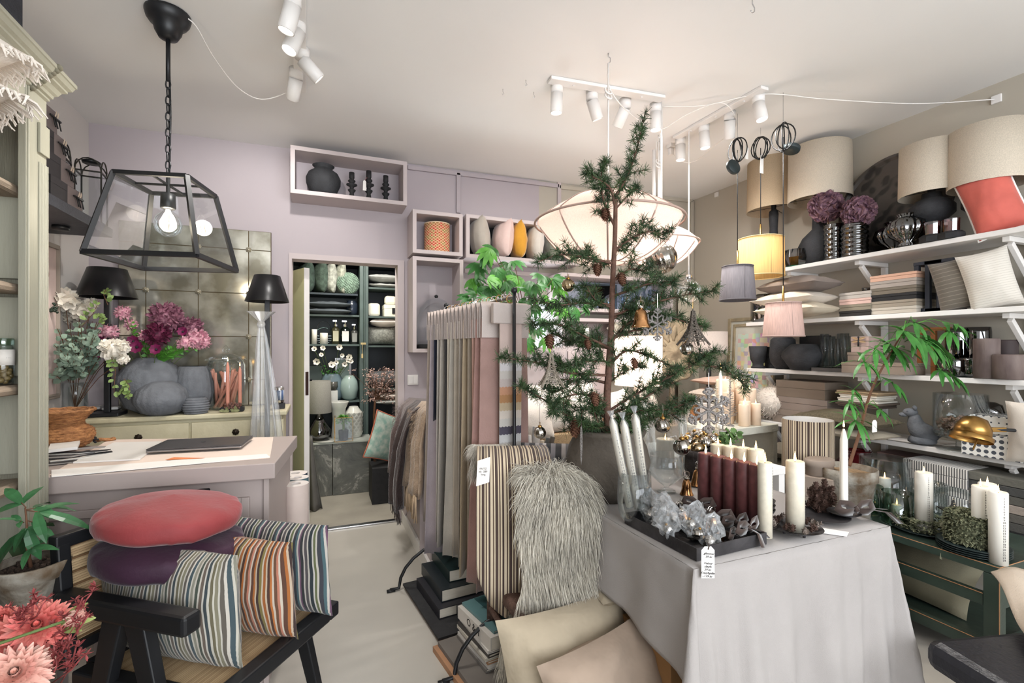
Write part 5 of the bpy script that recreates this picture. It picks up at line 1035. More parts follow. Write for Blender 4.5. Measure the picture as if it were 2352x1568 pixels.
# curtain, dried tree, patterned cushion
m = M(); m.grid(lambda u,q: (.10*(u-.4)*(.3+q)+.0+.02*q*q,-.0+.03*math.sin(u*9)*(q+.1),.62*(1-q)),30,12); one(m,'fabric_drape',mat('grey_taupe_cloth',(104,102,98),.9,0,.1),'grey cloth trailing to the floor beside the door edge','cloth',P(718,1155,Y=4.3)+Vector((-.02,0,0)),smooth=True,solid=.003)
C.objects[-1].location.z = .003
tb = Vector((P(862,0,Y=4.55).x,4.55,0)); o = thing('dried_tree','dried pinkish blossom tree standing in the back room','dried plant',tb); tp = P(872,905,Y=4.55)-tb
M().tube([(0,0,0),(-.01,0,tp.z*.8),(0,0,tp.z)],[.016,.012,.008],7).obj('trunk',WOODST,o,True); br_ = M(); bl = M(); rr_ = random.Random(4)
for i in range(60):
    e = tp+Vector((rr_.gauss(0,.10),rr_.gauss(0,.08),rr_.uniform(-.06,.22))); br_.tube([(0,0,tp.z-.05),tp.lerp(e,.5)+Vector((0,0,-.02)),e],.0018,4)
    for k in range(16): d_ = Vector((rr_.uniform(-1,1),rr_.uniform(-1,1),rr_.uniform(-1,1))); bl.leaf(e+d_*.03,d_,(0,0,1),.017,.014,.2,2,.1)
br_.obj('twigs',WOODST,o); bl.obj('blossom',mat('dried_blossom',(176,148,138),.9,0,.2,60),o)
AQ = mat('aqua_pattern_fabric',(140,176,164),.8,0,.2,22,c2=(196,206,194)); CORP = mat('coral_piping',(196,116,92),.8)
v = P(885,1030,Y=4.35); cushion('aqua patterned cushion with coral piping behind the throws',(v.x-.02,4.4,v.z-.12),.42,.42,.12,AQ,rz=.5,ry=.35,pipe=CORP)
v = Vector((v.x-.02,4.42,0)); box_thing('dark_stool','dark low stool under the aqua cushion','stool',(v.x+.05,v.y,0),.3,.3,C.objects[-1].location.z*0+P(885,1030,Y=4.35).z-.15,BLKM)
# ================================================================ garment rack with curtain samples
RA,RB = Vector((.775,1.97,0)),Vector((.675,2.80,0)); rd = (RB-RA).normalized(); rn = Vector((rd.y,-rd.x,0)); rz_ = math.atan2(rn.y,rn.x)
o = thing('sample_rack','black iron rail stand with bowed feet holding the curtain samples','rack',(RA+RB)/2); rc = (RA+RB)/2; m = M()
for p in (RA-rd*.05,RB-rd*.06):
    p = p-rc; m = M(); m.tube([p+Vector((0,0,.22)),p+Vector((0,0,1.60))],.0085,8); m.sph(p+Vector((0,0,1.605)),.015,10); m.obj('post',BLK,o,True)
    m = M(); pts = [p+rn*.28*math.cos(q)+Vector((0,0,.012+.21*math.sin(q))) for q in [k*PI/12 for k in range(13)]]; m.tube([pts[0]+rn*.05]+pts+[pts[-1]-rn*.05],.009,8)
    [m.cb(tuple(pts[k]+rn*s_*.045+Vector((0,0,-.005))),(.045,.022,.008)) for k,s_ in ((0,1),(-1,-1))]; m.obj('foot',BLK,o,True)
M().tube([RA-rc+Vector((0,0,1.575))-rd*.05,RB-rc+Vector((0,0,1.575))+rd*.05],.008,8).obj('rail',mat('steel_rail',(150,146,140),.25,.9),o,True)
FAB = [((150,138,128),'taupe'),((158,148,153),'lilac grey'),((42,46,62),'dark navy swatch strip'),((190,184,176),'cream'),((172,164,154),'pale stone'),((60,58,58),'charcoal'),((190,182,168),'light sand'),((172,166,156),'grey green'),((182,170,154),'beige'),((164,156,146),'mushroom'),
       ((176,158,132),'camel'),((150,138,122),'putty'),((178,142,130),'dusty pink'),((166,130,122),'old rose'),((160,130,122),'rose taupe')]
HDR = mat('header_cloth',(186,174,168),.95,0,.04,10,.3,300); n = len(FAB); SG = 'fabric samples hanging on the rail stand'
for i,(c,nm) in enumerate(reversed(FAB)):
    t = .05+.86*i/(n-1); p = RA.lerp(RB,t); zt = 1.485; zb = .27+.05*t+R.uniform(-.02,.04); 
    if i == n-2: zb = .18
    if 'swatch' in nm: zb = .95
    o = thing('curtain_sample','%s curtain sample on the rail stand, %s' % (nm,'hanging in front nearest the viewer' if i == 0 else 'near the front' if i < 4 else 'in the middle of the row' if i < 10 else 'towards the far end'),'fabric sample',(p.x,p.y,zb),rz_,SG)
    wd = .115; th = .011; H_ = zt-zb; m = M()
    def g(u,q,i=i,H_=H_,wd=wd,th=th):
        x = -wd+2*wd*u; f = 1-q; sw = 1+.13*f; return ((x*sw-.02*f*math.sin(i*2)),(.014+.012*f)*math.sin(x*46+i)*(.35+f)+.010*f*math.sin(x*17+i*3),H_*q-.012*f*math.sin(x*25+i))
    m.grid(g,30,10); m.obj('fabric',mat('fabric_'+nm.replace(' ','_'),c,.9,0,.05,14,.25,220,sheen=.2),o,True,solid=.003)
    m = M(); m.grid(lambda u,q: (-wd*1.04+2.08*wd*u,(.013+.003*math.sin(q*PI))*(1 if q < .5 else -1)*min(1,abs(q-.5)*8+.1),H_+(.075-.16*(abs(q-.5)*2))),6,12); m.obj('header',HDR,o,True)
    M().tube([(.018*math.sin(q),0,H_+.095+.018*math.cos(q)) for q in [k*PI/6 for k in range(13)]],.002,5).obj('ring',BRASS if i % 2 else CHROME,o,True)
# swatch book with pinked swatches at the near end
SWC = [(186,166,158),(206,202,204),(196,190,184),(188,176,172),(186,140,112),(166,124,86),(178,160,134),(196,186,176),(182,178,172),(70,66,78),(176,176,176),(160,156,152),(140,136,132)]
p = RA-rd*.012; o = thing('swatch_book','hanging swatch book with pinked fabric pieces from blush to navy at the rail end','swatch book',(p.x-.0,p.y,.86),rz_)
zz = .60
for k,c in enumerate(SWC):
    h = .17 if k == 0 else .035; z0 = zz-h; m = M(); N_ = 14; pts = [(-.055+.11*j/N_,z0-.004*(j % 2)-.025*0) for j in range(N_+1)]+[(.055,.60)]+[(-.055,.60)]
    m.prism([(x+.0,z) for x,z in pts],-.0006*(len(SWC)-k)-.0004,-.0006*(len(SWC)-k)); m.obj('swatch',mat('swatch_piece_%d' % k,c,.9,0,.04,12,.2,300),o); zz = z0
m = M(); m.box(-.09,-.016,.60,.10,.012,.69); m.obj('header',HDR,o,bev=.006)
M().tube([(.018*math.sin(q),0,.71+.018*math.cos(q)) for q in [k*PI/6 for k in range(13)]],.002,5).obj('ring',BRASS,o,True)
# ================================================================ throws over the half wall
def fringe(m,a,b,L_,n,r=.003,curl=.01,rr=R):
    a,b = Vector(a),Vector(b)
    for i in range(n):
        p = a.lerp(b,(i+.5)/n); q = p+Vector((rr.uniform(-curl,curl),rr.uniform(-curl,curl),-L_*rr.uniform(.85,1.1))); m.tube([p,p.lerp(q,.5)+Vector((rr.uniform(-curl,curl)*.5,0,0)),q],r,5)
def hairs(m,fn,n,L_,dirf,wd=.0008,seg=2,rr=R,clump=0):       # fine fibres growing from a surface function
    for i in range(n):
        u,q = rr.random(),rr.random(); p,nr = fn(u,q); d = (nr+dirf(p)+Vector((rr.uniform(-.35,.35),rr.uniform(-.35,.35),rr.uniform(-.35,.35)))).normalized(); l = L_*rr.uniform(.6,1.2); s_ = d.cross(Vector((rr.uniform(-1,1),rr.uniform(-1,1),rr.uniform(-1,1)))).normalized()*wd
        g_ = dirf(p)*.6; p1 = p+d*l*.5; p2 = p1+(d*.6+g_).normalized()*l*.5; m.add([p-s_,p+s_,p1+s_*.8,p1-s_*.8,p2],[(0,1,2,3),(3,2,4)])
TF = mat('mauve_mohair',(104,88,86),.95,0,.12,20,.5,120,sheen=.5); TD = mat('dark_brown_wool',(66,54,52),.95,0,.15,18,.4,120,sheen=.4); TBG = mat('beige_mohair',(172,150,128),.95,0,.12,20,.6,90,sheen=.4); TG = mat('beige_yarn',(196,172,144),.9,0,.06)
for k,(yc,wd,Lo,fl_,mt,fm,lb,x0) in enumerate(((3.50,.20,.52,.14,TF,TF,'mauve mohair throw with long fringe over the far end of the half wall',-.10),(3.26,.15,.66,.09,TD,TD,'dark brown fine wool scarf hanging lowest over the half wall',-.13),(3.04,.17,.52,.15,TBG,TG,'fluffy beige mohair throw with twisted tassels over the half wall',-.06))):
    tp = .945+.012*k; c = Vector((.60,yc,tp)); o = thing('throw',lb,'throw',c,group='throws over the half wall')
    prof = [(x0*.9-.02,-Lo),(x0,-Lo*.7),(x0*.9,-Lo*.4),(x0*.7,-.15),(x0*.35,-.02),(.03,.03),(.12,.02),(.30,.006)]; m = M(); drape(m,-wd,wd,prof,26,.02 if k != 1 else .03,36,0,k*3)
    m.v = [Vector((p.y,-p.x,p.z)) for p in m.v]; m.v = [Vector((p.x,p.y*(1+.25*max(0,-p.z)),p.z)) for p in m.v]; m.obj('cloth',mt,o,True,solid=.008)
    m = M(); x_ = x0*.9-.02; fringe(m,(x_,wd*1.1,-Lo+.01),(x_,-wd*1.1,-Lo+.01),fl_,26 if k != 1 else 60,.005 if k == 2 else .003 if k == 0 else .0015,.012); m.obj('fringe',fm,o,True)
    if k != 1:
        m = M(); hairs(m,lambda u,q: (Vector((x0*(.95-.2*q)-.012,wd*(1-2*u)*1.08,-Lo+Lo*q)),Vector((-1,0,0))),900,.022,lambda p: Vector((0,0,-.8))); m.obj('pile',mt,o); o.children[-1]['kind'] = 'stuff'
# ================================================================ books on the floor under the rack
COV = lambda c,nm: mat('cover_'+nm,c,.4,0,.06)
def book(label,x,y,z,dx,dy,dz,c,nm,rz,spine=None,group='books piled on the floor under the rail stand',pg=(214,206,190)):
    o = thing('book',label,'book',(x,y,z),rz,group); M().box(-dx/2,-dy/2,0,dx/2,dy/2,.003).box(-dx/2,-dy/2,dz-.003,dx/2,dy/2,dz).box(-dx/2,-dy/2,.003,-dx/2+.004,dy/2,dz-.003).obj('cover',COV(c,nm),o)
    M().box(-dx/2+.004,-dy/2+.004,.003,dx/2-.005,dy/2-.004,dz-.003).obj('pages',mat('pages_'+nm,pg,.9,stretch=(1,1,60)),o)
    if spine: text_obj(spine[0],spine[1],'spine_text',spine[2],o,(-dx/2-.0006,0,dz/2),(PI/2,0,-PI/2),off=0)
    return o
o = thing('leather_tray','dark board lying flat under the pile of black books','tray',(.66,2.45,0),.12); M().box(-.19,-.28,0,.19,.28,.018).obj('board',mat('tan_board',(132,100,78),.6),o); M().box(-.2,-.29,.0185,.2,.29,.03).obj('top',BLKM,o)
wht = mat('spine_white',(220,216,206),.6)
book('black book lying lowest in the rear pile under the samples',.66,2.48,.031,.30,.36,.05,(34,34,40),'black_a',.12); book('thick black book second from the floor in the rear pile',.68,2.52,.082,.28,.34,.06,(26,34,38),'black_b',.10); book('dark green black book on top of the rear pile',.72,2.56,.143,.24,.30,.06,(22,40,40),'black_c',.08)
v = Vector((.73,2.35,.143)); book('small black book with woven tan edge in front of the rear pile',.75,2.25,.03,.24,.16,.05,(28,28,32),'black_d',.1)
o = thing('plywood_board','plywood board with grey felt on top on the floor under the magazines','board',(.74,1.88,0),.16); M().box(-.24,-.16,0,.28,.26,.025).obj('plywood',mat('plywood',(164,122,90),.6,0,.1),o); M().box(-.22,-.17,.0255,.29,.25,.045).obj('felt_stack',mat('grey_felt',(110,104,98),.95,stretch=(1,1,40)),o)
z = .046
for k in range(6):
    book('%s magazine in the front pile, %s' % (('grey','white','tan','pale','dark','white')[k],('lowest','second from the bottom','third up','fourth up','fifth up','just under the thick white book')[k]),.71+.006*(k % 3),1.97,z,.24,.28,.014,((120,116,112),(214,210,204),(170,130,96),(196,190,178),(60,56,54),(216,212,206))[k],'mag%d' % k,.16+.03*math.sin(k*2)); z += .0145
book('thick white coffee table book with T&O lettered on its spine',.72,1.97,z,.24,.29,.055,(204,198,190),'white_book',.2,('O & T',.045,INK)); z += .0555
b_ = book('teal photograph covered book on top of the front pile',.73,1.98,z,.22,.27,.012,(90,124,126),'teal',.22); M().box(-.05,-.13,.0125,.0,.13,.0135).obj('cover_band',mat('teal_dark',(50,82,84),.4),b_)
# grey rug under the bench chair
m = M(); m.box(.62,1.15,.001,1.5,1.74,.012); one(m,'rug',mat('grey_felt_rug',(104,98,92),.95,0,.12,12,.4,160),'dark grey felt rug with stitched border on the floor beside the table','rug'); m = M(); [m.box(.635+.0,1.17+.03*i,.0125,.665,1.178+.03*i,.014) for i in range(19)]; q = m.obj('stitching',mat('rug_stitch',(140,132,122),.9),C.objects[-1])
# ================================================================ wicker chair with striped throw, sheepskin
WB = mat('brown_wicker',(98,74,64),.7,0,.3,30,.8,120)
cw = Vector((.785,1.73,0)); o = thing('wicker_chair','brown wicker chair with wrapped legs hidden under sheepskin and throws','chair',cw,.05)
for x in (-.14,.14):
    for y in (-.19,.19): M().tube([(x*(.75 if y > 0 else 1),y,0),(x*(.75 if y > 0 else 1),y,.86 if y > 0 else .42)],.017,10).obj('leg',WB,o,True)
M().box(-.155,-.21,.38,.155,.2,.43).obj('seat',WB,o,bev=.015); m = M(); [m.tube([(-.105,.19,z),(.105,.19,z)],.012,8) for z in (.86,.7,.55)]; m.obj('backrest',WB,o,True)
m = M(); [m.tube([(x_,-.19,z),(x_*.75,.19,z)],.014,8) for x_ in (-.14,.14) for z in (.25,)]; m.tube([(-.14,-.195,.25),(.14,-.195,.25)],.016,8); m.obj('stretcher',WB,o,True)
m = M(); [m.tube([(.022*math.cos(q)+.14,.022*math.sin(q)-.19,.26+.012*k) for q in [j*PI/5 for j in range(11)]],.006,5,False) for k in range(8)]; m.obj('wrapping',WB,o,True)
BST = [((74,58,52),2.2),((206,190,162),1),((84,64,54),1),((214,198,170),1.3),((70,54,50),1.5),((208,192,166),2),((92,72,60),1),((214,200,172),1)]
# striped folded throw over the chair back (folded edge to the right shows zigzag layers)
tc_ = Vector((.715,1.84,.91)); o = thing('striped_throw','brown and cream striped folded throw with a white paper tag hanging over the chair back','throw',tc_,-.32)
pf = [(-.15,-.52),(-.18,-.46),(-.185,-.32),(-.165,-.17),(-.125,-.06),(-.07,-.0),(.0,.022),(.09,.02),(.17,-.005),(.22,-.06),(.23,-.2)]
m = M(); drape(m,-.125,.125,pf,24,.006,20,0,2); m.v = [Vector((p.x*(1-.35*max(0,(-p.z-.40))/.1),p.y,p.z-.06*max(0,1-abs(p.x+.02)/.16)*max(0,(-p.z-.38)/.12))) for p in m.v]; m.obj('cloth',stripes('brown_striped_cloth',BST,0,.052,.9,bump=.4,sheen=.1),o,True,solid=.01)
m = M()
for k in range(4): drape(m,.128+.012*k,.142+.012*k,[(a_+.006*k,b_*(.97-.03*k)) for a_,b_ in pf[1:-1]],2,.003,30,0,k)
m.obj('folded_edge',stripes('brown_layers',[((206,190,162),1),((84,64,56),2.4)],0,.013,.9),o,True,solid=.004)
m = M(); m.add([(-.12,-.098,.0),(-.07,-.085,.012),(-.075,-.15,-.07),(-.125,-.16,-.082)],[(0,1,2,3)]); m.obj('paper_tag',PAPER,o,solid=.0006); q_ = text_obj('FRITZ\nnk  289\nlyng',.011,'tag_text',INKL,o,(-.098,-.128,-.035),(1.05,0,0))
# grey white striped throws behind
m = M(); drape(m,-.17,.2,[(-.12,-.12),(-.09,-.03),(-.03,.02),(.05,.0),(.12,-.1),(.14,-.3)],20,.006,20,0,5)
one(m,'striped_throw',stripes('grey_striped_cloth',[((70,72,76),2),((190,188,188),1.4),((120,120,124),1.2),((206,204,204),1.2),((44,50,54),1.6),((150,148,152),1.6)],0,.12,.9),'grey, white and black striped throw behind the sheepskin','throw',(.90,2.02,.90),-.5,smooth=True,solid=.02)
# sheepskins: hide plus real strands
FURL = mat('grey_sheep_wool',(204,198,184),.85,0,.16,9,sheen=.2); FURD = mat('dark_sheep_wool',(164,157,146),.85,0,.2,9)
def skin(label,c,rz,prof,w0,w1,n,L_,mt,mt2,seed):
    o = thing('sheepskin',label,'sheepskin',c,rz); rr_ = random.Random(seed); N_ = len(prof)-1
    def f(u,q):
        i = min(int(q*N_),N_-1); t = q*N_-i; y = prof[i][0]*(1-t)+prof[i+1][0]*t; z = prof[i][1]*(1-t)+prof[i+1][1]*t; wd = w0+(w1-w0)*min(1,max(0,-z)/.5)
        wd *= 1+.1*math.sin(z*14+seed); x = (2*u-1)*wd; tn = Vector((0,prof[i+1][0]-prof[i][0],prof[i+1][1]-prof[i][1])).normalized(); nr = Vector((.5*(2*u-1),-tn.z*-1 if False else (tn.z*-1),tn.y)).normalized()
        if nr.y > 0 and y <= 0 or nr.z < -.2: nr = Vector((nr.x,-abs(nr.y),abs(nr.z)))
        return Vector((x,y-.02*math.cos((2*u-1)*1.4),z)),nr
    m = M(); m.grid(lambda u,q: tuple(f(u,q)[0]),12,20); m.obj('hide',mt2,o,True,solid=.01)
    for k,mm in enumerate((mt,mt2)):
        m = M(); hairs(m,f,n if k == 0 else n//4,L_,lambda p: Vector((.25*math.sin(p.z*13+p.x*9+k),-.1,-1.1)),.0011,rr=rr_); q = m.obj('fleece',mm,o); q['kind'] = 'stuff'
skin('long-haired grey sheepskin hanging over the front of the chair beside the striped throw',(.835,1.66,.87),-.25,[(-.12,-.66),(-.14,-.44),(-.135,-.22),(-.11,-.08),(-.05,.0),(.04,.02),(.14,-.02)],.12,.165,17000,.085,FURL,FURD,3)
skin('second pale sheepskin showing below the striped throw and behind the books',(.86,1.80,.52),-.2,[(-.10,-.44),(-.12,-.25),(-.10,-.08),(-.02,.0),(.08,-.02)],.17,.19,7000,.08,FURL,FURD,7)
skin('white sheepskin tuft peeking up behind the striped throw',(.69,1.96,.925),-.2,[(-.03,-.12),(-.02,-.02),(.02,.01),(.05,-.04)],.08,.09,1500,.06,mat('white_wool',(214,208,198),.9),FURL,9)
# linen cushions standing in front of the chair
LB1 = mat('sand_linen',(166,153,132),.95,0,.06,8,.9,11); LB2 = mat('rose_beige_linen',(156,138,122),.95,0,.08,8,.9,11)
cushion('sand coloured linen cushion leaning behind the front one beside the table leg',(.80,1.36,.02),.50,.47,.22,LB1,rz=.02,rx=-.22,ry=-.05,seed=2,wr=.012,group='linen cushions beside the draped table'); cushion('rose beige linen cushion with seam flap, front one beside the table',(.90,1.21,.02),.46,.44,.2,LB2,rz=.1,rx=-.25,ry=-.16,seed=6,wr=.012,group='linen cushions beside the draped table')
cushion('cream cushion lying on the seat of the wicker chair',(1.03,1.66,.47),.26,.26,.10,LB1,rx=PI/2,seed=8)
box_thing('cardboard_box','brown cardboard box under the draped table corner','box',(1.08,1.28,0),.2,.25,.42,mat('cardboard',(150,112,72),.8))
# ================================================================ draped table
TZ = .75; TX0,TX1,TY0,TY1 = .945,1.785,1.02,2.35
CLO = mat('stone_linen_cloth',(156,151,148),.95,0,.03,6,.18,420)
o = thing('display_table','table hidden under the long linen cloth','table',((TX0+TX1)/2,(TY0+TY1)/2,0)); tc = Vector(o.location)
m = WM(tc); m.box(TX0+.012,TY0+.012,TZ-.035,TX1-.012,TY1-.012,TZ-.006); m.obj('table_top',OAK,o)
for x in (TX0+.3,TX1-.1):
    for y in (TY0+.35,TY1-.08): m = WM(tc); m.box(x-.03,y-.03,0,x+.03,y+.03,TZ-.035); m.obj('leg',OAK,o)
def cloth():
    W,D = TX1-TX0,TY1-TY0; m = M(); per = []; r = .02
    # perimeter walk: left side back->front, front left->right, right side front->back
    NL,NF,NR = 46,60,40; pts = []
    for i in range(NL+1): t = i/NL; pts.append((Vector((TX0,TY1-(D)*t,0)),Vector((-1,0,0)),.12+.20*t**1.2))
    for i in range(7): a = PI+PI/2*(i+1)/8; t = (i+1)/8; pts.append((Vector((TX0,TY0,0)),Vector((math.cos(a),math.sin(a),0)),.32+.38*t))
    for i in range(NF+1): t = i/NF; pts.append((Vector((TX0+W*t,TY0,0)),Vector((0,-1,0)),.72))
    for i in range(7): a = -PI/2+PI/2*(i+1)/8; pts.append((Vector((TX1,TY0,0)),Vector((math.cos(a),math.sin(a),0)),.735))
    for i in range(NR+1): t = i/NR; pts.append((Vector((TX1,TY0+D*t,0)),Vector((1,0,0)),.72))
    K = 22; vs = []
    for j,(p,nr,dr) in enumerate(pts):
        s_ = j*.021+.1*noise.noise(Vector((j*.05,0,0)))
        for k in range(K+1):
            q = k/K; d = dr*q; fo = (.015*math.sin(s_*34+2*math.sin(s_*5))+.012*math.sin(s_*13+1)+.02*noise.noise(Vector((s_*9,d*2,0))))*min(1,d*2.2); corner = .085*d*(1 if 46 < j < 54 or 114 < j < 122 else 0)
            flare = .05*d+fo+corner+.004*noise.noise(Vector((s_*22,d*16,3)))
            vs.append((p.x+nr.x*(.004+flare),p.y+nr.y*(.004+flare),TZ-d+(-.004 if k else 0)))
    n = len(pts); m.add(vs,[(j*(K+1)+k,j*(K+1)+k+1,(j+1)*(K+1)+k+1,(j+1)*(K+1)+k) for j in range(n-1) for k in range(K)])
    m.grid(lambda u,v: (TX0+W*u,TY0+D*v,TZ+.0008*noise.noise(Vector((u*9,v*9,0)))),20,24); return m
one(cloth(),'tablecloth',CLO,'long stone coloured linen tablecloth draped over the display table','tablecloth',smooth=True,solid=.002)
TT = TZ+.003
def tp(px,py): return P(px,py,Z=TT)
def lift(loc,dz): return Vector((loc[0],loc[1],loc[2]+dz))
# big pot of the tree
v = tp(1404,1120); v = Vector((1.08,1.65,TT)); TPOT = v; k = s(1,v); m = M()
m.shell([(86*k*.68,0),(84*k,34*k),(92*k*1.04,82*k),(88*k,116*k),(78*k,136*k),(85*k,146*k),(87*k,152*k),(80*k,156*k)],.012,48)
POTC = mat('grey_brown_clay',(88,81,73),.85,0,.14,7,.4,50); o = thing('large_clay_pot','large grey brown clay pot holding the larch tree on the table','pot',v); m.obj('pot',POTC,o,True); M().lathe([(77*k,134*k),(1e-4,140*k)],24).obj('soil',mat('dark_soil',(40,34,30),1,0,.3,60,.8,100),o); PTZ = TT+140*k
v = Vector((1.33,1.95,TT)); lathe_thing('clay_pot','round grey green clay pot behind the tree pot','pot',v,scale_prof(VASE,.26,.24),mat('green_grey_clay',(104,108,98),.8,0,.15,8),shell=.008)
# stitched dark basket bowl with rolled fabrics, glass bowl vase behind
v = Vector((.99,2.12,TT)); o = thing('felt_bowl','dark brown felt bowl holding rolled papers and ribbons behind the tree pot','bowl',v); M().shell([(.06,0),(.085,.03),(.09,.075),(.1,.085),(.102,.12),(.095,.126)],.01,30).obj('bowl',mat('brown_felt',(70,58,52),.95,0,.2,14,.5,80),o,True)
for i,(x,y,r,h,c,rx,ry) in enumerate(((-.04,0,.013,.16,(226,222,216),.1,-.12),(-.01,.02,.02,.19,(206,204,202),-.1,.1),(.03,-.01,.012,.15,(96,88,80),.1,.25),(0,-.03,.011,.14,(222,210,190),.2,-.05),(.05,.03,.018,.13,(90,92,90),0,.2))):
    q = lathe_thing('paper_roll',('white narrow','wide white','dark striped','cream','grey green')[i]+' roll standing in the felt bowl','roll',v+Vector((x,y,.02)),[(r,0),(r,h)],mat('small_roll_%d' % i,c,.7),rot=(rx,ry,0),group='rolls in the felt bowl')
v = Vector((.90,2.28,TT)); lathe_thing('glass_vase','tall clear glass vase standing behind the felt bowl left of the tree','vase',v,[(.05,0),(.085,.04),(.095,.12),(.09,.26)],GLASS,shell=.003)
# wrapped number candles in a glass
v = tp(1457,1200); o = thing('glass_vase','clear footless glass holding three wrapped calendar candles','vase',v); r = s(39,v); M().shell([(r*.55,0),(r*.9,.03),(r,.08),(r*.95,s(118,v))],.002,28).obj('glass',GLASS,o,True)
for i,(xt,yt,xb,yb) in enumerate(((1405,958,1446,1120),(1431,962,1466,1125),(1458,948,1486,1120))):
    T = P(xt,yt,D=dep(v)-.02-.012*i); B = P(xb,yb+42,D=dep(v)+.008*(i-1)); B.z = max(B.z,TT+.012); d = T-B; q = d.to_track_quat('Z','Y').to_euler(); o = thing('calendar_candle','wrapped white calendar candle leaning in the glass, %s of three' % ('left','middle','right')[i],'candle',B,rot=q,group='wrapped calendar candles'); L_ = d.length; r = .0125
    M().lathe([(r,0),(r,L_-.03),(r*.3,L_-.005)],16).obj('wax',WAXC,o,True); M().lathe([(r*1.15,-.004),(r*1.18,L_-.02),(r*.35,L_+.0),(r*1.0,L_+.022)],12,rib=(5,.06)).obj('wrapper',FILM,o,True)
    a = -1.9-q.z; text_obj('\n'.join(str(j) for j in range(1,25)),L_*.85/25,'numbers',INKL,o,(math.cos(a)*(r+.0006),math.sin(a)*(r+.0006),L_*.46),(PI/2,0,a+PI/2))
# footed glass goblet
v = tp(1531,1128); lathe_thing('glass_goblet','thick rimmed footed glass bowl beside the wrapped candles','glass',v,[(.038,0),(.036,.006),(.012,.012),(.01,.022),(.03,.035),(s(38,v),.07),(s(40,v),s(84,v)),(s(38,v),s(85,v)),(s(37,v),.072),(.026,.042),(1e-4,.036)],GLASS,n=36)
# zinc tray with compartments
ZN = mat('dark_zinc',(70,68,70),.5,.6,.35,9,.2,60); q = [tp(1442,1200),tp(1585,1292),tp(1748,1252),tp(1596,1172)]; c = sum(q,Vector())/4; ax = (q[2]-q[1]); ay = (q[0]-q[1]); an = math.atan2(ax.y,ax.x); TW,TD_ = ax.length,ay.length; TRO = c; th_ = an
o = thing('zinc_tray','dark zinc tray with compartments filled with ornaments at the table corner','tray',(c.x,c.y,TT),an); a_,b_ = TW/2,TD_/2; h = .036; m = M()
m.box(-a_,-b_,0,a_,b_,.003); [m.box(*z) for z in ((-a_,-b_,.003,a_,-b_+.003,h),(-a_,b_-.003,.003,a_,b_,h),(-a_,-b_+.003,.003,-a_+.003,b_-.003,h),(a_-.003,-b_+.003,.003,a_,b_-.003,h))]; m.obj('tray',ZN,o)
for x in (-a_*.2,a_*.35): M().box(x-.0015,-b_+.003,.003,x+.0015,b_-.003,h-.004).obj('divider',ZN,o)
M().box(-a_*.2+.002,-.001,.003,a_*.35-.002,.001,h-.004).obj('divider',ZN,o)
def trl(x,y,z=.004): return Vector((c.x+x*math.cos(an)-y*math.sin(an),c.y+x*math.sin(an)+y*math.cos(an),TT+z))
# bells
BELLP = [(1.0,0),(.97,.03),(.80,.16),(.68,.40),(.62,.62),(.5,.78),(.42,.84),(.2,.90),(.16,1.0)]
def bell(label,loc,w_,h_,rot=(0,0,0),group='copper glass bells in the zinc tray'):
    o = thing('bell',label,'bell',loc,rot=rot,group=group); M().lathe(scale_prof(BELLP,w_,h_),28).obj('body',GOLD,o,True); m = M(); [m.tube([(.012*math.sin(q),.004*i,h_*1.02+.012+.012*math.cos(q)) for q in [k*PI/5 for k in range(11)]],.0012,4) for i in (-1,1)]; m.obj('loop',SILV,o)
    M().lathe([(.012,h_*.92),(.013,h_*1.0),(.004,h_*1.03)],12).obj('cap',SILV,o,True)
bell('copper glass bell standing at the tray edge, nearest',trl(a_*.17,-b_*.42),.062,.082,(.1,-.2,0)); bell('copper glass bell tilted behind the nearest one in the tray',trl(a_*.02,.012),.055,.075,(-.15,-.35,0)); bell('small copper glass bell beside the first mauve candle',tp(1577,1135),.055,.07,(0,0,0))
bell('copper glass bell behind the price card left of the mauve candles',tp(1600,1115),.06,.08,(0,.1,0))
m = M(); m.prism([(-.018,0),(.018,0),(.02,.075),(-.016,.08)],-.0005,.0005); one(m,'price_card',PAPER,'small handwritten price card standing beside the rear bell','card',tp(1618,1128),.4); text_obj('39 kr',.014,'writing',INK,C.objects[-1],(0,-.001,.05),(PI/2,.2,0))
# wrapped swirled baubles and spiral ornaments in the first compartment
def bauble(label,loc,r,mt=SILV,group=None,cord_=.05,sw=10,rot=(0,0,0)):
    o = thing('bauble',label,'ornament',loc,group=group,rot=rot); m = M()
    m.grid(lambda u,t: (r*(1+.045*math.cos(sw*2*PI*u+t*7))*math.sin(PI*t)*math.cos(2*PI*u)+0,r*(1+.045*math.cos(sw*2*PI*u+t*7))*math.sin(PI*t)*math.sin(2*PI*u),-r*math.cos(PI*t)),sw*6,14,True); m.obj('ball',mt,o,True)
    M().lathe([(r*.32,r*.93),(r*.36,r*1.1),(r*.12,r*1.25)],12).obj('cap',BRASS,o,True)
    if cord_: M().tube([(-.004,0,r*1.2+.012),(0,0,r*1.15),(.004,0,r*1.2+.012)],.001,4).obj('loop',BRASS,o); M().tube([(0,0,r*1.2),(-.003,0,r*1.2+cord_*.5),(0,0,r*1.2+cord_)],.0009,4).obj('cord',mat('grey_cord',(130,122,112),.8),o)
    return o
rr_ = random.Random(2)
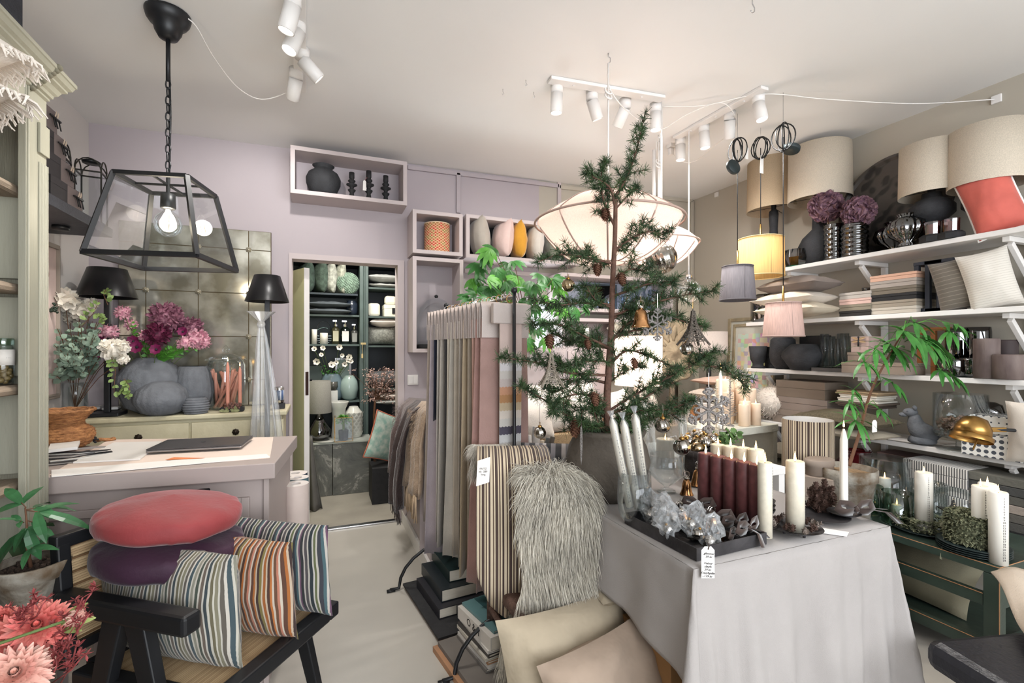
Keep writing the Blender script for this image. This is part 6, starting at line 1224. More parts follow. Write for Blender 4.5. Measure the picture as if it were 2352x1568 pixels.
for i in range(12):
    x,y = -a_*.92+a_*.62*rr_.random(),-b_*.8+b_*1.6*(i+.5)/12; ro = rr_.uniform(.016,.02); b_o = bauble('%s swirled silver bauble counted from the near edge of the left tray compartment' % ORD[i],trl(x,y,.022+(i % 3)*.022),ro,SILV,'wrapped baubles in the zinc tray',0,8,(rr_.uniform(-1,1),rr_.uniform(-1,1),0))
    if i % 2 == 0:
        m = M(); m.grid(lambda u,t,i=i: (lambda q: (q*math.cos(2*PI*u),q*math.sin(2*PI*u),-.03+.11*t+.012*noise.noise(Vector((u*9,t*5,i)))))(.031*math.sin(PI*t)**.5*(1+.9*noise.noise(Vector((math.cos(6.28*u)*2.2,math.sin(6.28*u)*2.2,t*7+i))))),26,10,True)
        one(m,'plastic_bag',FILM,'%s crinkled clear bag of baubles counted from the near edge of the tray' % ORD[i//2],'plastic bag',trl(x,y,.035+(i % 3)*.012),group='clear bags in the zinc tray',rot=(rr_.uniform(-.3,.3),rr_.uniform(-.5,.2),0))
RIB = mat('brown_velvet_ribbon',(62,48,42),.8,0,.15,12,sheen=.6)
def ribbon(m,pts,wd,up=(0,0,1)):
    vs = []; n = len(pts)
    for i,p in enumerate(pts):
        p = Vector(p); d = (Vector(pts[min(i+1,n-1)])-Vector(pts[max(i-1,0)])).normalized(); s_ = d.cross(Vector(up)); s_ = (s_.normalized() if s_.length > .05 else Vector((1,0,0)))*wd/2; vs += [p-s_,p+s_]
    m.add(vs,[(2*i,2*i+2,2*i+3,2*i+1) for i in range(n-1)])
def bow(label,loc,rz,sc_=1,mt=RIB,group=None,tail=(),name='ribbon_bow'):
    o = thing(name,label,'ribbon',loc,rz,group); m = M()
    for sg in (-1,1): ribbon(m,[(0,0,.008),(sg*.02*sc_,.004,.024*sc_),(sg*.042*sc_,.006,.026*sc_),(sg*.05*sc_,.004,.012*sc_),(sg*.035*sc_,0,.004),(sg*.01,0,.004)],.022*sc_,(0,1,.3))
    m.sph((0,0,.01*sc_),.008*sc_,8)
    for t in tail: ribbon(m,t,.022*sc_,(.3,.3,1))
    m.obj('bow',mt,o,True,solid=.001); return o
for i in range(7): bow('%s brown velvet bow counted from the near edge of the right tray compartment' % ORD[i],trl(a_*(.5+.3*(i % 2)),-b_*.7+b_*1.45*i/6,.02+.012*(i % 3)),rr_.uniform(-1,1),1,RIB,'velvet bows in the zinc tray')
bow('brown velvet bow with tails hanging over the tray front edge',trl(a_*.72,-b_*.82,.035),.2,1.1,RIB,None,([(0,0,.01),(.0,-.03,.002),(-.01,-.05,-.03)],[(0,0,.01),(.03,-.02,.0),(.045,-.03,-.02)]))
# handwritten tag
v = P(1626,1290,D=1.29); o = thing('price_tag','white handwritten hanging tag tied to the front of the zinc tray','tag',v,-.35); m = M(); m.prism([(-.018,-.044),(.018,-.044),(.018,.032),(.009,.042),(-.009,.042),(-.018,.032)],-.0005,.0005); m.obj('card',PAPER,o)
text_obj('glimmer\n39 kr\n\nVelour\nsløyfe\n29 kr\nKvist/bjelle\n~139 kr',.0088,'writing',INK,o,(0,-.0012,-.008),(PI/2,.08,0),shear=.25); M().tube([(0,-.001,.034),(.003,-.003,.045),(0,.004,.052)],.0014,5).obj('string',RIB,o)
# mauve and cream candles: two rows of five, then the tall calendar candle
for i in range(5):
    v = tp(1622+29.5*i,1172+10.5*i); v = P(1621+29.5*i,1168+12.5*i,Z=TT); h = s(129+6*i,v); candle('mauve pillar candle, %s in the front row counted from the left' % ('first','second','third','fourth','fifth')[i],v,s(17.5,v),h,WAXM,'mauve pillar candles',numbers=mat('pale_numbers',(150,110,110),.7) if i == 4 else None,face=-.75)
    if i < 4: v = P(1656+30*i,1158+10*i,Z=TT); v = v*1.0+Vector((.02,.035,0)); v.z = TT; candle('cream pillar candle behind the mauve row, %s from the left' % ('first','second','third','fourth')[i],v,.027,s(131+6*i,v),WAXC,'cream pillar candles behind the mauve row')
v = tp(1757,1232); CNv = v; candle('tall cream calendar candle with dark numbers right of the mauve row',v,s(15.5,v),s(172,v),WAXC,numbers=INK,face=-.9)
# candle on a footed iron dish with cones
IRN = mat('dark_iron_dish',(58,56,58),.45,.6,.15); CON = mat('pine_cone',(74,54,46),.85,0,.25,40); CONL = mat('frosted_cone',(120,108,100),.8,0,.3,40)
def cone(m,c,r,h,axis=(0,0,1),n=44,open_=.6):
    c = Vector(c); ax = Vector(axis).normalized(); u = ax.orthogonal().normalized(); w_ = ax.cross(u)
    m.lathe([(1e-4,-h*.45),(r*.45,-h*.2),(r*.4,h*.2),(1e-4,h*.5)],8,c)
    for i in range(n):
        t = i/n; a = i*2.4; e = u*math.cos(a)+w_*math.sin(a); rr = r*math.sin(PI*(.18+.75*t))**.8*.55; m.leaf(c+ax*h*(t-.5)+e*rr*.5,e+ax*(.2+open_*t),ax,r*.75*(1.1-.4*t),r*.55,-.25,2,.15)
def dish(label,v,r,h=.026,mt=IRN):
    o = thing('iron_dish',label,'dish',v); M().shell([(r*.35,.010),(r*.8,h*.7),(r,h)],.0025,36).obj('bowl',mt,o,True); [M().lathe([(.004,0),(.006,.012)],8,(r*.4*math.cos(q),r*.4*math.sin(q),0)).obj('foot',mt,o) for q in (.5,2.6,4.7)]; return o
v = tp(1826,1226); dish('round footed iron dish with cones around the tall cream candle',v,s(57,v)); cv = v+Vector((0,0,.013)); candle('tall cream calendar candle standing among cones on the iron dish',cv,s(19.5,cv),s(160,cv),WAXC,numbers=INKL,face=-.9)
for i in range(15): a = i*2.4; q = v+Vector((s(38+9*(i % 2),v)*math.cos(a),s(38+9*(i % 2),v)*math.sin(a),.034)); m = M(); cone(m,(0,0,0),.012,.026,(R.uniform(-1,1),R.uniform(-1,1),.5),26); one(m,'pine_cone',CONL if i % 2 else CON,'small frosted cone on the iron dish around the cream candle','pine cone',q,group='cones on the iron dish')
# heap of cones, black bowls
for i in range(46):
    t = i/46; a = i*2.4; px = 1885+38*math.cos(a)*(1-.35*t)*math.sqrt((i % 9+1)/9); py = 1210-95*t+8*math.sin(a); v = P(px,py,D=1.78+.05*math.sin(a)); m = M()
    if i < 3: mp_ = [CON]
    cone(m,(0,0,0),.017,.030,(R.uniform(-1,1),R.uniform(-1,.2),.6),34); one(m,'pine_cone',CON,'dark pine cone in the wired heap right of the cream candle','pine cone',v,group='heap of dark pine cones')
lathe_thing('black_dish','small black dish carrying the heap of pine cones','dish',tp(1885,1188),[(.05,.0),(.09,.012)],IRN,shell=.003)
for k in range(3): v = tp(1768,1195); lathe_thing('black_bowl','small black bowl, %s of the stack behind the calendar candle' % ('lowest','middle','top')[k],'bowl',v+Vector((.02,.05,.016*k)),[(.02,0),(.04,.015),(.045,.026)],IRN,shell=.002,group='black bowls')
# large dark bowl of silver baubles
v = Vector((1.62,1.70,TT)); BV = v; r = s(52,v); lathe_thing('dark_bowl','large rough dark bowl filled with antique silver baubles','bowl',v,[(r*.6,0),(r*.75,.05),(r*.95,.09),(r*.9,.115),(r*1.05,.12),(r*1.05,.145)],mat('rough_dark_clay',(58,52,50),.8,0,.3,16,.6,60),shell=.01)
GL2 = mat('antique_gold_glass',(150,132,104),.18,1,.5,14)
for i in range(13): a = i*2.4; q = v+Vector((r*.72*math.sqrt(i/13)*math.cos(a),r*.72*math.sqrt(i/13)*math.sin(a),.150+.035*(1-i/13)+.012*(i % 2))); bauble('antique %s glass bauble in the large dark bowl' % ('silver' if i % 2 else 'gold'),q,.027+.006*(i % 3 == 0),SILV if i % 2 else GL2,'antique baubles in the dark bowl',0,(1,12)[i % 2],(R.uniform(-1,1),R.uniform(-1,1),0))
v = Vector((1.735,1.78,TT)); m = M(); m.lathe([(1e-4,0),(.085,.0),(.088,.006),(.085,.012),(1e-4,.012)],40); one(m,'round_plate',WGL,'pale round plate leaning behind the dark bowl','plate',v+Vector((0,0,.085)),rot=(PI/2,.15,.5))
# thin taper calendar candle on black dish with velvet ribbon
v = tp(1938,1188); dish('small iron dish under the thin calendar candle with the velvet ribbon',v,s(34,v),.02); candle('thin white calendar taper at the right table corner',v+Vector((0,0,.012)),s(8.5,v),s(196,v),WAXW,numbers=INKL,taper=True,face=-1.0,f=.8)
bow('brown velvet ribbon bow with a long tail over the right table corner',v+Vector((.02,-.03,.022)),-.3,1.3,RIB,None,([(0,0,.01),(.06,-.01,.012),(.10,-.02,.006),(.135,-.03,-.03)],[(0,0,.01),(.07,.02,.01),(.12,.015,.005)]))
m,c_ = slab([(1875,1222),(1945,1232),(1950,1222),(1885,1212)],TT+.001,.001); one(m,'paper_card',PAPER,'small white card lying beside the cone heap','card',c_)
# candles and hurricane glasses at the back of the table
for px,py,w_,h_,lb,lit in ((1528,1078,40,72,'wide cream candle behind the glass goblet',1),(1612,1040,30,60,'wide cream candle right of the hanging baubles',1),(1480,1010,14,100,'slim white candle behind the tree on the left',0),(1655,1000,9,150,'tall slim white taper behind the snowflake',1)):
    v = P(px,0,Y=2.15 if px < 1500 else 1.98 if px < 1530 else 2.08); v.z = TT; candle(lb,v,s(w_,v)/2,EYE+(CY-(py-h_))/F*dep(v)-TT,WAXC if w_ > 20 else WAXW,'candles at the back of the draped table',taper=w_ < 12,lit=bool(lit))
for px,w_,ht,lb,Y in ((1530,92,955,'wide hurricane glass around the cream candle behind the goblet',1.98),(1590,46,985,'narrow hurricane glass holding dried pink petals',2.05),(1475,60,975,'clear glass cylinder behind the tree pot on the right',2.28)):
    v = P(px,0,Y=Y); v.z = TT; r = s(w_,v)/2; h = EYE+(CY-ht)/F*dep(v)-TT; lathe_thing('hurricane_glass',lb,'glass cylinder',v,[(r,0),(r,h)],GLASS,shell=.002,group='hurricane glasses at the back of the table')
v = P(1590,0,Y=2.05); v.z = TT+.006; m = M(); [m.leaf((R.uniform(-.03,.03),R.uniform(-.03,.03),.01+.11*R.random()),(R.uniform(-1,1),R.uniform(-1,1),R.uniform(-1,1)),(0,0,1),.022,.016,.3,2) for i in range(160)]; q = one(m,'dried_petals',mat('dried_pink_petals',(186,120,116),.8,0,.3,50),'dried pink petals filling the narrow hurricane glass','petals',v); q['kind'] = 'stuff'
v = P(1655,0,Y=2.02); v.z = TT+.01; o = thing('greenery_sprig','green eucalyptus and fern sprig lying behind the mauve candles','greenery',v); m = M(); st = M()
for i in range(14): sprig(m,st,(0,0,.02),(R.uniform(-.10,.16),R.uniform(-.06,.04),R.uniform(.03,.14)),7,.022 if i % 3 else .05,.012 if i % 3 else .036)
m.obj('leaves',mat('fern_green',(86,116,66),.6,0,.3,20),o); st.obj('twig',STEM,o)
# ================================================================ larch tree with ornaments
TDp = dep(TPOT); base = Vector((TPOT.x,TPOT.y,PTZ)); o = thing('larch_tree','tall sparse larch tree with dark green needle tufts growing from the clay pot','tree',base); TREE = o
rr_ = random.Random(21)
def tq(px,py,dd=0): return P(px,py,D=TDp+dd)
NEED = mat('dark_needles',(40,58,38),.6,0,.35,25,c2=(66,90,52)); BARK = mat('larch_bark',(92,66,54),.85,0,.2,40,.5,90)
wood = M(); nd = M()
def tuft(p,d,L_=.03,n=26,k=1.2):
    d = Vector(d).normalized()
    for i in range(int(n*1.2)):
        e = (d*.5+Vector((rr_.gauss(0,1),rr_.gauss(0,1),rr_.gauss(0,1))).normalized()).normalized(); s_ = e.cross(Vector((rr_.uniform(-1,1),rr_.uniform(-1,1),rr_.uniform(-1,1)))).normalized()*.0012
        l = L_*k*rr_.uniform(.7,1.1); nd.add([p-s_,p+s_,p+e*l+s_*.4,p+e*l-s_*.4],[(0,1,2,3)])
def smooth(pts):
    out = []
    for i in range(len(pts)-1):
        p0,p1,p2,p3 = pts[max(i-1,0)],pts[i],pts[i+1],pts[min(i+2,len(pts)-1)]
        for k in range(8): t = k/8; out.append(.5*((2*p1)+(p2-p0)*t+(2*p0-5*p1+4*p2-p3)*t*t+(3*p1-p0-3*p2+p3)*t**3))
    return out+[pts[-1]]
def branch(pts,dd,r0=.006,dens=1.0,tw=.06):
    n = len(pts); Q = smooth([tq(x,y,dd*(i/(n-1)))-base for i,(x,y) in enumerate(pts)]); N_ = len(Q)
    wood.tube(Q,[r0*(1-.75*i/(N_-1)) for i in range(N_)],6); L_ = sum((Q[i+1]-Q[i]).length for i in range(N_-1)); cnt = int(L_/.0115*dens)
    for k in range(cnt):
        t = .12+.88*(k+rr_.random())/cnt; i = min(int(t*(N_-1)),N_-2); p = Q[i].lerp(Q[i+1],t*(N_-1)-i); d = (Q[i+1]-Q[i]).normalized(); s_ = Vector((rr_.gauss(0,1),rr_.gauss(0,1),rr_.gauss(.3,.8))).normalized(); s_ = (s_-d*s_.dot(d)).normalized()
        if rr_.random() < .45*(1.15-t*.6):
            l = tw*rr_.uniform(.5,1.25)*(1.2-.6*t); e = p+(s_*.8+d*.6).normalized()*l; wood.tube([p,p.lerp(e,.5)+Vector((0,0,.004)),e],[.0022,.0018,.0012],4)
            for q in ((.5,1.0) if l < .05 else (.35,.68,1.0)): tuft(p.lerp(e,q),(e-p),.027,22)
        else: tuft(p+s_*.004,s_,.026,20)
    tuft(Q[-1],Q[-1]-Q[-3],.03,24)
wood.tube(smooth([tq(x,y)-base for x,y in ((1400,1010),(1394,930),(1398,850),(1404,750),(1407,650),(1412,550),(1414,450))]),[.017-.009*i/48 for i in range(49)],9)
for pts,dd,dens in ((((1414,450),(1440,405),(1462,345),(1477,282)),.0,1.3),(((1412,520),(1390,470),(1380,420),(1388,370)),.02,1.3),(((1412,470),(1400,430),(1360,405),(1345,400)),-.05,1.1),(((1414,480),(1450,440),(1462,430)),.05,1.2),
    (((1408,605),(1340,590),(1285,585),(1235,602)),-.08,1),(((1408,605),(1360,600),(1320,580)),.12,1),(((1406,705),(1340,695),(1290,700),(1232,690)),-.12,1.1),(((1404,700),(1370,690),(1345,655)),-.1,1),
    (((1402,800),(1340,770),(1280,745),(1222,748)),-.18,1.3),(((1402,800),(1350,790),(1300,780),(1262,760)),.10,1.3),(((1400,830),(1350,830),(1310,840)),-.2,1.1),(((1398,862),(1300,855),(1230,832),(1148,820)),-.1,1.1),(((1396,880),(1330,870),(1275,900),(1250,885)),.12,1.2),
    (((1394,925),(1340,905),(1290,915),(1270,940)),-.18,1.3),(((1392,985),(1310,958),(1245,915),(1195,888)),-.12,1.1),(((1392,960),(1350,940),(1300,950)),.15,1.2),(((1392,980),(1350,985),(1335,960)),-.18,1.1),
    (((1412,575),(1450,548),(1490,532),(1524,540)),-.02,1.1),(((1412,575),(1440,570),(1480,520)),.06,.9),(((1408,645),(1450,618),(1500,632),(1548,650)),.05,1.1),(((1408,680),(1450,665),(1500,650),(1545,655)),-.1,1),
    (((1405,725),(1470,705),(1560,680),(1640,668)),-.05,1),(((1404,735),(1440,712),(1490,700),(1530,690)),.12,1),(((1402,790),(1440,745),(1510,722),(1570,738),(1618,750)),-.08,1),(((1402,780),(1450,760),(1490,755),(1530,730)),.12,1),
    (((1400,840),(1440,805),(1500,822),(1562,850)),-.12,1),(((1398,880),(1440,850),(1480,842)),.15,.9),(((1396,945),(1460,905),(1545,862),(1600,832),(1640,803)),-.06,1.1),(((1590,836),(1640,842),(1680,860),(1712,885)),-.10,1.2),
    (((1394,955),(1450,930),(1510,895),(1540,870)),.1,1.2),(((1394,970),(1460,945),(1530,940),(1592,920)),-.15,1.3),(((1392,985),(1440,970),(1500,960),(1560,945)),.08,1.3),(((1392,990),(1430,985),(1475,980)),-.1,1.2),(((1392,1000),(1370,960),(1360,930)),-.05,1.2)):
    branch(pts,dd,.0062 if len(pts) > 3 else .004,dens)
wood.obj('trunk_and_branches',BARK,o,True); nd.obj('needles',NEED,o)['kind'] = 'stuff'
def hang(px,py,dd=-.1): return tq(px,py,dd)
for px,py,r,lb,dd in ((1389,490,12,'pine cone growing near the tree top',-.02),(1372,616,12,'open brown pine cone hanging left of the trunk below the pendant',-.05),(1427,638,13,'tan pine cone right of the trunk level with the black screen',-.06),(1350,788,10,'pine cone half hidden in the left branches',-.12),(1457,831,10,'round pine cone hanging in front of the glowing lampshade',-.08),(1366,913,13,'brown pine cone left of the trunk base',-.1),(1322,980,16,'large reddish pine cone at the pot rim',-.12),(1262,780,14,'tan pine cone above the left tower ornament',-.15)):
    v = hang(px,py,dd); m = M(); cone(m,(0,0,0),s(r,v)*1.15,s(r,v)*2.1,(R.uniform(-.4,.4),-.3,-1),60,.8); one(m,'pine_cone',mat('larch_cone',(112,76,58),.85,0,.25,40) if px == 1389 else bpy.data.materials['larch_cone'],lb,'pine cone',v,group='pine cones on the tree')
for px,py,r,lb,top,dd in ((1305,655,15,'swirled silver bauble hanging on the upper left branch',600,-.08),(1240,993,14,'swirled silver bauble hanging on long threads at the lower left',925,-.12),(1377,0,0,'',0,0),(1578,801,15,'swirled silver bauble just below the right tower ornament',735,-.1),(1522,977,17,'swirled silver bauble in front of the wide cream candle',930,-.15),(1566,1026,19,'lowest and largest swirled bauble hanging on long threads',950,-.15)):
    if not r: continue
    v = hang(px,py,dd); bauble(lb,v,s(r,v),SILV if px != 1305 else GL2,'baubles hanging on the tree',s(py-top-r*1.2,v),9,(0,0,px*.1))
v = hang(1472,752,-.12); h = s(48,v); bell('shiny copper bell ornament hanging on the right branch',v,s(46,v),h,group=None); M().tube([(0,0,h*1.2),(0,0,h*1.5)],.001,4).obj('cord',BRASS,C.objects[-4] if False else [x for x in C.objects if x.get('label','').startswith('shiny copper')][0])
# glitter snowflakes
GLIT = mat('silver_glitter',(150,146,144),.35,.7,.5,260,.6,400)
for px,py,r,lb,dd,thk in ((1510,745,36,'smaller silver glitter snowflake hanging beside the copper bell',-.08,.0042),(1628,942,50,'large silver glitter snowflake hanging at the right of the tree',-.12,.0065)):
    v = hang(px,py,dd); R_ = s(r,v); m = M()
    for k in range(6):
        a = PI/2+k*PI/3; e = Vector((math.cos(a),0,math.sin(a))); m.tube([(0,0,0),e*R_],thk*.9,6)
        for q,l in ((.38,.32),(.68,.26),(.88,.13)):
            for sg in (-1,1): f = Vector((math.cos(a+sg*PI/3.4),0,math.sin(a+sg*PI/3.4))); m.tube([e*R_*q,e*R_*q+f*R_*l],thk*.8,6); m.sph(e*R_*q+f*R_*l,thk*1.15,7)
        m.sph(e*R_,thk*1.2,7)
    o = thing('snowflake',lb,'snowflake ornament',v,-.35,'glitter snowflakes'); m.obj('flake',GLIT,o,True); M().tube([(0,0,R_),(0,0,R_+.06)],.0009,4).obj('cord',SILV,o)
# lattice tower ornaments
def tower(label,v,h,mt):
    o = thing('tower_ornament',label,'tower ornament',v,-.3,'lattice tower ornaments'); m = M(); wf = lambda t: h*(.29*(1-t)**2.3+.028)
    lv = [0,.10,.22,.34,.46,.6,.76,.93]
    for sx_ in (-1,1):
        for sy_ in (-1,1):
            pts = [(sx_*wf(t),sy_*wf(t),h*t) for t in lv]; [m.bar(pts[i],pts[i+1],h*.045*(1.2-.5*lv[i])) for i in range(len(lv)-1)]
            if True: [m.bar((sx_*wf(t)*.55,sy_*wf(t),h*t),(sx_*wf(t2)*.55,sy_*wf(t2),h*t2),h*.022) for t,t2 in zip(lv[1:4],lv[2:5])]
    for t in lv[1:]:
        w_ = wf(t); [m.bar(p_,q_,h*.024,h*(.035 if t in (.22,.46) else .012)) for p_,q_ in (((-w_,-w_,h*t),(w_,-w_,h*t)),((w_,-w_,h*t),(w_,w_,h*t)),((w_,w_,h*t),(-w_,w_,h*t)),((-w_,w_,h*t),(-w_,-w_,h*t)))]
    for i in range(1,len(lv)-1):
        a_,b_ = wf(lv[i]),wf(lv[i+1])
        for y in (-1,1):
            for sg in (-1,1): m.bar((sg*a_,y*a_,h*lv[i]),(-sg*b_,y*b_,h*lv[i+1]),h*.017); m.bar((y*a_,sg*a_,h*lv[i]),(y*b_,-sg*b_,h*lv[i+1]),h*.017)
    for y in (-1,1): m.tube([(wf(.03)*.62*math.cos(q),y*wf(.08),h*.0+h*.17*math.sin(q)) for q in [k*PI/10 for k in range(11)]],h*.012,5)
    m.obj('lattice',mt,o); m = M(); m.lathe([(h*.03,h*.92),(h*.035,h*.94),(h*.02,h*.98),(1e-4,h*1.02)],8); m.obj('top',mt,o,True); M().tube([(-.002,0,h),(0,0,h+.06),(.003,0,h)],.0008,4).obj('cord',BRASS,o)
v = hang(1592,792,-.1); tower('dark glitter lattice tower ornament hanging at the right',v,s(84,v),mat('dark_glitter',(112,104,96),.4,.6,.5,260,.6,400)); v = hang(1266,887,-.12); tower('pale glitter lattice tower ornament hanging at the left',v,s(80,v),mat('champagne_glitter',(170,160,146),.4,.6,.4,260,.6,400))
v = hang(1335,1068,-.18); h = s(90,v); m = M(); m.lathe([(1e-4,0),(.003,h*.15),(.0055,h*.5),(.005,h*.85),(.002,h)],10); o = thing('icicle_ornament','long silver glitter icicle hanging in front of the clay pot','icicle ornament',v); m.obj('icicle',GLIT,o,True); M().tube([(0,0,h),(0,0,h+.07)],.0008,4).obj('cord',SILV,o)
# ================================================================ right wall shelves
SHY = [(1.948,2.62,3.16),(1.56,2.84,3.16),(1.196,2.86,3.19),(.798,2.80,3.18),(.43,2.75,3.15)]
for i,(z,y1,x0) in enumerate(SHY):
    o = thing('wall_shelf',('white bracketed shelf on the right wall, topmost','white bracketed shelf on the right wall, second from the top','white bracketed shelf on the right wall, third from the top','white bracketed shelf on the right wall, fourth from the top','low white shelf on the right wall behind the green bench')[i],'shelf',((x0+XR)/2,(y1+.9)/2,z-.03),group='white shelves on the right wall'); c = Vector(o.location)
    m = WM(c); m.box(x0,.9,z-.028,XR-.002,y1,z); m.obj('board',WHT,o,bev=.003)
    for y in (1.30,2.02,y1-.12): m = WM(c); m.box(x0+.05,y-.015,z-.055,XR-.004,y+.015,z-.029); m.box(XR-.034,y-.015,z-.30,XR-.004,y+.015,z-.056); m.bar((x0+.09,y,z-.06),(XR-.03,y,z-.27),.022,.028); m.obj('bracket',WHT,o,bev=.002)
def rs(px,i,X=3.33): return on(px,SHY[i][0]+.002,X=X)
def rw(px_,v): return s(px_,v)
LSH_ = shade_mat('oatmeal_linen_shade',(224,212,194),.2,260); LSB = shade_mat('tan_linen_shade',(206,186,158),.2,260)
def shade_lamp(label,px,ytop,ybot,w_,basep,X=3.33,mt=LSH_,bmt=BLKC,sh=0,bpx=None,wtop=None,bprof=None):
    v = rs(px,sh,X); zt,zb = EYE+(CY-ytop)/F*dep(v)-v.z,EYE+(CY-ybot)/F*dep(v)-v.z; o = thing('table_lamp',label,'lamp',v,group='linen shaded lamps on the top shelf'); r = s(w_,v)/2
    M().lathe([(r,zb),(r*.97,zt),(r*.97-.003,zt),(r-.003,zb),(r,zb)],48).obj('lamp_shade',mt,o,True); M().lathe(scale_prof(basep,s(bpx,v),zb+.015),28).obj('base',bmt,o,True); m = M(); m.lathe([(.018,zb),(.02,zb+.05),(1e-4,zb+.052)],12); [m.tube([(0,0,zb+.03),(r*.95*math.cos(q),r*.95*math.sin(q),zb+.01)],.002,4) for q in (.3,2.4,4.5)]; m.obj('bulb_holder',BLK,o)
BOT = [(.55,0),(.6,.1),(.5,.35),(.42,.7),(.5,.92),(.45,.97),(.15,1)]; FLR = [(.9,0),(1,.3),(.8,.42),(.35,.55),(.3,.9),(.2,1)]; PUM = [(.35,0),(.5,.2),(.45,.42),(.6,.46),(1,.6),(1,.74),(.7,.86),(.45,.9),(.42,1)]
shade_lamp('lamp with tan linen drum shade and slim black bottle base, leftmost on the top shelf',1777,372,485,112,BOT,X=3.36,mt=LSB,bpx=40); shade_lamp('lamp with large oatmeal drum shade behind the dried hydrangeas',1882,340,462,128,FLR,X=3.34,bpx=85)
shade_lamp('lamp with oatmeal drum shade on a pumpkin shaped black base',2140,335,450,122,PUM,X=3.30,bpx=84); shade_lamp('lamp with the largest cream drum shade behind the red cushion',2268,297,428,142,PUM,X=3.32,bpx=90)
# round ornate tray
v = rs(2050,0,3.44); r = s(118,v); m = M(); m.lathe([(r,.0),(r*1.0,.02),(r*.95,.02),(r*.9,.006),(1e-4,.006)],64); TRM,nt,b,N,L = nodes('ornate_dark_tray'); b.inputs['Roughness'].default_value = .5
vo = N('ShaderNodeTexVoronoi'); vo.feature = 'SMOOTH_F1'; vo.inputs['Scale'].default_value = 18; L(_tc(N,L),vo.inputs[0]); mg = N('ShaderNodeTexMagic'); mg.turbulence_depth = 3; mg.inputs['Scale'].default_value = 7; L(_tc(N,L),mg.inputs[0]); mx = N('ShaderNodeMath'); mx.operation = 'MULTIPLY'; L(vo.outputs[0],mx.inputs[0]); L(mg.outputs['Fac'],mx.inputs[1])
cr = N('ShaderNodeValToRGB'); cr.color_ramp.elements[0].position = .15; cr.color_ramp.elements[0].color = (*lin((40,37,36)),1); cr.color_ramp.elements[1].position = .25; cr.color_ramp.elements[1].color = (*lin((78,72,68)),1); L(mx.outputs[0],cr.inputs[0]); L(cr.outputs[0],b.inputs['Base Color'])
one(m,'round_tray',TRM,'large dark round tray with carved flower ornament leaning on the wall','tray',v+Vector((0,0,r)),rot=(0,-PI/2+.12,0),smooth=False)
# hydrangeas in ribbed glass, urns, candle holders
HYD = mat('dried_hydrangea',(104,74,92),.8,0,.35,40,c2=(146,112,118))
for k,(px,w_,h_,lb,fpx,fpy,fr) in enumerate(((1915,40,82,'ribbed clear glass vase with dried hydrangea, left of two',1897,474,36),(1963,52,74,'wider ribbed clear glass vase with dried hydrangea, right of two',1972,486,34))):
    v = rs(px,0,3.24); r,h = s(w_,v)/2,s(h_,v); m = M(); pr = [(r*(1+.05*math.sin(t/30*2*PI*7)),h*t/30) for t in range(31)]; m.shell(pr,.003,32); one(m,'ribbed_vase',GLASSB,lb,'vase',v,smooth=True,group='ribbed glass vases on the top shelf')
    o = thing('hydrangea_bouquet','dried purple hydrangea head in the %s ribbed glass vase' % ('left' if k == 0 else 'wider right'),'bouquet',v+Vector((0,0,.02))); c_ = P(fpx,fpy,X=3.24)-Vector(o.location); M().tube([(0,0,0),c_],.004,6).obj('stem',WOODST,o); ball_flower(o,c_,s(fr,v),HYD,230,.22,pw=1.1)
URN = [(.42,0),(.45,.08),(.3,.16),(.8,.34),(1,.55),(.9,.75),(.5,.88),(.42,.92),(.5,1),(.45,1)]
for px,w_,h_,X,lb in ((2055,80,72,3.36,'smoky ribbed glass urn, rear one of two'),(2083,76,76,3.22,'smoky ribbed glass urn on a foot, front one of two')): v = rs(px,0,X); lathe_thing('glass_urn',lb,'urn',v,scale_prof(URN,s(w_,v),s(h_,v)),GLASSB,rib=(16,.04),n=96,group='smoky glass urns on the top shelf')
PKG = glass('pink_crystal',(196,160,156),.25)
for px,lb in ((2142,'pink crystal candle holder on a black octagonal base, left of two'),(2186,'pink crystal candle holder on a black octagonal base, right of two')):
    v = rs(px,0,3.2); o = thing('crystal_holder',lb,'candle holder',v,group='pink crystal candle holders'); M().lathe([(s(25,v),0),(s(25,v),s(12,v)),(s(19,v),s(17,v))],8).obj('base',BLKM,o); M().lathe([(s(15,v),s(17.5,v)),(s(16,v),s(46,v))],12).obj('crystal',PKG,o); M().lathe([(s(11,v),s(19,v)),(s(11,v),s(40,v)),(1e-4,s(30,v))],12).obj('cup',mat('pink_cup',(186,150,146),.3),o)
v = rs(1830,0,3.22); o = thing('crystal_box','faceted dark edged crystal box with a green base at the end of the top shelf','box',v); a_ = s(24,v); m = M(); m.lathe([(a_*.9,.004),(a_*1.1,s(20,v)),(a_,s(38,v))],8); m.obj('glass',GLASSB,o); M().lathe([(a_*.85,0.0),(a_*.85,s(7,v))],8).obj('green_base',mat('emerald_enamel',(30,128,96),.3),o); m = M(); [m.bar((a_*.9*math.cos(q),a_*.9*math.sin(q),0),(a_*math.cos(q+.3),a_*math.sin(q+.3),s(38,v)),.004) for q in [k*PI/4 for k in range(8)]]; m.obj('edges',BLK,o)
cushion('coral velvet cushion with white and navy piping at the end of the top shelf',rs(2312,0,3.24)+Vector((0,0,-.01)),.21,.37,.19,mat('coral_velvet',(196,96,84),.75,0,.1,8,.1,60,sheen=.3),rz=1.9,ry=.3,rx=.1,pipe=PAPER,seed=4)
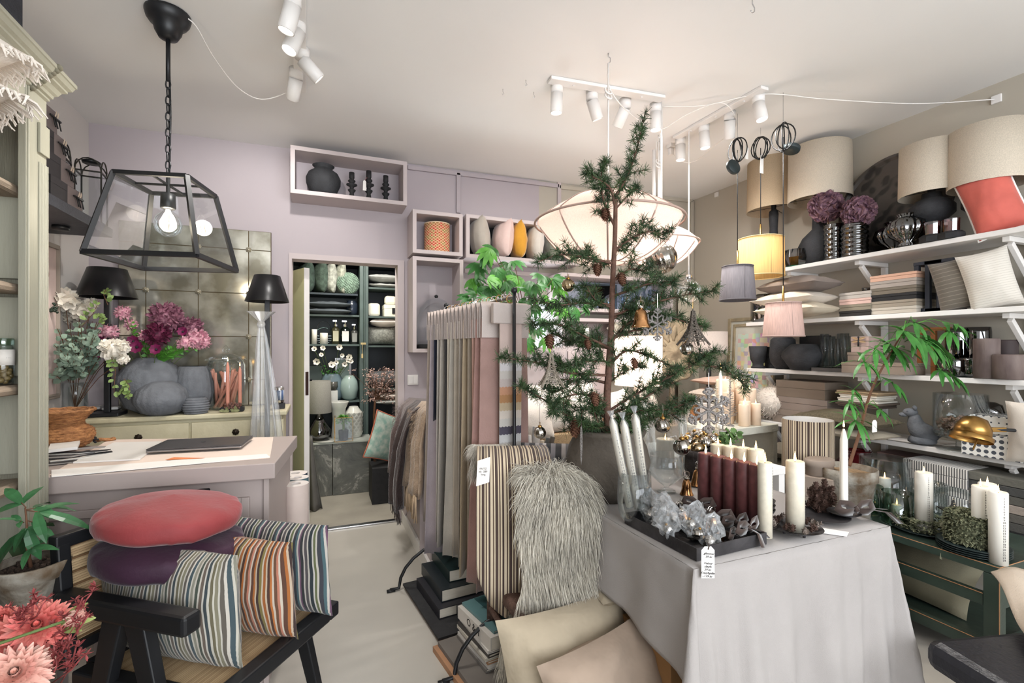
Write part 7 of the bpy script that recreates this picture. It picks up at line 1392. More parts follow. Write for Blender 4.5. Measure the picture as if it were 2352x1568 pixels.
# second shelf
v = rs(1757,1,3.3); lathe_thing('faceted_vase','olive brown faceted glass vase at the left end of the second shelf','vase',v,scale_prof([(.85,0),(1,.08),(1,.85),(.75,1),(.6,1)],s(60,v),s(64,v)),glass('olive_glass',(112,100,56),.15),n=6)
LN = [mat('shelf_linen_%d' % i,c,.95,0,.06,8,.25,350) for i,c in enumerate(((196,184,164),(200,190,178),(110,100,94)))]
for k,(px,z_,w_,lb) in enumerate(((1862,.0,.44,'beige linen cushion lying at the bottom of the second shelf stack'),(1855,.075,.46,'off-white linen cushion in the middle of the second shelf stack'),(1868,.165,.44,'dark taupe cushion on top of the second shelf stack'))):
    v = rs(px,1,3.18); cushion(lb,(v.x,v.y,v.z+z_+.055),w_,.30,(.11,.12,.13)[k],LN[k],rz=PI/2,rx=-PI/2,group='cushions stacked on the second shelf',seed=k+2)
v = rs(1946,1,3.22); lathe_thing('terrazzo_vase','narrow speckled brown vase beside the stacked boxes','vase',v,scale_prof([(.8,0),(1,.6),(.9,1)],s(20,v),s(55,v)),mat('terrazzo',(98,84,76),.3,0,.5,90,c2=(150,136,124)))
def boxstack(px,i,cols,w_,dd,hs,X,lbp,grp,rz=0):
    v = rs(px,i,X); z = v.z
    for k,c in enumerate(cols):
        h = s(hs[k],v); box_thing('storage_box','%s box, %s of the %s' % (c[1],('lowest','second from the bottom','third from the bottom','fourth from the bottom','fifth from the bottom','topmost')[k if k < len(cols)-1 else 5],lbp),'box',(v.x,v.y,z),dd,s(w_[k] if isinstance(w_,(list,tuple)) else w_,v)*.93,h-.001,mat('box_%s' % c[1].replace(' ','_'),c[0],.7,0,.03),rz,grp,lid=1,lidh=.45); z += h
    return Vector((v.x,v.y,z))
tq_ = boxstack(1990,1,[((40,38,36),'black'),((132,124,108),'olive taupe'),((204,172,162),'blush'),((176,168,160),'pale grey')],74,.24,(12,14,13,15),3.28,'small box stack on the second shelf','small boxes on the second shelf')
lathe_thing('tealight_glass','small smoky tealight glass on top of the small box stack','glass',tq_+Vector((0,0,.001)),scale_prof([(.9,0),(1,1)],.05,.03),GLASSB,shell=.002)
boxstack(2080,1,[((186,178,166),'light stone'),((146,136,122),'mid taupe'),((30,30,32),'jet black'),((110,102,90),'dark olive'),((160,150,142),'warm grey'),((206,164,142),'peach')],102,.26,(15,15,15,15,16,14),3.30,'tall box stack on the second shelf','tall stack of boxes on the second shelf')
for px,lb in ((2146,'black wooden frame lantern, left of two on the second shelf'),(2172,'black wooden frame lantern, right of two on the second shelf')):
    v = rs(px,1,3.28); o = thing('frame_lantern',lb,'lantern',v,group='black frame lanterns'); m = M(); a_ = .055; h = .27; [m.box(x-.012,y-.012,0,x+.012,y+.012,h) for x in (-a_,a_) for y in (-a_,a_)]; m.box(-a_-.012,-a_-.012,0,a_+.012,a_+.012,.02); m.box(-a_-.014,-a_-.014,h,a_+.014,a_+.014,h+.02); m.obj('frame',mat('blue_black_wood',(38,42,52),.6),o,bev=.002)
    M().box(-a_,-a_-.002,.03,a_,-a_+.0,h-.01).obj('pane',GLASS,o)
DOT = stripes('dotted_taupe',[((100,92,82),5),((132,124,112),.7)],2,.022,.9); QLT = stripes('quilted_white',[((208,202,192),5),((166,158,148),.5)],2,.012,.9)
cushion('taupe cushion with stitched dots tilting over the second shelf edge',rs(2215,1,3.22)+Vector((0,0,-.005)),.19,.29,.14,DOT,rz=2.0,ry=.2,seed=5); cushion('white quilted cushion at the right end of the second shelf',rs(2293,1,3.22)+Vector((0,0,-.005)),.20,.31,.15,QLT,rz=2.1,ry=.22,seed=6)
# third shelf
GOB = [(.75,0),(.8,.04),(.62,.1),(.6,.2),(.85,.4),(1,1),(.92,1)]
for px,X,w_,h_,pr,lb in ((1741,3.24,38,50,GOB,'black clay goblet pot at the left end of the third shelf'),(1768,3.36,34,48,GOB,'second black clay goblet pot just behind the first'),(1798,3.27,56,74,[(.5,0),(.9,.2),(1,.4),(.9,.9),(.6,1)],'tall black clay vase below the pink lampshade'),(1848,3.22,94,60,[(.5,0),(.6,.02),(1,.5),(.95,.7),(.6,.98),(.5,1)],'squat wide black clay vase on the third shelf')):
    v = rs(px,2,X); lathe_thing('black_pot',lb,'vase',v,scale_prof(pr,s(w_,v),s(h_,v)),BLKC,shell=.004)
v = rs(1872,2,3.42); box_thing('square_box','square black box behind the squat vase','box',v,.08,.19,.25,BLKM)
v = rs(1920,2,3.24); box_thing('grey_box','flat dark grey box under the glass tube stand','box',v,.18,.22,s(8,v),mat('dark_grey_card',(76,74,74),.8)); v = lift(v,s(8,v)+.001)
o = thing('glass_tube_stand','cluster of clear glass tubes standing on little glass feet','glass tubes',v); r = s(9,v)
for k in range(8): x,y = .038*(k % 2)-.02,(k//2)*.045-.07; M().shell([(r,.012),(r,s(78-6*(k % 3),v))],.0015,16,(x,y,0)).obj('tube',GLASS,o,True); M().lathe([(r*1.5,.004),(r*1.5,.009)],14,(x,y,0)).obj('foot',GLASSG,o,True); M().sph((x,y-.01,.003),.004,6).obj('bead',GLASSG,o)
TPK = mat('pink_taupe_card',(178,156,148),.8,0,.03)
v = rs(2025,2,3.22); LB_ = v; box_thing('long_box','long low taupe box lying behind the hanging leaves','box',v,.20,s(150,v)*.9,s(25,v),CARD,lid=1); z_ = v.z+s(25,v)+.001; v = on(1992,z_,X=3.25); box_thing('storage_box','taupe lidded box under the pink dragonfly box','box',v,.16,.15,s(22,v),CARD,lid=1); v = lift(v,s(22,v)+.001)
def clasp_box(label,v,dx,dy,dz,mt,grp,name='gift_box'):
    o = thing(name,label,'box',v,group=grp); M().box(-dx/2,-dy/2,0,dx/2,dy/2,dz*.7).obj('base',mt,o,bev=.001); M().box(-dx/2-.002,-dy/2-.002,dz*.71,dx/2,dy/2,dz).obj('lid',mt,o,bev=.001)
    m = M(); m.tube([(-dx/2-.012,0,dz*.95),(-dx/2-.012,0,dz*.35)],[.003,.0055],8); m.sph((-dx/2-.012,0,dz*.95),.006,8); m.obj('dragonfly',BLK,o,True); m = M(); [m.leaf((-dx/2-.010,0,dz*(.8-.1*q)),(-.1,sg,.35-.5*q),(-1,0,0),.045,.014,.1) for sg in (-1,1) for q in (0,1)]; m.obj('wing',mat('amber_wing',(176,146,110),.4) if 'amber_wing' not in bpy.data.materials else bpy.data.materials['amber_wing'],o)
clasp_box('pink box with a dragonfly clasp on the third shelf',v,.15,s(42,v)*.9,s(36,v),TPK,None)
v = rs(2145,2,3.40); o = thing('easel','orange brown wooden frame stand behind the hanging leaves','frame',v); m = M(); [m.box(-.01,y-.012,0,.01,y+.012,.26) for y in (-.07,.0,.07)]; m.obj('upright',mat('orange_wood',(158,98,52),.5,0,.15),o); M().box(-.012,-.083,.2605,.012,.083,.28).obj('rail',bpy.data.materials['orange_wood'],o)
for px,X,w_,h_,lb in ((2200,3.38,44,108,'tall dark brown glass jar, rear left on the third shelf'),(2245,3.42,48,112,'tall dark brown glass jar, rear right on the third shelf'),(2190,3.24,58,40,'low dark brown footed glass, front left on the third shelf'),(2236,3.27,52,44,'low dark brown footed glass, front right on the third shelf')): v = rs(px,2,X); lathe_thing('brown_jar',lb,'jar',v,scale_prof([(.8,0),(1,.1),(1,.9),(.95,1)],s(w_,v),s(h_,v)),GLASSD,shell=.003,group='dark brown glass jars')
BRC = mat('rustic_brown_wax',(92,78,76),.7,0,.35,10,.5,30,stretch=(1,1,.3),c2=(126,112,106))
for px,X,w_,h_,lb in ((2266,3.22,46,92,'tall rustic brown pillar candle on the third shelf'),(2310,3.36,42,88,'dark rustic brown candle at the back of the third shelf'),(2316,3.22,56,58,'short wide rustic brown candle at the right end of the third shelf')): v = rs(px,2,X); candle(lb,v,s(w_,v)/2,s(h_,v),BRC if X < 3.3 else mat('dark_rustic_wax',(58,48,48),.7),'rustic brown candles',lit=False)
# fourth shelf
bt = boxstack(1862,3,[((134,122,112),'wide taupe'),((132,120,112),'taupe'),((112,100,88),'brown taupe')],(150,138,128),.24,(32,30,38),3.32,'large stack left on the fourth shelf','large taupe boxes')
v = rs(1985,3,3.20); cushion('flat beige cushion at the bottom of the fourth shelf pile',(v.x-.02,v.y,v.z+.035),.46,.28,.07,LN[0],rz=PI/2,rx=-PI/2,seed=3,group='cushions on the fourth shelf'); cushion('dark olive boucle cushion lying on the beige one',(v.x-.03,v.y,v.z+.115),.50,.32,.11,mat('olive_boucle',(96,88,70),.95,0,.2,90,.9,200),rz=PI/2,rx=-PI/2,seed=7,group='cushions on the fourth shelf')
v = rs(1995,3,3.30); z = v.z+.175
for k in range(9): box_thing('folded_napkin','%s %s folded linen napkin counted from the bottom of the pile' % (ORD[k],'dark brown' if k < 3 else 'white' if k < 7 else 'tan'),'napkin',(v.x-.02,v.y+.01*math.sin(k*2),z),.20,.24+.02*math.sin(k),.0105,mat('napkin_%d' % k,((78,66,58),(78,66,58),(100,88,78),(214,208,196),(206,198,184),(216,210,200),(204,196,182),(150,128,100),(160,138,110))[k],.95),.03*math.sin(k*3),'folded napkins on the fourth shelf'); z += .0115
# stone bird
v = rs(2122,3,3.22); o = thing('stone_bird','grey stone bird figure with a raised head on the fourth shelf','figurine',v,-1.0); k = s(1,v); m = M()
m.tube([(26*k,0,14*k),(10*k,0,22*k),(-8*k,0,30*k),(-16*k,0,46*k),(-16*k,0,60*k),(-20*k,0,68*k)],[6*k,22*k,24*k,17*k,12*k,11*k],16); m.lathe([(22*k,0),(24*k,10*k),(16*k,24*k)],18,(-3*k,0,0),sx=1.2); m.sph((-24*k,0,72*k),12*k,14,.85,1.25); m.sph((-36*k,0,66*k),7*k,10,.8,1.5); m.obj('body',STONE,o,True,sub=1)
m = M(); [m.sph((-16*k,y*8*k,83*k),4*k,8,1.3) for y in (-1,1)]; [m.sph((-30*k,y*9.5*k,75*k),2*k,8) for y in (-1,1)]; m.obj('ears',STONE,o,True); M().leaf((22*k,0,16*k),(1,0,.9),(-1,0,1),34*k,22*k,.1,4,.3).obj('tail',STONE,o,True,solid=.006)
v = rs(2205,3,3.22); k = s(1,v); o = thing('stemmed_jar','tall clear glass jar on a stem filled with dried blossoms','jar',v); M().lathe([(42*k,0),(40*k,2*k),(8*k,6*k),(7*k,22*k),(30*k,28*k),(46*k,32*k),(48*k,36*k),(1e-4,36*k)],32).obj('stand',GLASS,o,True); M().shell([(46*k,37*k),(48*k,60*k),(48*k,130*k)],.003,32).obj('jar',GLASS,o,True)
m = M(); [m.leaf((R.uniform(-32,32)*k,R.uniform(-32,32)*k,(42+34*R.random())*k),(R.uniform(-1,1),R.uniform(-1,1),R.uniform(-1,1)),(0,0,1),12*k,9*k,.3,2) for i in range(260)]; m.obj('dried_blossoms',mat('dried_brown_petals',(134,108,92),.9,0,.3,60),o)
v = rs(2272,3,3.38); lathe_thing('glass_cloche','thick smoky glass cloche at the back of the fourth shelf','cloche',v+Vector((0,0,.08)),scale_prof([(1,0),(1,.7),(.85,.92),(.4,1),(1e-4,1)],s(52,v),s(76,v)),GLASSB); box_thing('grey_box','dark grey box under the smoky cloche','box',v,.14,.18,.078,DGR)
FLW,nt,b,N,L = nodes('flower_print_card'); b.inputs['Roughness'].default_value = .7; tc_n = N('ShaderNodeTexCoord'); mp = N('ShaderNodeMapping'); mp.inputs['Rotation'].default_value = (0,0,.78); vo = N('ShaderNodeTexVoronoi'); vo.inputs['Randomness'].default_value = 0; vo.inputs['Scale'].default_value = 34; vo.voronoi_dimensions = '3D'; vo.feature = 'F1'; L(tc_n.outputs['Object'],vo.inputs[0])
cr = N('ShaderNodeValToRGB'); cr.color_ramp.interpolation = 'CONSTANT'; cr.color_ramp.elements[0].color = (*lin((70,74,82)),1); cr.color_ramp.elements[1].position = .42; cr.color_ramp.elements[1].color = (*lin((222,220,214)),1); L(vo.outputs['Distance'],cr.inputs[0]); L(cr.outputs[0],b.inputs['Base Color'])
v = rs(2280,3,3.24); box_thing('patterned_box','white gift box printed with small dark flowers, lower of two','box',(v.x,v.y-.08,v.z),.22,.32,.115,FLW,group='flower printed boxes'); box_thing('patterned_box','white gift box printed with small dark flowers, stacked on top','box',(v.x+.03,v.y-.08,v.z+.117),.2,.29,.09,FLW,.03,'flower printed boxes')
cushion('oatmeal cushion at the right end of the fourth shelf beside the printed boxes',(3.16,1.12,.80),.3,.3,.12,LN[1],rz=1.9,rx=-.1,seed=9)
# brass swing-arm lamp in front of the shelves (its stand is on the floor to the right, outside the frame)
v = P(2235,985,D=2.3); o = thing('floor_lamp','brass dome reading lamp on a black swing arm at the right','lamp',(v.x+.62,v.y-.38,0)); lo = Vector(o.location); hv = v-lo; m = M(); m.t = Matrix.Translation(hv) @ Matrix.Rotation(.35,4,'Y'); m.shell([(s(6,v),s(30,v)),(s(22,v),s(24,v)),(s(32,v),s(4,v)),(s(34,v),-s(18,v))][::-1],.003,28); m.lathe([(s(38,v),-s(26,v)),(s(38,v),-s(16,v)),(s(34,v),-s(14,v))],28,cap=False); m.obj('lamp_head',BRASS,o,True)
M().tube([hv+Vector((0,0,s(6,v))),hv+Vector((.10,-.06,-.0)),Vector((0,0,hv.z-.02))],.008,8).obj('arm',BLK,o,True); M().bar(hv+Vector((-.02,0,0)),hv+Vector((.12,-.07,-.0)),.012,.022).obj('bracket',BRASS,o,bev=.002); M().tube([(0,0,0),(0,0,hv.z+.05)],.01,8).obj('post',BLK,o,True); M().lathe([(.14,0),(.14,.015),(.02,.025)],30).obj('foot',BLK,o,True)
M().tube([hv+Vector((.02,-.01,-.04)),hv+Vector((-.0,.0,-.10))],.004,6).obj('switch',BRASS,o)
# ---------------------------------------------------------------- green bench
GRB = mat('distressed_green_paint',(52,66,58),.35,0,.2,5,.15,30,coat=.2); GZ = .455; GX0,GX1,GY0,GY1 = 2.57,3.12,1.06,2.1
o = thing('green_bench','distressed dark green low bench table with open slatted sides','bench',((GX0+GX1)/2,(GY0+GY1)/2,0)); gc = Vector(o.location)
m = WM(gc); m.box(GX0,GY0,GZ-.035,GX1,GY1,GZ); m.obj('top',GRB,o,bev=.004)
for x in (GX0+.028,GX1-.028):
    for y in (GY0+.028,GY1-.028): m = WM(gc); m.box(x-.026,y-.026,0,x+.026,y+.026,GZ-.036); m.obj('leg',GRB,o,bev=.003)
for z in (.30,.10):
    m = WM(gc); m.box(GX0+.005,GY0+.055,z-.025,GX0+.04,GY1-.055,z+.025); m.obj('rail',GRB,o,bev=.003)
    m = WM(gc); m.box(GX0+.055,GY0+.005,z-.025,GX1-.055,GY0+.04,z+.025); m.obj('rail',GRB,o,bev=.003)
m = WM(gc); m.box(GX0+.04,GY0+.04,.085,GX1-.03,GY1-.04,.105); m.obj('lower_shelf',GRB,o)
m = WM(gc)
for a_,b_ in (((GX0,GY0,GZ),(GX0,GY1,GZ)),((GX0,GY0,GZ),(GX1,GY0,GZ)),((GX0+.004,GY0+.055,.326),(GX0+.004,GY1-.055,.326)),((GX0+.004,GY0+.055,.126),(GX0+.004,GY1-.055,.126)),((GX0+.001,GY0+.001,.01),(GX0+.001,GY0+.001,GZ-.04))): m.tube([a_,b_],.0018,4)
m.obj('worn_edge',mat('worn_wood_edge',(176,130,92),.7),o)
cushion('sage cushion tucked on the lower shelf of the green bench',(GX0+.16,1.55,.11),.62,.34,.15,mat('sage_linen',(140,134,112),.9,0,.06,8,.2,300),rz=PI/2,rx=.75,seed=12)
def gb(px,X): v = on(px,GZ+.002,X=X); return v
for px,X,w_,h_,lb,nb in ((2122,2.72,33,132,'white calendar pillar candle standing in the moss wreath',1),(2252,2.66,31,118,'white calendar pillar candle, left of the trio on the green bench',1),(2268,2.74,33,122,'white pillar candle behind the other two of the trio',0),(2293,2.62,34,122,'white calendar pillar candle, right of the trio on the green bench',1)):
    v = P(px,0,X=X); v.z = GZ+(.018 if px == 2122 else .002); candle(lb,v,s(w_,v)/2,.30 if px != 2122 else .28,WAXW,'white calendar candles on the green bench',numbers=INKL if nb else None,face=-2.35+.2)
MOSS = mat('dark_moss',(50,58,40),.8,0,.4,70,c2=(140,142,112)); DPL = mat('dark_green_plate',(36,46,46),.3)
v = P(2118,0,X=2.74); v.z = GZ+.002; lathe_thing('dark_plate','dark plate under the moss wreath','plate',v,[(.06,0),(.12,.012),(.115,.014),(1e-4,.006)],DPL,n=40); o = thing('moss_wreath','dark moss wreath with a sage ribbon around the calendar candle','wreath',v+Vector((0,0,.014))); m = M()
for i in range(900): a = R.uniform(0,2*PI); q = R.uniform(0,2*PI); rr2 = .085+.026*math.cos(q); p = Vector((rr2*math.cos(a),rr2*math.sin(a),.026+.024*math.sin(q))); m.leaf(p,(R.uniform(-1,1),R.uniform(-1,1),R.uniform(-.3,1)),(0,0,1),.016,.011,.2,2)
m.obj('moss',MOSS,o); m = M(); ribbon(m,[(-.03,-.1,.045),(-.06,-.14,.03),(-.13,-.15,.02),(-.17,-.16,-.06)],.026,(.2,1,.6)); ribbon(m,[(-.03,-.1,.045),(-.06,-.18,.02),(-.09,-.22,-.005)],.026,(1,.2,.6)); m.sph((-.03,-.1,.05),.014,8); m.obj('ribbon',mat('sage_ribbon',(134,134,112),.6),o,solid=.001)
v = P(2235,0,X=2.68); v.z = GZ+.002
for k in range(4): lathe_thing('dark_plate','dark plate, %s of the stack under the moss cylinder' % ('lowest','second','third','topmost')[k],'plate',v+Vector((0,0,.009*k)),[(.07,0),(.125,.008),(.12,.010),(1e-4,.004)],DPL,n=44,group='stacked dark plates')
o = thing('moss_cylinder','cylinder of frosted dark moss and twigs on the stacked plates','moss decoration',v+Vector((0,0,.040))); M().lathe([(.088,0),(.088,.115)],24).obj('core',MOSS,o); m = M()
for i in range(2600):
    a = R.uniform(0,2*PI)
    if R.random() < .3: q = math.sqrt(R.random())*.09; p = Vector((q*math.cos(a),q*math.sin(a),.115)); d = (math.cos(a)*.3,math.sin(a)*.3,1)
    else: p = Vector((.09*math.cos(a),.09*math.sin(a),.118*R.random())); d = (math.cos(a),math.sin(a),R.uniform(-.4,.8))
    m.leaf(p,Vector(d)+Vector((R.uniform(-.7,.7),R.uniform(-.7,.7),R.uniform(-.5,.5))),(0,0,1),.015,.010,.3,2)
m.obj('moss',MOSS,o)
for px,X,w_,h_,lb,ch in ((2032,2.92,96,118,'largest glass hurricane with a candle at the back of the green bench',.17),(1992,2.78,60,62,'glass hurricane with a small candle, left front on the green bench',.09),(2060,2.74,62,72,'glass hurricane with a small candle, right front on the green bench',.09),(2128,2.92,76,88,'glass hurricane behind the calendar candle',0)):
    v = gb(px,X); r = s(w_,v)/2; lathe_thing('hurricane_glass',lb,'glass cylinder',v,[(r*.97,0),(r,.01),(r,s(h_,v))],GLASSG if h_ < 80 else GLASS,shell=.003,n=36,group='glass hurricanes on the green bench')
    if ch:
        candle('small white candle standing in the %s' % ('largest rear hurricane','left front hurricane','right front hurricane','')[(2032,1992,2060,2128).index(px)],v+Vector((0,0,.006)),.022 if ch < .1 else .028,ch,WAXW,'candles inside hurricanes'); m = M(); [m.leaf((r*.7*math.cos(q),r*.7*math.sin(q),.006),(R.uniform(-.4,.4),R.uniform(-.4,.4),1),(1,0,0),.05,.008,.3,2) for q in [R.uniform(0,6.3) for i in range(50)]]; q = one(m,'moss',LEAFG,'green moss around the candle in the %s' % lb.split(' with')[0].replace('glass ',''),'moss',v+Vector((0,0,.005))); q['kind'] = 'stuff'
v = gb(2190,2.88); r = .1; o = thing('glass_dome','glass dome over a black and gold dotted star on the green bench','glass dome',v); M().lathe([(r,.0),(r,.12),(r*.85,.17),(r*.5,.205),(1e-4,.215)],36,cap=False).obj('dome',GLASS,o,True)
SDT,nt,b,N,L = nodes('gold_dots_on_black'); vo = N('ShaderNodeTexVoronoi'); vo.inputs['Scale'].default_value = 110; vo.inputs['Randomness'].default_value = .2; L(_tc(N,L),vo.inputs[0]); cr = N('ShaderNodeValToRGB'); cr.color_ramp.interpolation = 'CONSTANT'; cr.color_ramp.elements[0].color = (*lin((226,200,150)),1); cr.color_ramp.elements[1].position = .3; cr.color_ramp.elements[1].color = (*lin((24,22,22)),1); L(vo.outputs['Distance'],cr.inputs[0]); L(cr.outputs[0],b.inputs['Base Color'])
so = thing('dotted_star','black star with gold dots standing under the glass dome','star',v+Vector((0,0,.09)),-.9); m = M(); pts = [((.075 if k % 2 == 0 else .026)*math.sin(k*PI/5),(.075 if k % 2 == 0 else .026)*math.cos(k*PI/5)) for k in range(10)]
vs = [(x,0,z) for x,z in pts]+[(0,-.02,0),(0,.02,0)]; m.add(vs,[(i,(i+1) % 10,10) for i in range(10)]+[((i+1) % 10,i,11) for i in range(10)]); m.obj('star',SDT,so); M().tube([(0,0,-.088),(0,0,-.03)],.003,6).obj('stem',BLK,so)
# boxes, parcels and folded cloth on the low shelf behind
def ls(px,X=3.28): return on(px,.432,X=X)
v = ls(2105,3.40); clasp_box('large mauve pink box with dragonfly clasp at the back of the low shelf',(v.x,v.y,.432),.18,.34,.26,mat('mauve_card',(134,108,104),.8),None); v = ls(2042,3.28); clasp_box('pink dragonfly box in front of the mauve one on the low shelf',(v.x,v.y+.02,.432),.16,.24,.24,TPK,None)
STW = stripes('striped_wrap',[((214,210,202),1),((84,82,82),1)],1,.0115,.6,bump=.2)
for k in range(5): v = P(2168,0,X=3.22); box_thing('striped_parcel','black and white striped fabric parcel, %s of the stack behind the dome' % ('lowest','second','third','fourth','topmost')[k],'parcel',(v.x,v.y,.46+.052*k),.2,.30,.05,STW,.02*math.sin(k*4),'striped parcels on the green bench')
for k in range(6): v = P(2290,0,X=3.26); box_thing('folded_cloth','%s grey folded cloth in the pile at the right end of the low shelf' % ('lowest','second','third','fourth','fifth','topmost')[k],'folded cloth',(v.x+.0,v.y-.06,.46+.043*k),.26,.40-.02*k,.04,mat('grey_cloth_%d' % k,((76,74,70),(90,86,80),(150,138,128),(84,82,76),(70,70,68),(98,96,88))[k],.95,0,.1,12,.4,60),.04*math.sin(k*3),'folded grey cloths')
v = P(1972,0,X=3.25); lathe_thing('red_jar','round dark red glazed jar on the low shelf behind the thin candle','jar',(v.x,v.y,.432),scale_prof(VASE,.26,.26),mat('oxblood_glaze',(82,22,26),.12,0,.2,5),shell=.005)
for k,c in enumerate(((96,92,78),(104,98,86))): cushion('%s green cushion on the low shelf behind the striped lampshade' % ('lower','upper')[k],(3.24,2.42,.50+.12*k),.40,.28,.11,mat('moss_linen_%d' % k,c,.95),rz=PI/2,rx=-PI/2,group='green cushions on the low shelf')
# things between bench and table: striped shade, boxes, big potted plant
v = P(1855,0,D=2.75); zb = EYE+(CY-1096)/F*2.75; STD = Vector((v.x,v.y,0)); box_thing('pedestal_box','stacked dark box pedestal hidden behind the draped table','box',(v.x+.0,v.y,0),.30,.30,zb-.003,BLKM,.3); r = s(52,Vector((v.x,v.y,0))); o = thing('striped_lampshade','brown and cream striped drum lampshade standing behind the table','lampshade',(v.x,v.y,zb)); h = s(134,Vector((v.x,v.y,0)))
M().lathe([(r,0),(r,h)],64,cap=False).obj('shade',stripes('striped_shade_fabric',BST,3,.42,.9,bump=.3,sheen=0),o,True); M().lathe([(r-.004,h),(r-.004,0)],48,cap=False).obj('lining',PAPER,o,True)
v = P(1882,0,D=2.5); zc_ = EYE+(CY-1145)/F*2.5; box_thing('pedestal_box','taupe box standing beside the pale round plate','box',(v.x,v.y,0),.2,.16,zc_+.13,CARD,.4,lid=1,lidh=.15); lathe_thing('oval_box','rounded taupe box with a lid on top of the taupe box','box',(v.x,v.y,zc_+.132),[(.07,0),(.07,.045),(.074,.047),(.074,.075),(.066,.08)],CARD,sx=1.15,sy=.8)
v = P(1945,0,D=2.45); PP = Vector((v.x,v.y,.0)); zr = EYE+(CY-1072)/F*2.45; box_thing('plant_stand','dark stand box below the large potted plant','stand',(v.x,v.y,0),.3,.3,.42,BLKM,.3); r = s(56,PP)*1.0; lathe_thing('flower_pot','weathered grey pot of the tall drooping plant','flower pot',(v.x,v.y,.422),[(r*.7,0),(r*.95,(zr-.42)*.8),(r*1.05,(zr-.42)*.82),(r*1.05,zr-.422)],POTM,shell=.008,n=36)
pb = Vector((v.x,v.y,zr-.03)); o = thing('potted_plant','tall drooping green plant with slender fingered leaves in front of the shelves','plant',pb); q = [P(x,y,D=d_)-pb for x,y,d_ in ((1950,1070,2.45),(1972,1000,2.45),(2000,900,2.42),(2040,820,2.4),(2085,745,2.38))]; st = M(); st.tube(smooth(q),[.009-.006*i/32 for i in range(33)],7); lf = M(); rr_ = random.Random(17); st2 = M()
M().lathe([(r*.95,-.0),(1e-4,.01)],24).obj('soil',mat('gravel_soil',(140,116,88),.95,0,.3,80),o)
def fan(c,d,L_,n=7):
    d = Vector(d).normalized(); u = d.orthogonal().normalized(); w_ = d.cross(u)
    for k in range(n): a = 2*PI*k/n+rr_.uniform(-.2,.2); e = (u*math.cos(a)+w_*math.sin(a))*.75+d*.5+Vector((0,0,-.55)); lf.leaf(c,e,(0,0,1),L_*rr_.uniform(.75,1.1),L_*.17,.45,5,.15)
for x0,y0,x1,y1,L_,n in ((2085,745,2040,790,.15,8),(2085,745,2075,760,.16,9),(2085,750,2110,775,.17,9),(2080,745,2130,780,.16,8),(2085,745,2180,760,.14,7),(2080,750,2195,745,.11,6),(2070,760,2010,800,.14,7),(2060,780,1985,830,.12,6),(2085,745,2100,740,.13,7),(2120,780,2190,865,.12,7),(2110,790,2160,850,.12,7),(2100,760,2150,800,.14,8),(2090,760,2060,800,.15,8),
    (2020,860,1995,840,.09,5),(2010,880,1960,895,.08,5),(2010,890,2050,880,.12,7),(1990,930,2020,940,.10,6),(1985,950,1960,905,.08,5),(1980,965,1965,965,.13,8),(1975,960,1950,925,.10,6)):
    A = P(x0,y0,D=2.4)-pb; B = P(x1,y1,D=2.4+rr_.uniform(-.10,.10))-pb; st2.tube([A,A.lerp(B,.5)+Vector((0,0,.035)),B],.0014,5); fan(B,(rr_.uniform(-.3,.3),-.4,.6),L_,n)
st.obj('trunk',WOODST,o,True); st2.obj('leaf_stalks',LEAFB,o,True); lf.obj('leaves',mat('hanging_leaf',(58,116,48),.4,0,.3,12),o); M().prism([(-.018,0),(.018,0),(.018,.05),(.008,.06),(-.008,.06),(-.018,.05)],-.03,-.029).obj('price_tag',PAPER,o); C.objects[-1].location = P(1994,990,D=2.38)-pb
# black leather bench with beige throw in the lower right corner
v = P(2372,1600,D=1.25); o = thing('leather_bench','black leather bench seat in the lower right corner','bench',(v.x+.33,v.y-.12,0),-.25); M().box(-.38,-.3,v.z-.09,.35,.3,v.z+.0).obj('seat',mat('black_leather',(30,30,36),.35,0,.15,30,.2,80),o,bev=.03)
for x in (-.3,.3):
    for y in (-.24,.24): M().tube([(x,y,0),(x,y,v.z-.09)],.016,8).obj('leg',BLK,o,True)
c_ = Vector((v.x+.40,v.y+.02,v.z+.03)); m = M(); m.grid(lambda u,q: (-.33+.66*u+.05*math.sin(q*4),(-.05+.3*q)*(.12+.88*u)+.02*math.sin(u*5),.012+(.06*u**1.5)*(.6+.4*math.sin(q*PI))+.010*math.sin(u*9+q*6)+.006*math.sin(q*17)),30,20); one(m,'throw',mat('rose_beige_throw',(180,166,150),.95,0,.05,10,.3,300),'rose beige cloth thrown over the black leather bench','throw',c_,.35,smooth=True,solid=.01)
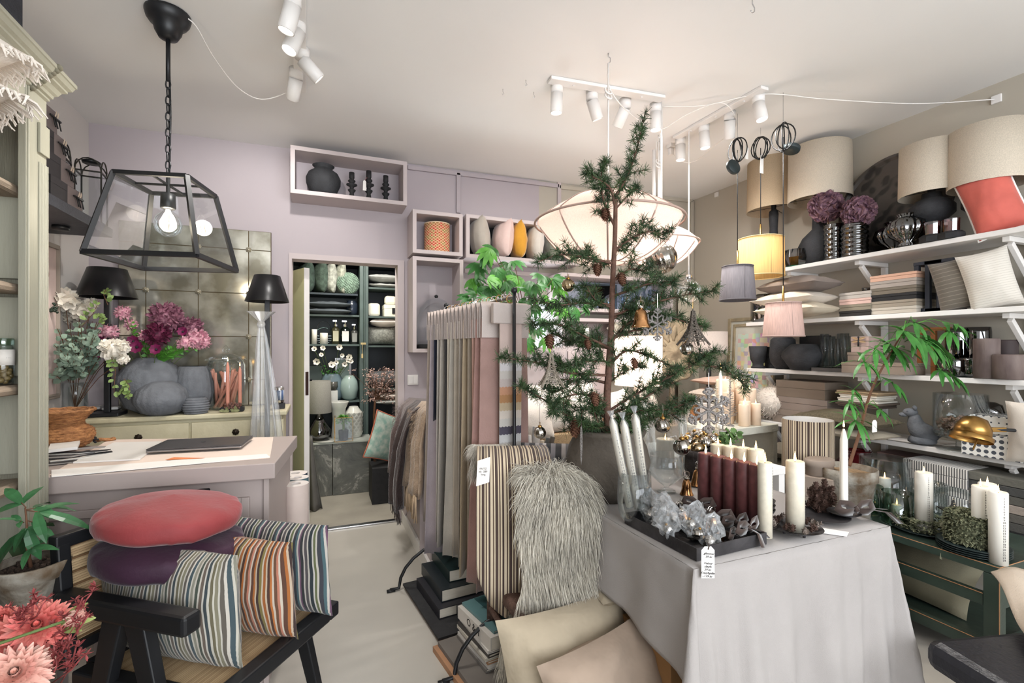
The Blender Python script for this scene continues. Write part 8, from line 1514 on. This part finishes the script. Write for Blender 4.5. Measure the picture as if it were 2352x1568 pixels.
# ================================================================ tables and things at the back of the shop
o = thing('side_table','plain white table standing behind the draped table on the right','table',(2.03,2.1,0)); M().box(-.19,-.38,.715,.17,.4,.75).obj('table_top',WHT,o,bev=.004); [M().box(x-.02,y-.02,0,x+.02,y+.02,.715).obj('leg',WHT,o) for x in (-.16,.14) for y in (-.35,.37)]
v = P(1795,975,D=3.0); WR = Vector((v.x-.26,v.y+.17,0)); o = thing('white_bench','white plastered bench with slab legs carrying the group of candles','bench',WR,.1); m = M(); m.box(-.27,-.17,v.z-.045,.25,.17,v.z); [m.box(x,-.165,0,x+.04,.165,v.z-.045) for x in (-.268,.208)]; m.obj('frame',mat('rough_plaster',(186,184,172),.9,0,.05,20,.3,60),o,bev=.003); WZ = v.z+.001
WARM = mat('warm_cream_wax',(232,206,180),.5,0,.04)
for i,(px,dy,w_,h_) in enumerate(((1666,.10,40,95),(1705,.12,38,92),(1672,.0,26,72),(1706,-.02,28,76),(1737,.02,30,75),(1711,-.10,24,56),(1708,-.12,22,50),(1736,-.12,21,50))):
    v = on(px,WZ,Y=WR.y+dy); v = Vector((max(min(v.x,WR.x+.2),WR.x-.24),v.y,WZ)); candle('%s cream candle on the white bench, %s' % (('wide','wide','slim','medium','medium','short','short','short')[i],('rear left','rear right','far left','middle','right behind','front centre','front left','front right')[i]),v,s(w_,v)/2,s(h_,v),WARM,'cream candles on the white bench',f=.8)
def mini_tree(label,px,yb,h_,D,mt):
    v = P(px,yb,D=D); v.z = max(v.z,.752); h = s(h_,v); o = thing('wire_tree',label,'ornament tree',v,group='glitter wire trees'); M().lathe([(.025,0),(.02,.006),(.004,.012)],12).obj('foot',mt,o); m = M(); m.tube([(0,0,0),(0,0,h)],.003,5)
    for i in range(70): t = .2+.78*i/70; a = i*2.4; q = h*.2*(1.02-t); m.tube([(0,0,h*t),(q*math.cos(a),q*math.sin(a),h*t+q*.25)],.0018,4)
    m.obj('branches',mt,o)
mini_tree('silver wire tree in front of the candle group',1677,978,105,2.8,GLIT); mini_tree('pale glitter wire tree left of the silver one',1645,985,110,2.7,mat('pale_glitter',(190,180,160),.4,.5,.4,260)); mini_tree('small silver wire tree behind the large snowflake',1660,990,60,2.6,CHROME)
# rose cabinet below the window, niches with glassware
a = P(1195,797,Y=3.25); b_ = P(1400,800,Y=3.25); xw = b_.x-a.x; o = thing('low_cabinet','pale pink low cabinet with flat door fronts under the back window','cabinet',((a.x+b_.x)/2,3.5,0)); M().box(-xw/2,-.24,0,xw/2,.29,a.z).obj('body',PINKW,o,bev=.003); [M().box(x,-.256,.08,x+xw/2-.03,-.242,a.z-.03).obj('door',PINKW,o,bev=.003) for x in (-xw/2+.01,.01)]; LC = a.z+.001
n1 = wall_box('pale blue lined wall niche with glass domes and a black screen',1290,1545,(622,645),(706,728),3.52,back=mat('pale_blue_wall',(186,194,210),.8)); n2 = wall_box('lower wall niche with white flowers and a trailing plant',1290,1545,(722,742),(790,812),3.52,back=mat('shadow_lilac',(170,160,160),.8))
v = on(1372,n1[2],Y=3.74); o = thing('framed_screen','black screen with a dark frame in the blue niche','screen',v,-.1); M().box(-.13,0,0,.2,.02,s(62,v)).obj('frame',mat('slate_frame',(66,78,90),.5),o); M().box(-.11,-.002,.02,.18,0,s(58,v)).obj('glass',mat('black_glass',(10,11,14),.1),o)
for i,(px,w_,h_) in enumerate(((1332,28,36),(1362,26,34),(1400,26,36),(1440,26,52),(1470,24,50),(1500,24,48))): v = on(px,n1[2]+.001,Y=3.6); lathe_thing('glass_dome' if i < 3 else 'glass_cylinder',('left glass dome in the blue niche','middle glass dome in the blue niche','right glass dome in the blue niche','left ribbed silver glass cylinder in the blue niche','middle ribbed silver glass cylinder in the blue niche','right ribbed silver glass cylinder in the blue niche')[i],'glass',v,scale_prof([(1,0),(1,.5),(.8,.85),(1e-4,1)] if i < 3 else [(1,0),(1,1)],s(w_,v),s(h_,v)),glass('blue_glass',(206,220,236),.2) if i else GLASS,group='glassware in the blue niche')
v = on(1335,n2[2]+.001,Y=3.62); lathe_thing('fabric_drum','small grey white fabric drum in the lower niche','drum',v,[(s(18,v),0),(s(18,v),s(42,v))],PAPER)
v = on(1440,n2[2]+.001,Y=3.6); lathe_thing('silver_vase','silver glass vase holding large white flowers in the lower niche','vase',v,scale_prof(VASE,.12,.12),CHROME); o = thing('white_flowers','large white silk flowers in the lower niche behind the tree','bouquet',v+Vector((0,0,.11))); [ball_flower(o,((i-2)*.075,-.03,.05+.025*(i % 2)),.06,WPT,50,.5,pw=.9) for i in range(5)]
v = on(1352,n2[2]+.001,Y=3.52); o = thing('trailing_plant','bright green trailing plant spilling from the lower niche','plant',v); m = M(); [m.leaf((R.gauss(0,.06),R.gauss(0,.03)-.03,R.uniform(-.10,.08)),(R.uniform(-1,1),-.5,R.uniform(-1,.6)),(0,0,1),.03,.022,.3,3) for i in range(200)]; m.obj('leaves',LEAFB,o)
# glowing drum lamp and grey drum lamp
def drum_lamp(label,px,yt,yb,w_,Y,mt,glow,bmt,col=(1,.86,.74)):
    v = on(px,0,Y=Y); zt,zb = EYE+(CY-yt)/F*dep(v),EYE+(CY-yb)/F*dep(v); r = s(w_,v)/2; o = thing('floor_lamp',label,'lamp',v); M().lathe([(r,zb),(r,zt)],48,cap=False).obj('lamp_shade',mt,o,True); M().lathe([(.14,0),(.13,.02),(.03,.05),(.018,zb),(.01,zb+.1),(1e-4,zb+.1)],24).obj('stand',bmt,o,True)
    m = M(); [m.tube([(0,0,zb+.05),(r*math.cos(q),r*math.sin(q),zb+.02)],.002,4) for q in (.3,2.4,4.5)]; m.obj('shade_holder',CHROME,o)
    if glow: lamp('POINT','drum_lamp_bulb',(v.x,v.y,(zt+zb)/2),glow,col,.06)
drum_lamp('lamp with a large glowing pink white drum shade behind the tree',1466,772,884,106,2.95,shade_mat('glowing_linen',(236,220,210),.6,260),11,BLKC); drum_lamp('lamp with a pale grey drum shade on a black pole behind the tree',1628,762,810,80,3.1,shade_mat('pale_grey_linen',(196,188,184),.4,200,(1,1,4)),1.5,BLK)
# hanging linen panel, plaque, frames
a = P(1558,660,Y=3.72); b_ = P(1664,662,Y=3.72); o = thing('linen_panel','tall pale linen textile panel hanging in the back corner','textile panel',(a.x,3.72,.1)); m = M(); m.grid(lambda u,q: ((b_.x-a.x)*u,.006*math.sin(u*20),(a.z-.1)*q),30,4); m.obj('cloth',mat('pale_linen_panel',(206,198,180),.95,0,.03,8,.4,260),o,True,solid=.004); M().tube([(-.02,0,a.z-.1),(b_.x-a.x+.02,0,a.z-.1)],.01,8).obj('rod',WHT,o,True)
v = P(1545,805,Y=3.45); r = s(72,v); o = thing('carved_plaque','large round carved ceiling rose leaning at the back behind the ornaments','plaque',(v.x,v.y,v.z),-.2); m = M(); m.t = Matrix.Rotation(PI/2,4,'X'); m.lathe([(r,0),(r,.02),(r*.93,.03),(r*.88,.018),(r*.3,.018),(r*.26,.03),(r*.12,.035),(r*.1,.05),(1e-4,.055)],96,rib=(12,.03)); m.obj('disc',mat('aged_plaster',(172,156,130),.9,0,.15,10,.5,40),o,True); m = M()
for k in range(12): a_ = k*PI/6; m.leaf((r*.28*math.cos(a_),-.022,r*.28*math.sin(a_)),(math.cos(a_),-.08,math.sin(a_)),(0,-1,0),r*.55,r*.24,-.15,5,-.4); m.leaf((r*.5*math.cos(a_+.26),-.02,r*.5*math.sin(a_+.26)),(math.cos(a_+.9),-.05,math.sin(a_+.9)),(0,-1,0),r*.36,r*.13,-.1,4,-.4)
m.obj('carving',bpy.data.materials['aged_plaster'],o,True,solid=.006); M().box(-.02,.003,-v.z+.0,.02,.03,0).obj('stand',OAK,o)
PRT,nt,b,N,L = nodes('patchwork_print'); br = N('ShaderNodeTexVoronoi'); br.distance = 'CHEBYCHEV'; br.inputs['Scale'].default_value = 26; br.inputs['Randomness'].default_value = .5; L(_tc(N,L,(1,0,1)),br.inputs[0]); mx = N('ShaderNodeMix'); mx.data_type = 'RGBA'; mx.inputs[0].default_value = .6; L(br.outputs['Color'],mx.inputs[6]); mx.inputs[7].default_value = (.75,.66,.56,1); L(mx.outputs[2],b.inputs['Base Color'])
def frame(label,x0,x1,y0,y1,X,th,mt,pic,lean=.05,rz=-PI/2):
    c = P((x0+x1)/2,y1,X=X); w_,h = (x1-x0)*dep(c)**2/F/X,s(y1-y0,c); o = thing('picture_frame',label,'picture',c,rot=(-lean,0,rz)); m = M(); [m.box(*q) for q in ((-w_/2,-.012,0,-w_/2+th,.012,h),(w_/2-th,-.012,0,w_/2,.012,h),(-w_/2+th,-.012,0,w_/2-th,.012,th),(-w_/2+th,-.012,h-th,w_/2-th,.012,h))]; m.obj('frame',mt,o,bev=.003)
    M().box(-w_/2+th,.0,th,w_/2-th,.006,h-th).obj('mount',mat('pale_mount',(206,206,196),.5),o); M().box(-w_/2+th*2.2,-.003,th*1.6,w_/2-th*2.2,-.0005,h-th*3.5).obj('print',pic,o)
SFR = mat('silver_gilt_frame',(190,178,150),.35,.6,.2,12); frame('large silver gilt frame with a patchwork print leaning at the back',1676,1772,742,950,3.40,.025,SFR,PRT); frame('second gilt frame with a faint print behind the patchwork one',1664,1768,728,940,3.46,.03,SFR,mat('faint_print',(206,190,176),.6,0,.2,14))
c = P(1724,950,X=3.40); o = box_thing('low_chest','low white chest carrying the leaning frames in the back corner','chest',(3.31,c.y+.1,0),.36,.62,c.z-.006,PINKW)
v = P(1785,925,D=3.72); v.z = .932; m = M(); m.sph((0,0,0),.16,24,.8); q = one(m,'fur_pouf',FRW,'white fluffy pouf on the fourth shelf beside the large taupe boxes','pouf',v,smooth=True); m = M(); hairs(m,lambda u,t: (lambda d: (d*.16,d))(Vector((math.cos(6.28*u)*math.sqrt(1-(2*t-1)**2),math.sin(6.28*u)*math.sqrt(1-(2*t-1)**2),(2*t-1)*.8))),1500,.03,lambda p: Vector((0,0,-.1)),.0016); f_ = m.obj('fleece',FRW,q); f_['kind'] = 'stuff'
v = P(1622,900,Y=3.0); cushion('beige folded blanket pile behind the large snowflake',(v.x,v.y,v.z),.4,.3,.12,LN[1],rx=PI/2,seed=3,name='blanket'); cushion('dusty rose blanket on top of the beige one at the back',(v.x,v.y,v.z+.10),.36,.28,.07,mat('dusty_blanket',(176,152,138),.95),rx=PI/2,seed=4,name='blanket'); box_thing('stool','white stool under the folded blankets at the back','stool',(v.x,v.y-.15,0),.4,.34,v.z-.065,WHT)
for k,(px,py,Y) in enumerate(((1215,955,2.75),(1275,940,2.8),(1350,935,2.9),(1440,950,2.9),(1500,925,3.0))): v = P(px,py,Y=Y); cushion(('white plastic wrapped pillow at the far left behind the tree','white crumpled pillow behind the pale tower ornament','white pillow in the middle of the row behind the tree','white pillow behind the clay pot on the right','white pillow at the right end of the row behind the tree')[k],v+Vector((0,0,-.16)),.38,.34,.16,FRW,rz=.2*k,rx=-.3,group='white pillows behind the tree',seed=k)
v = P(1350,990,Y=2.85); o = thing('cane_sofa','cane sided daybed carrying the white pillows behind the tree','daybed',(v.x+.1,2.95,0)); M().box(-.65,-.2,.3,.75,.35,.80).obj('base',CANE,o,bev=.01); m = M(); [m.box(x-.025,-.225,0,x+.025,-.175,.95) for x in (-.65,.75)]; m.obj('post',mat('honey_wood',(150,104,66),.5,0,.15),o,bev=.003)
# leafy fatsia-like plant in front of the window
v = P(1215,797,Y=3.35); pv = Vector((v.x,3.4,LC)); lathe_thing('flower_pot','pale green flower pot of the large leafy plant under the window','flower pot',pv,scale_prof([(.7,0),(1,.9),(1.05,1)],.17,.13),mat('pale_green_pot',(176,190,166),.4),shell=.006)
pb = pv+Vector((0,0,.1)); o = thing('leafy_plant','large green plant with lobed leaves in front of the bright back window','plant',pb); st = M(); lf = M(); l2 = M(); rr_ = random.Random(6)
for i,(px,py,L_) in enumerate(((1125,570,60),(1100,605,58),(1170,620,66),(1085,640,52),(1130,655,60),(1165,645,50),(1200,640,52),(1240,630,46),(1270,640,50),(1280,655,56),(1215,670,50),(1075,680,44),(1150,690,56),(1190,700,60),(1230,700,46),(1265,690,52),(1095,665,50),(1180,735,50),(1220,745,50),(1255,735,44),(1150,720,46),(1295,705,50),(1320,705,46),(1205,780,44),(1250,775,50),(1180,600,48),(1140,615,58),(1320,845,36),(1340,700,40),(1225,655,44))):
    for j in (0,1): p = P(px+j*rr_.uniform(-26,26),py+j*rr_.uniform(-26,26),Y=3.25+rr_.uniform(-.3,.15))-pb; st.tube([(0,0,0),p*.5+Vector((0,0,.08)),p],.0022,5); (lf if (i+j) % 3 else l2).lobed(p,(rr_.uniform(-1,1),-.35,rr_.uniform(-1.1,.1)),(0,-1,.5),s(L_,p+pb)*(.85-.2*j),5,.2,.3)
st.obj('stems',WOODST,o,True); lf.obj('leaves',mat('deep_green_leaf',(44,96,40),.4,0,.3,12),o,True); l2.obj('young_leaves',LEAFB,o,True)
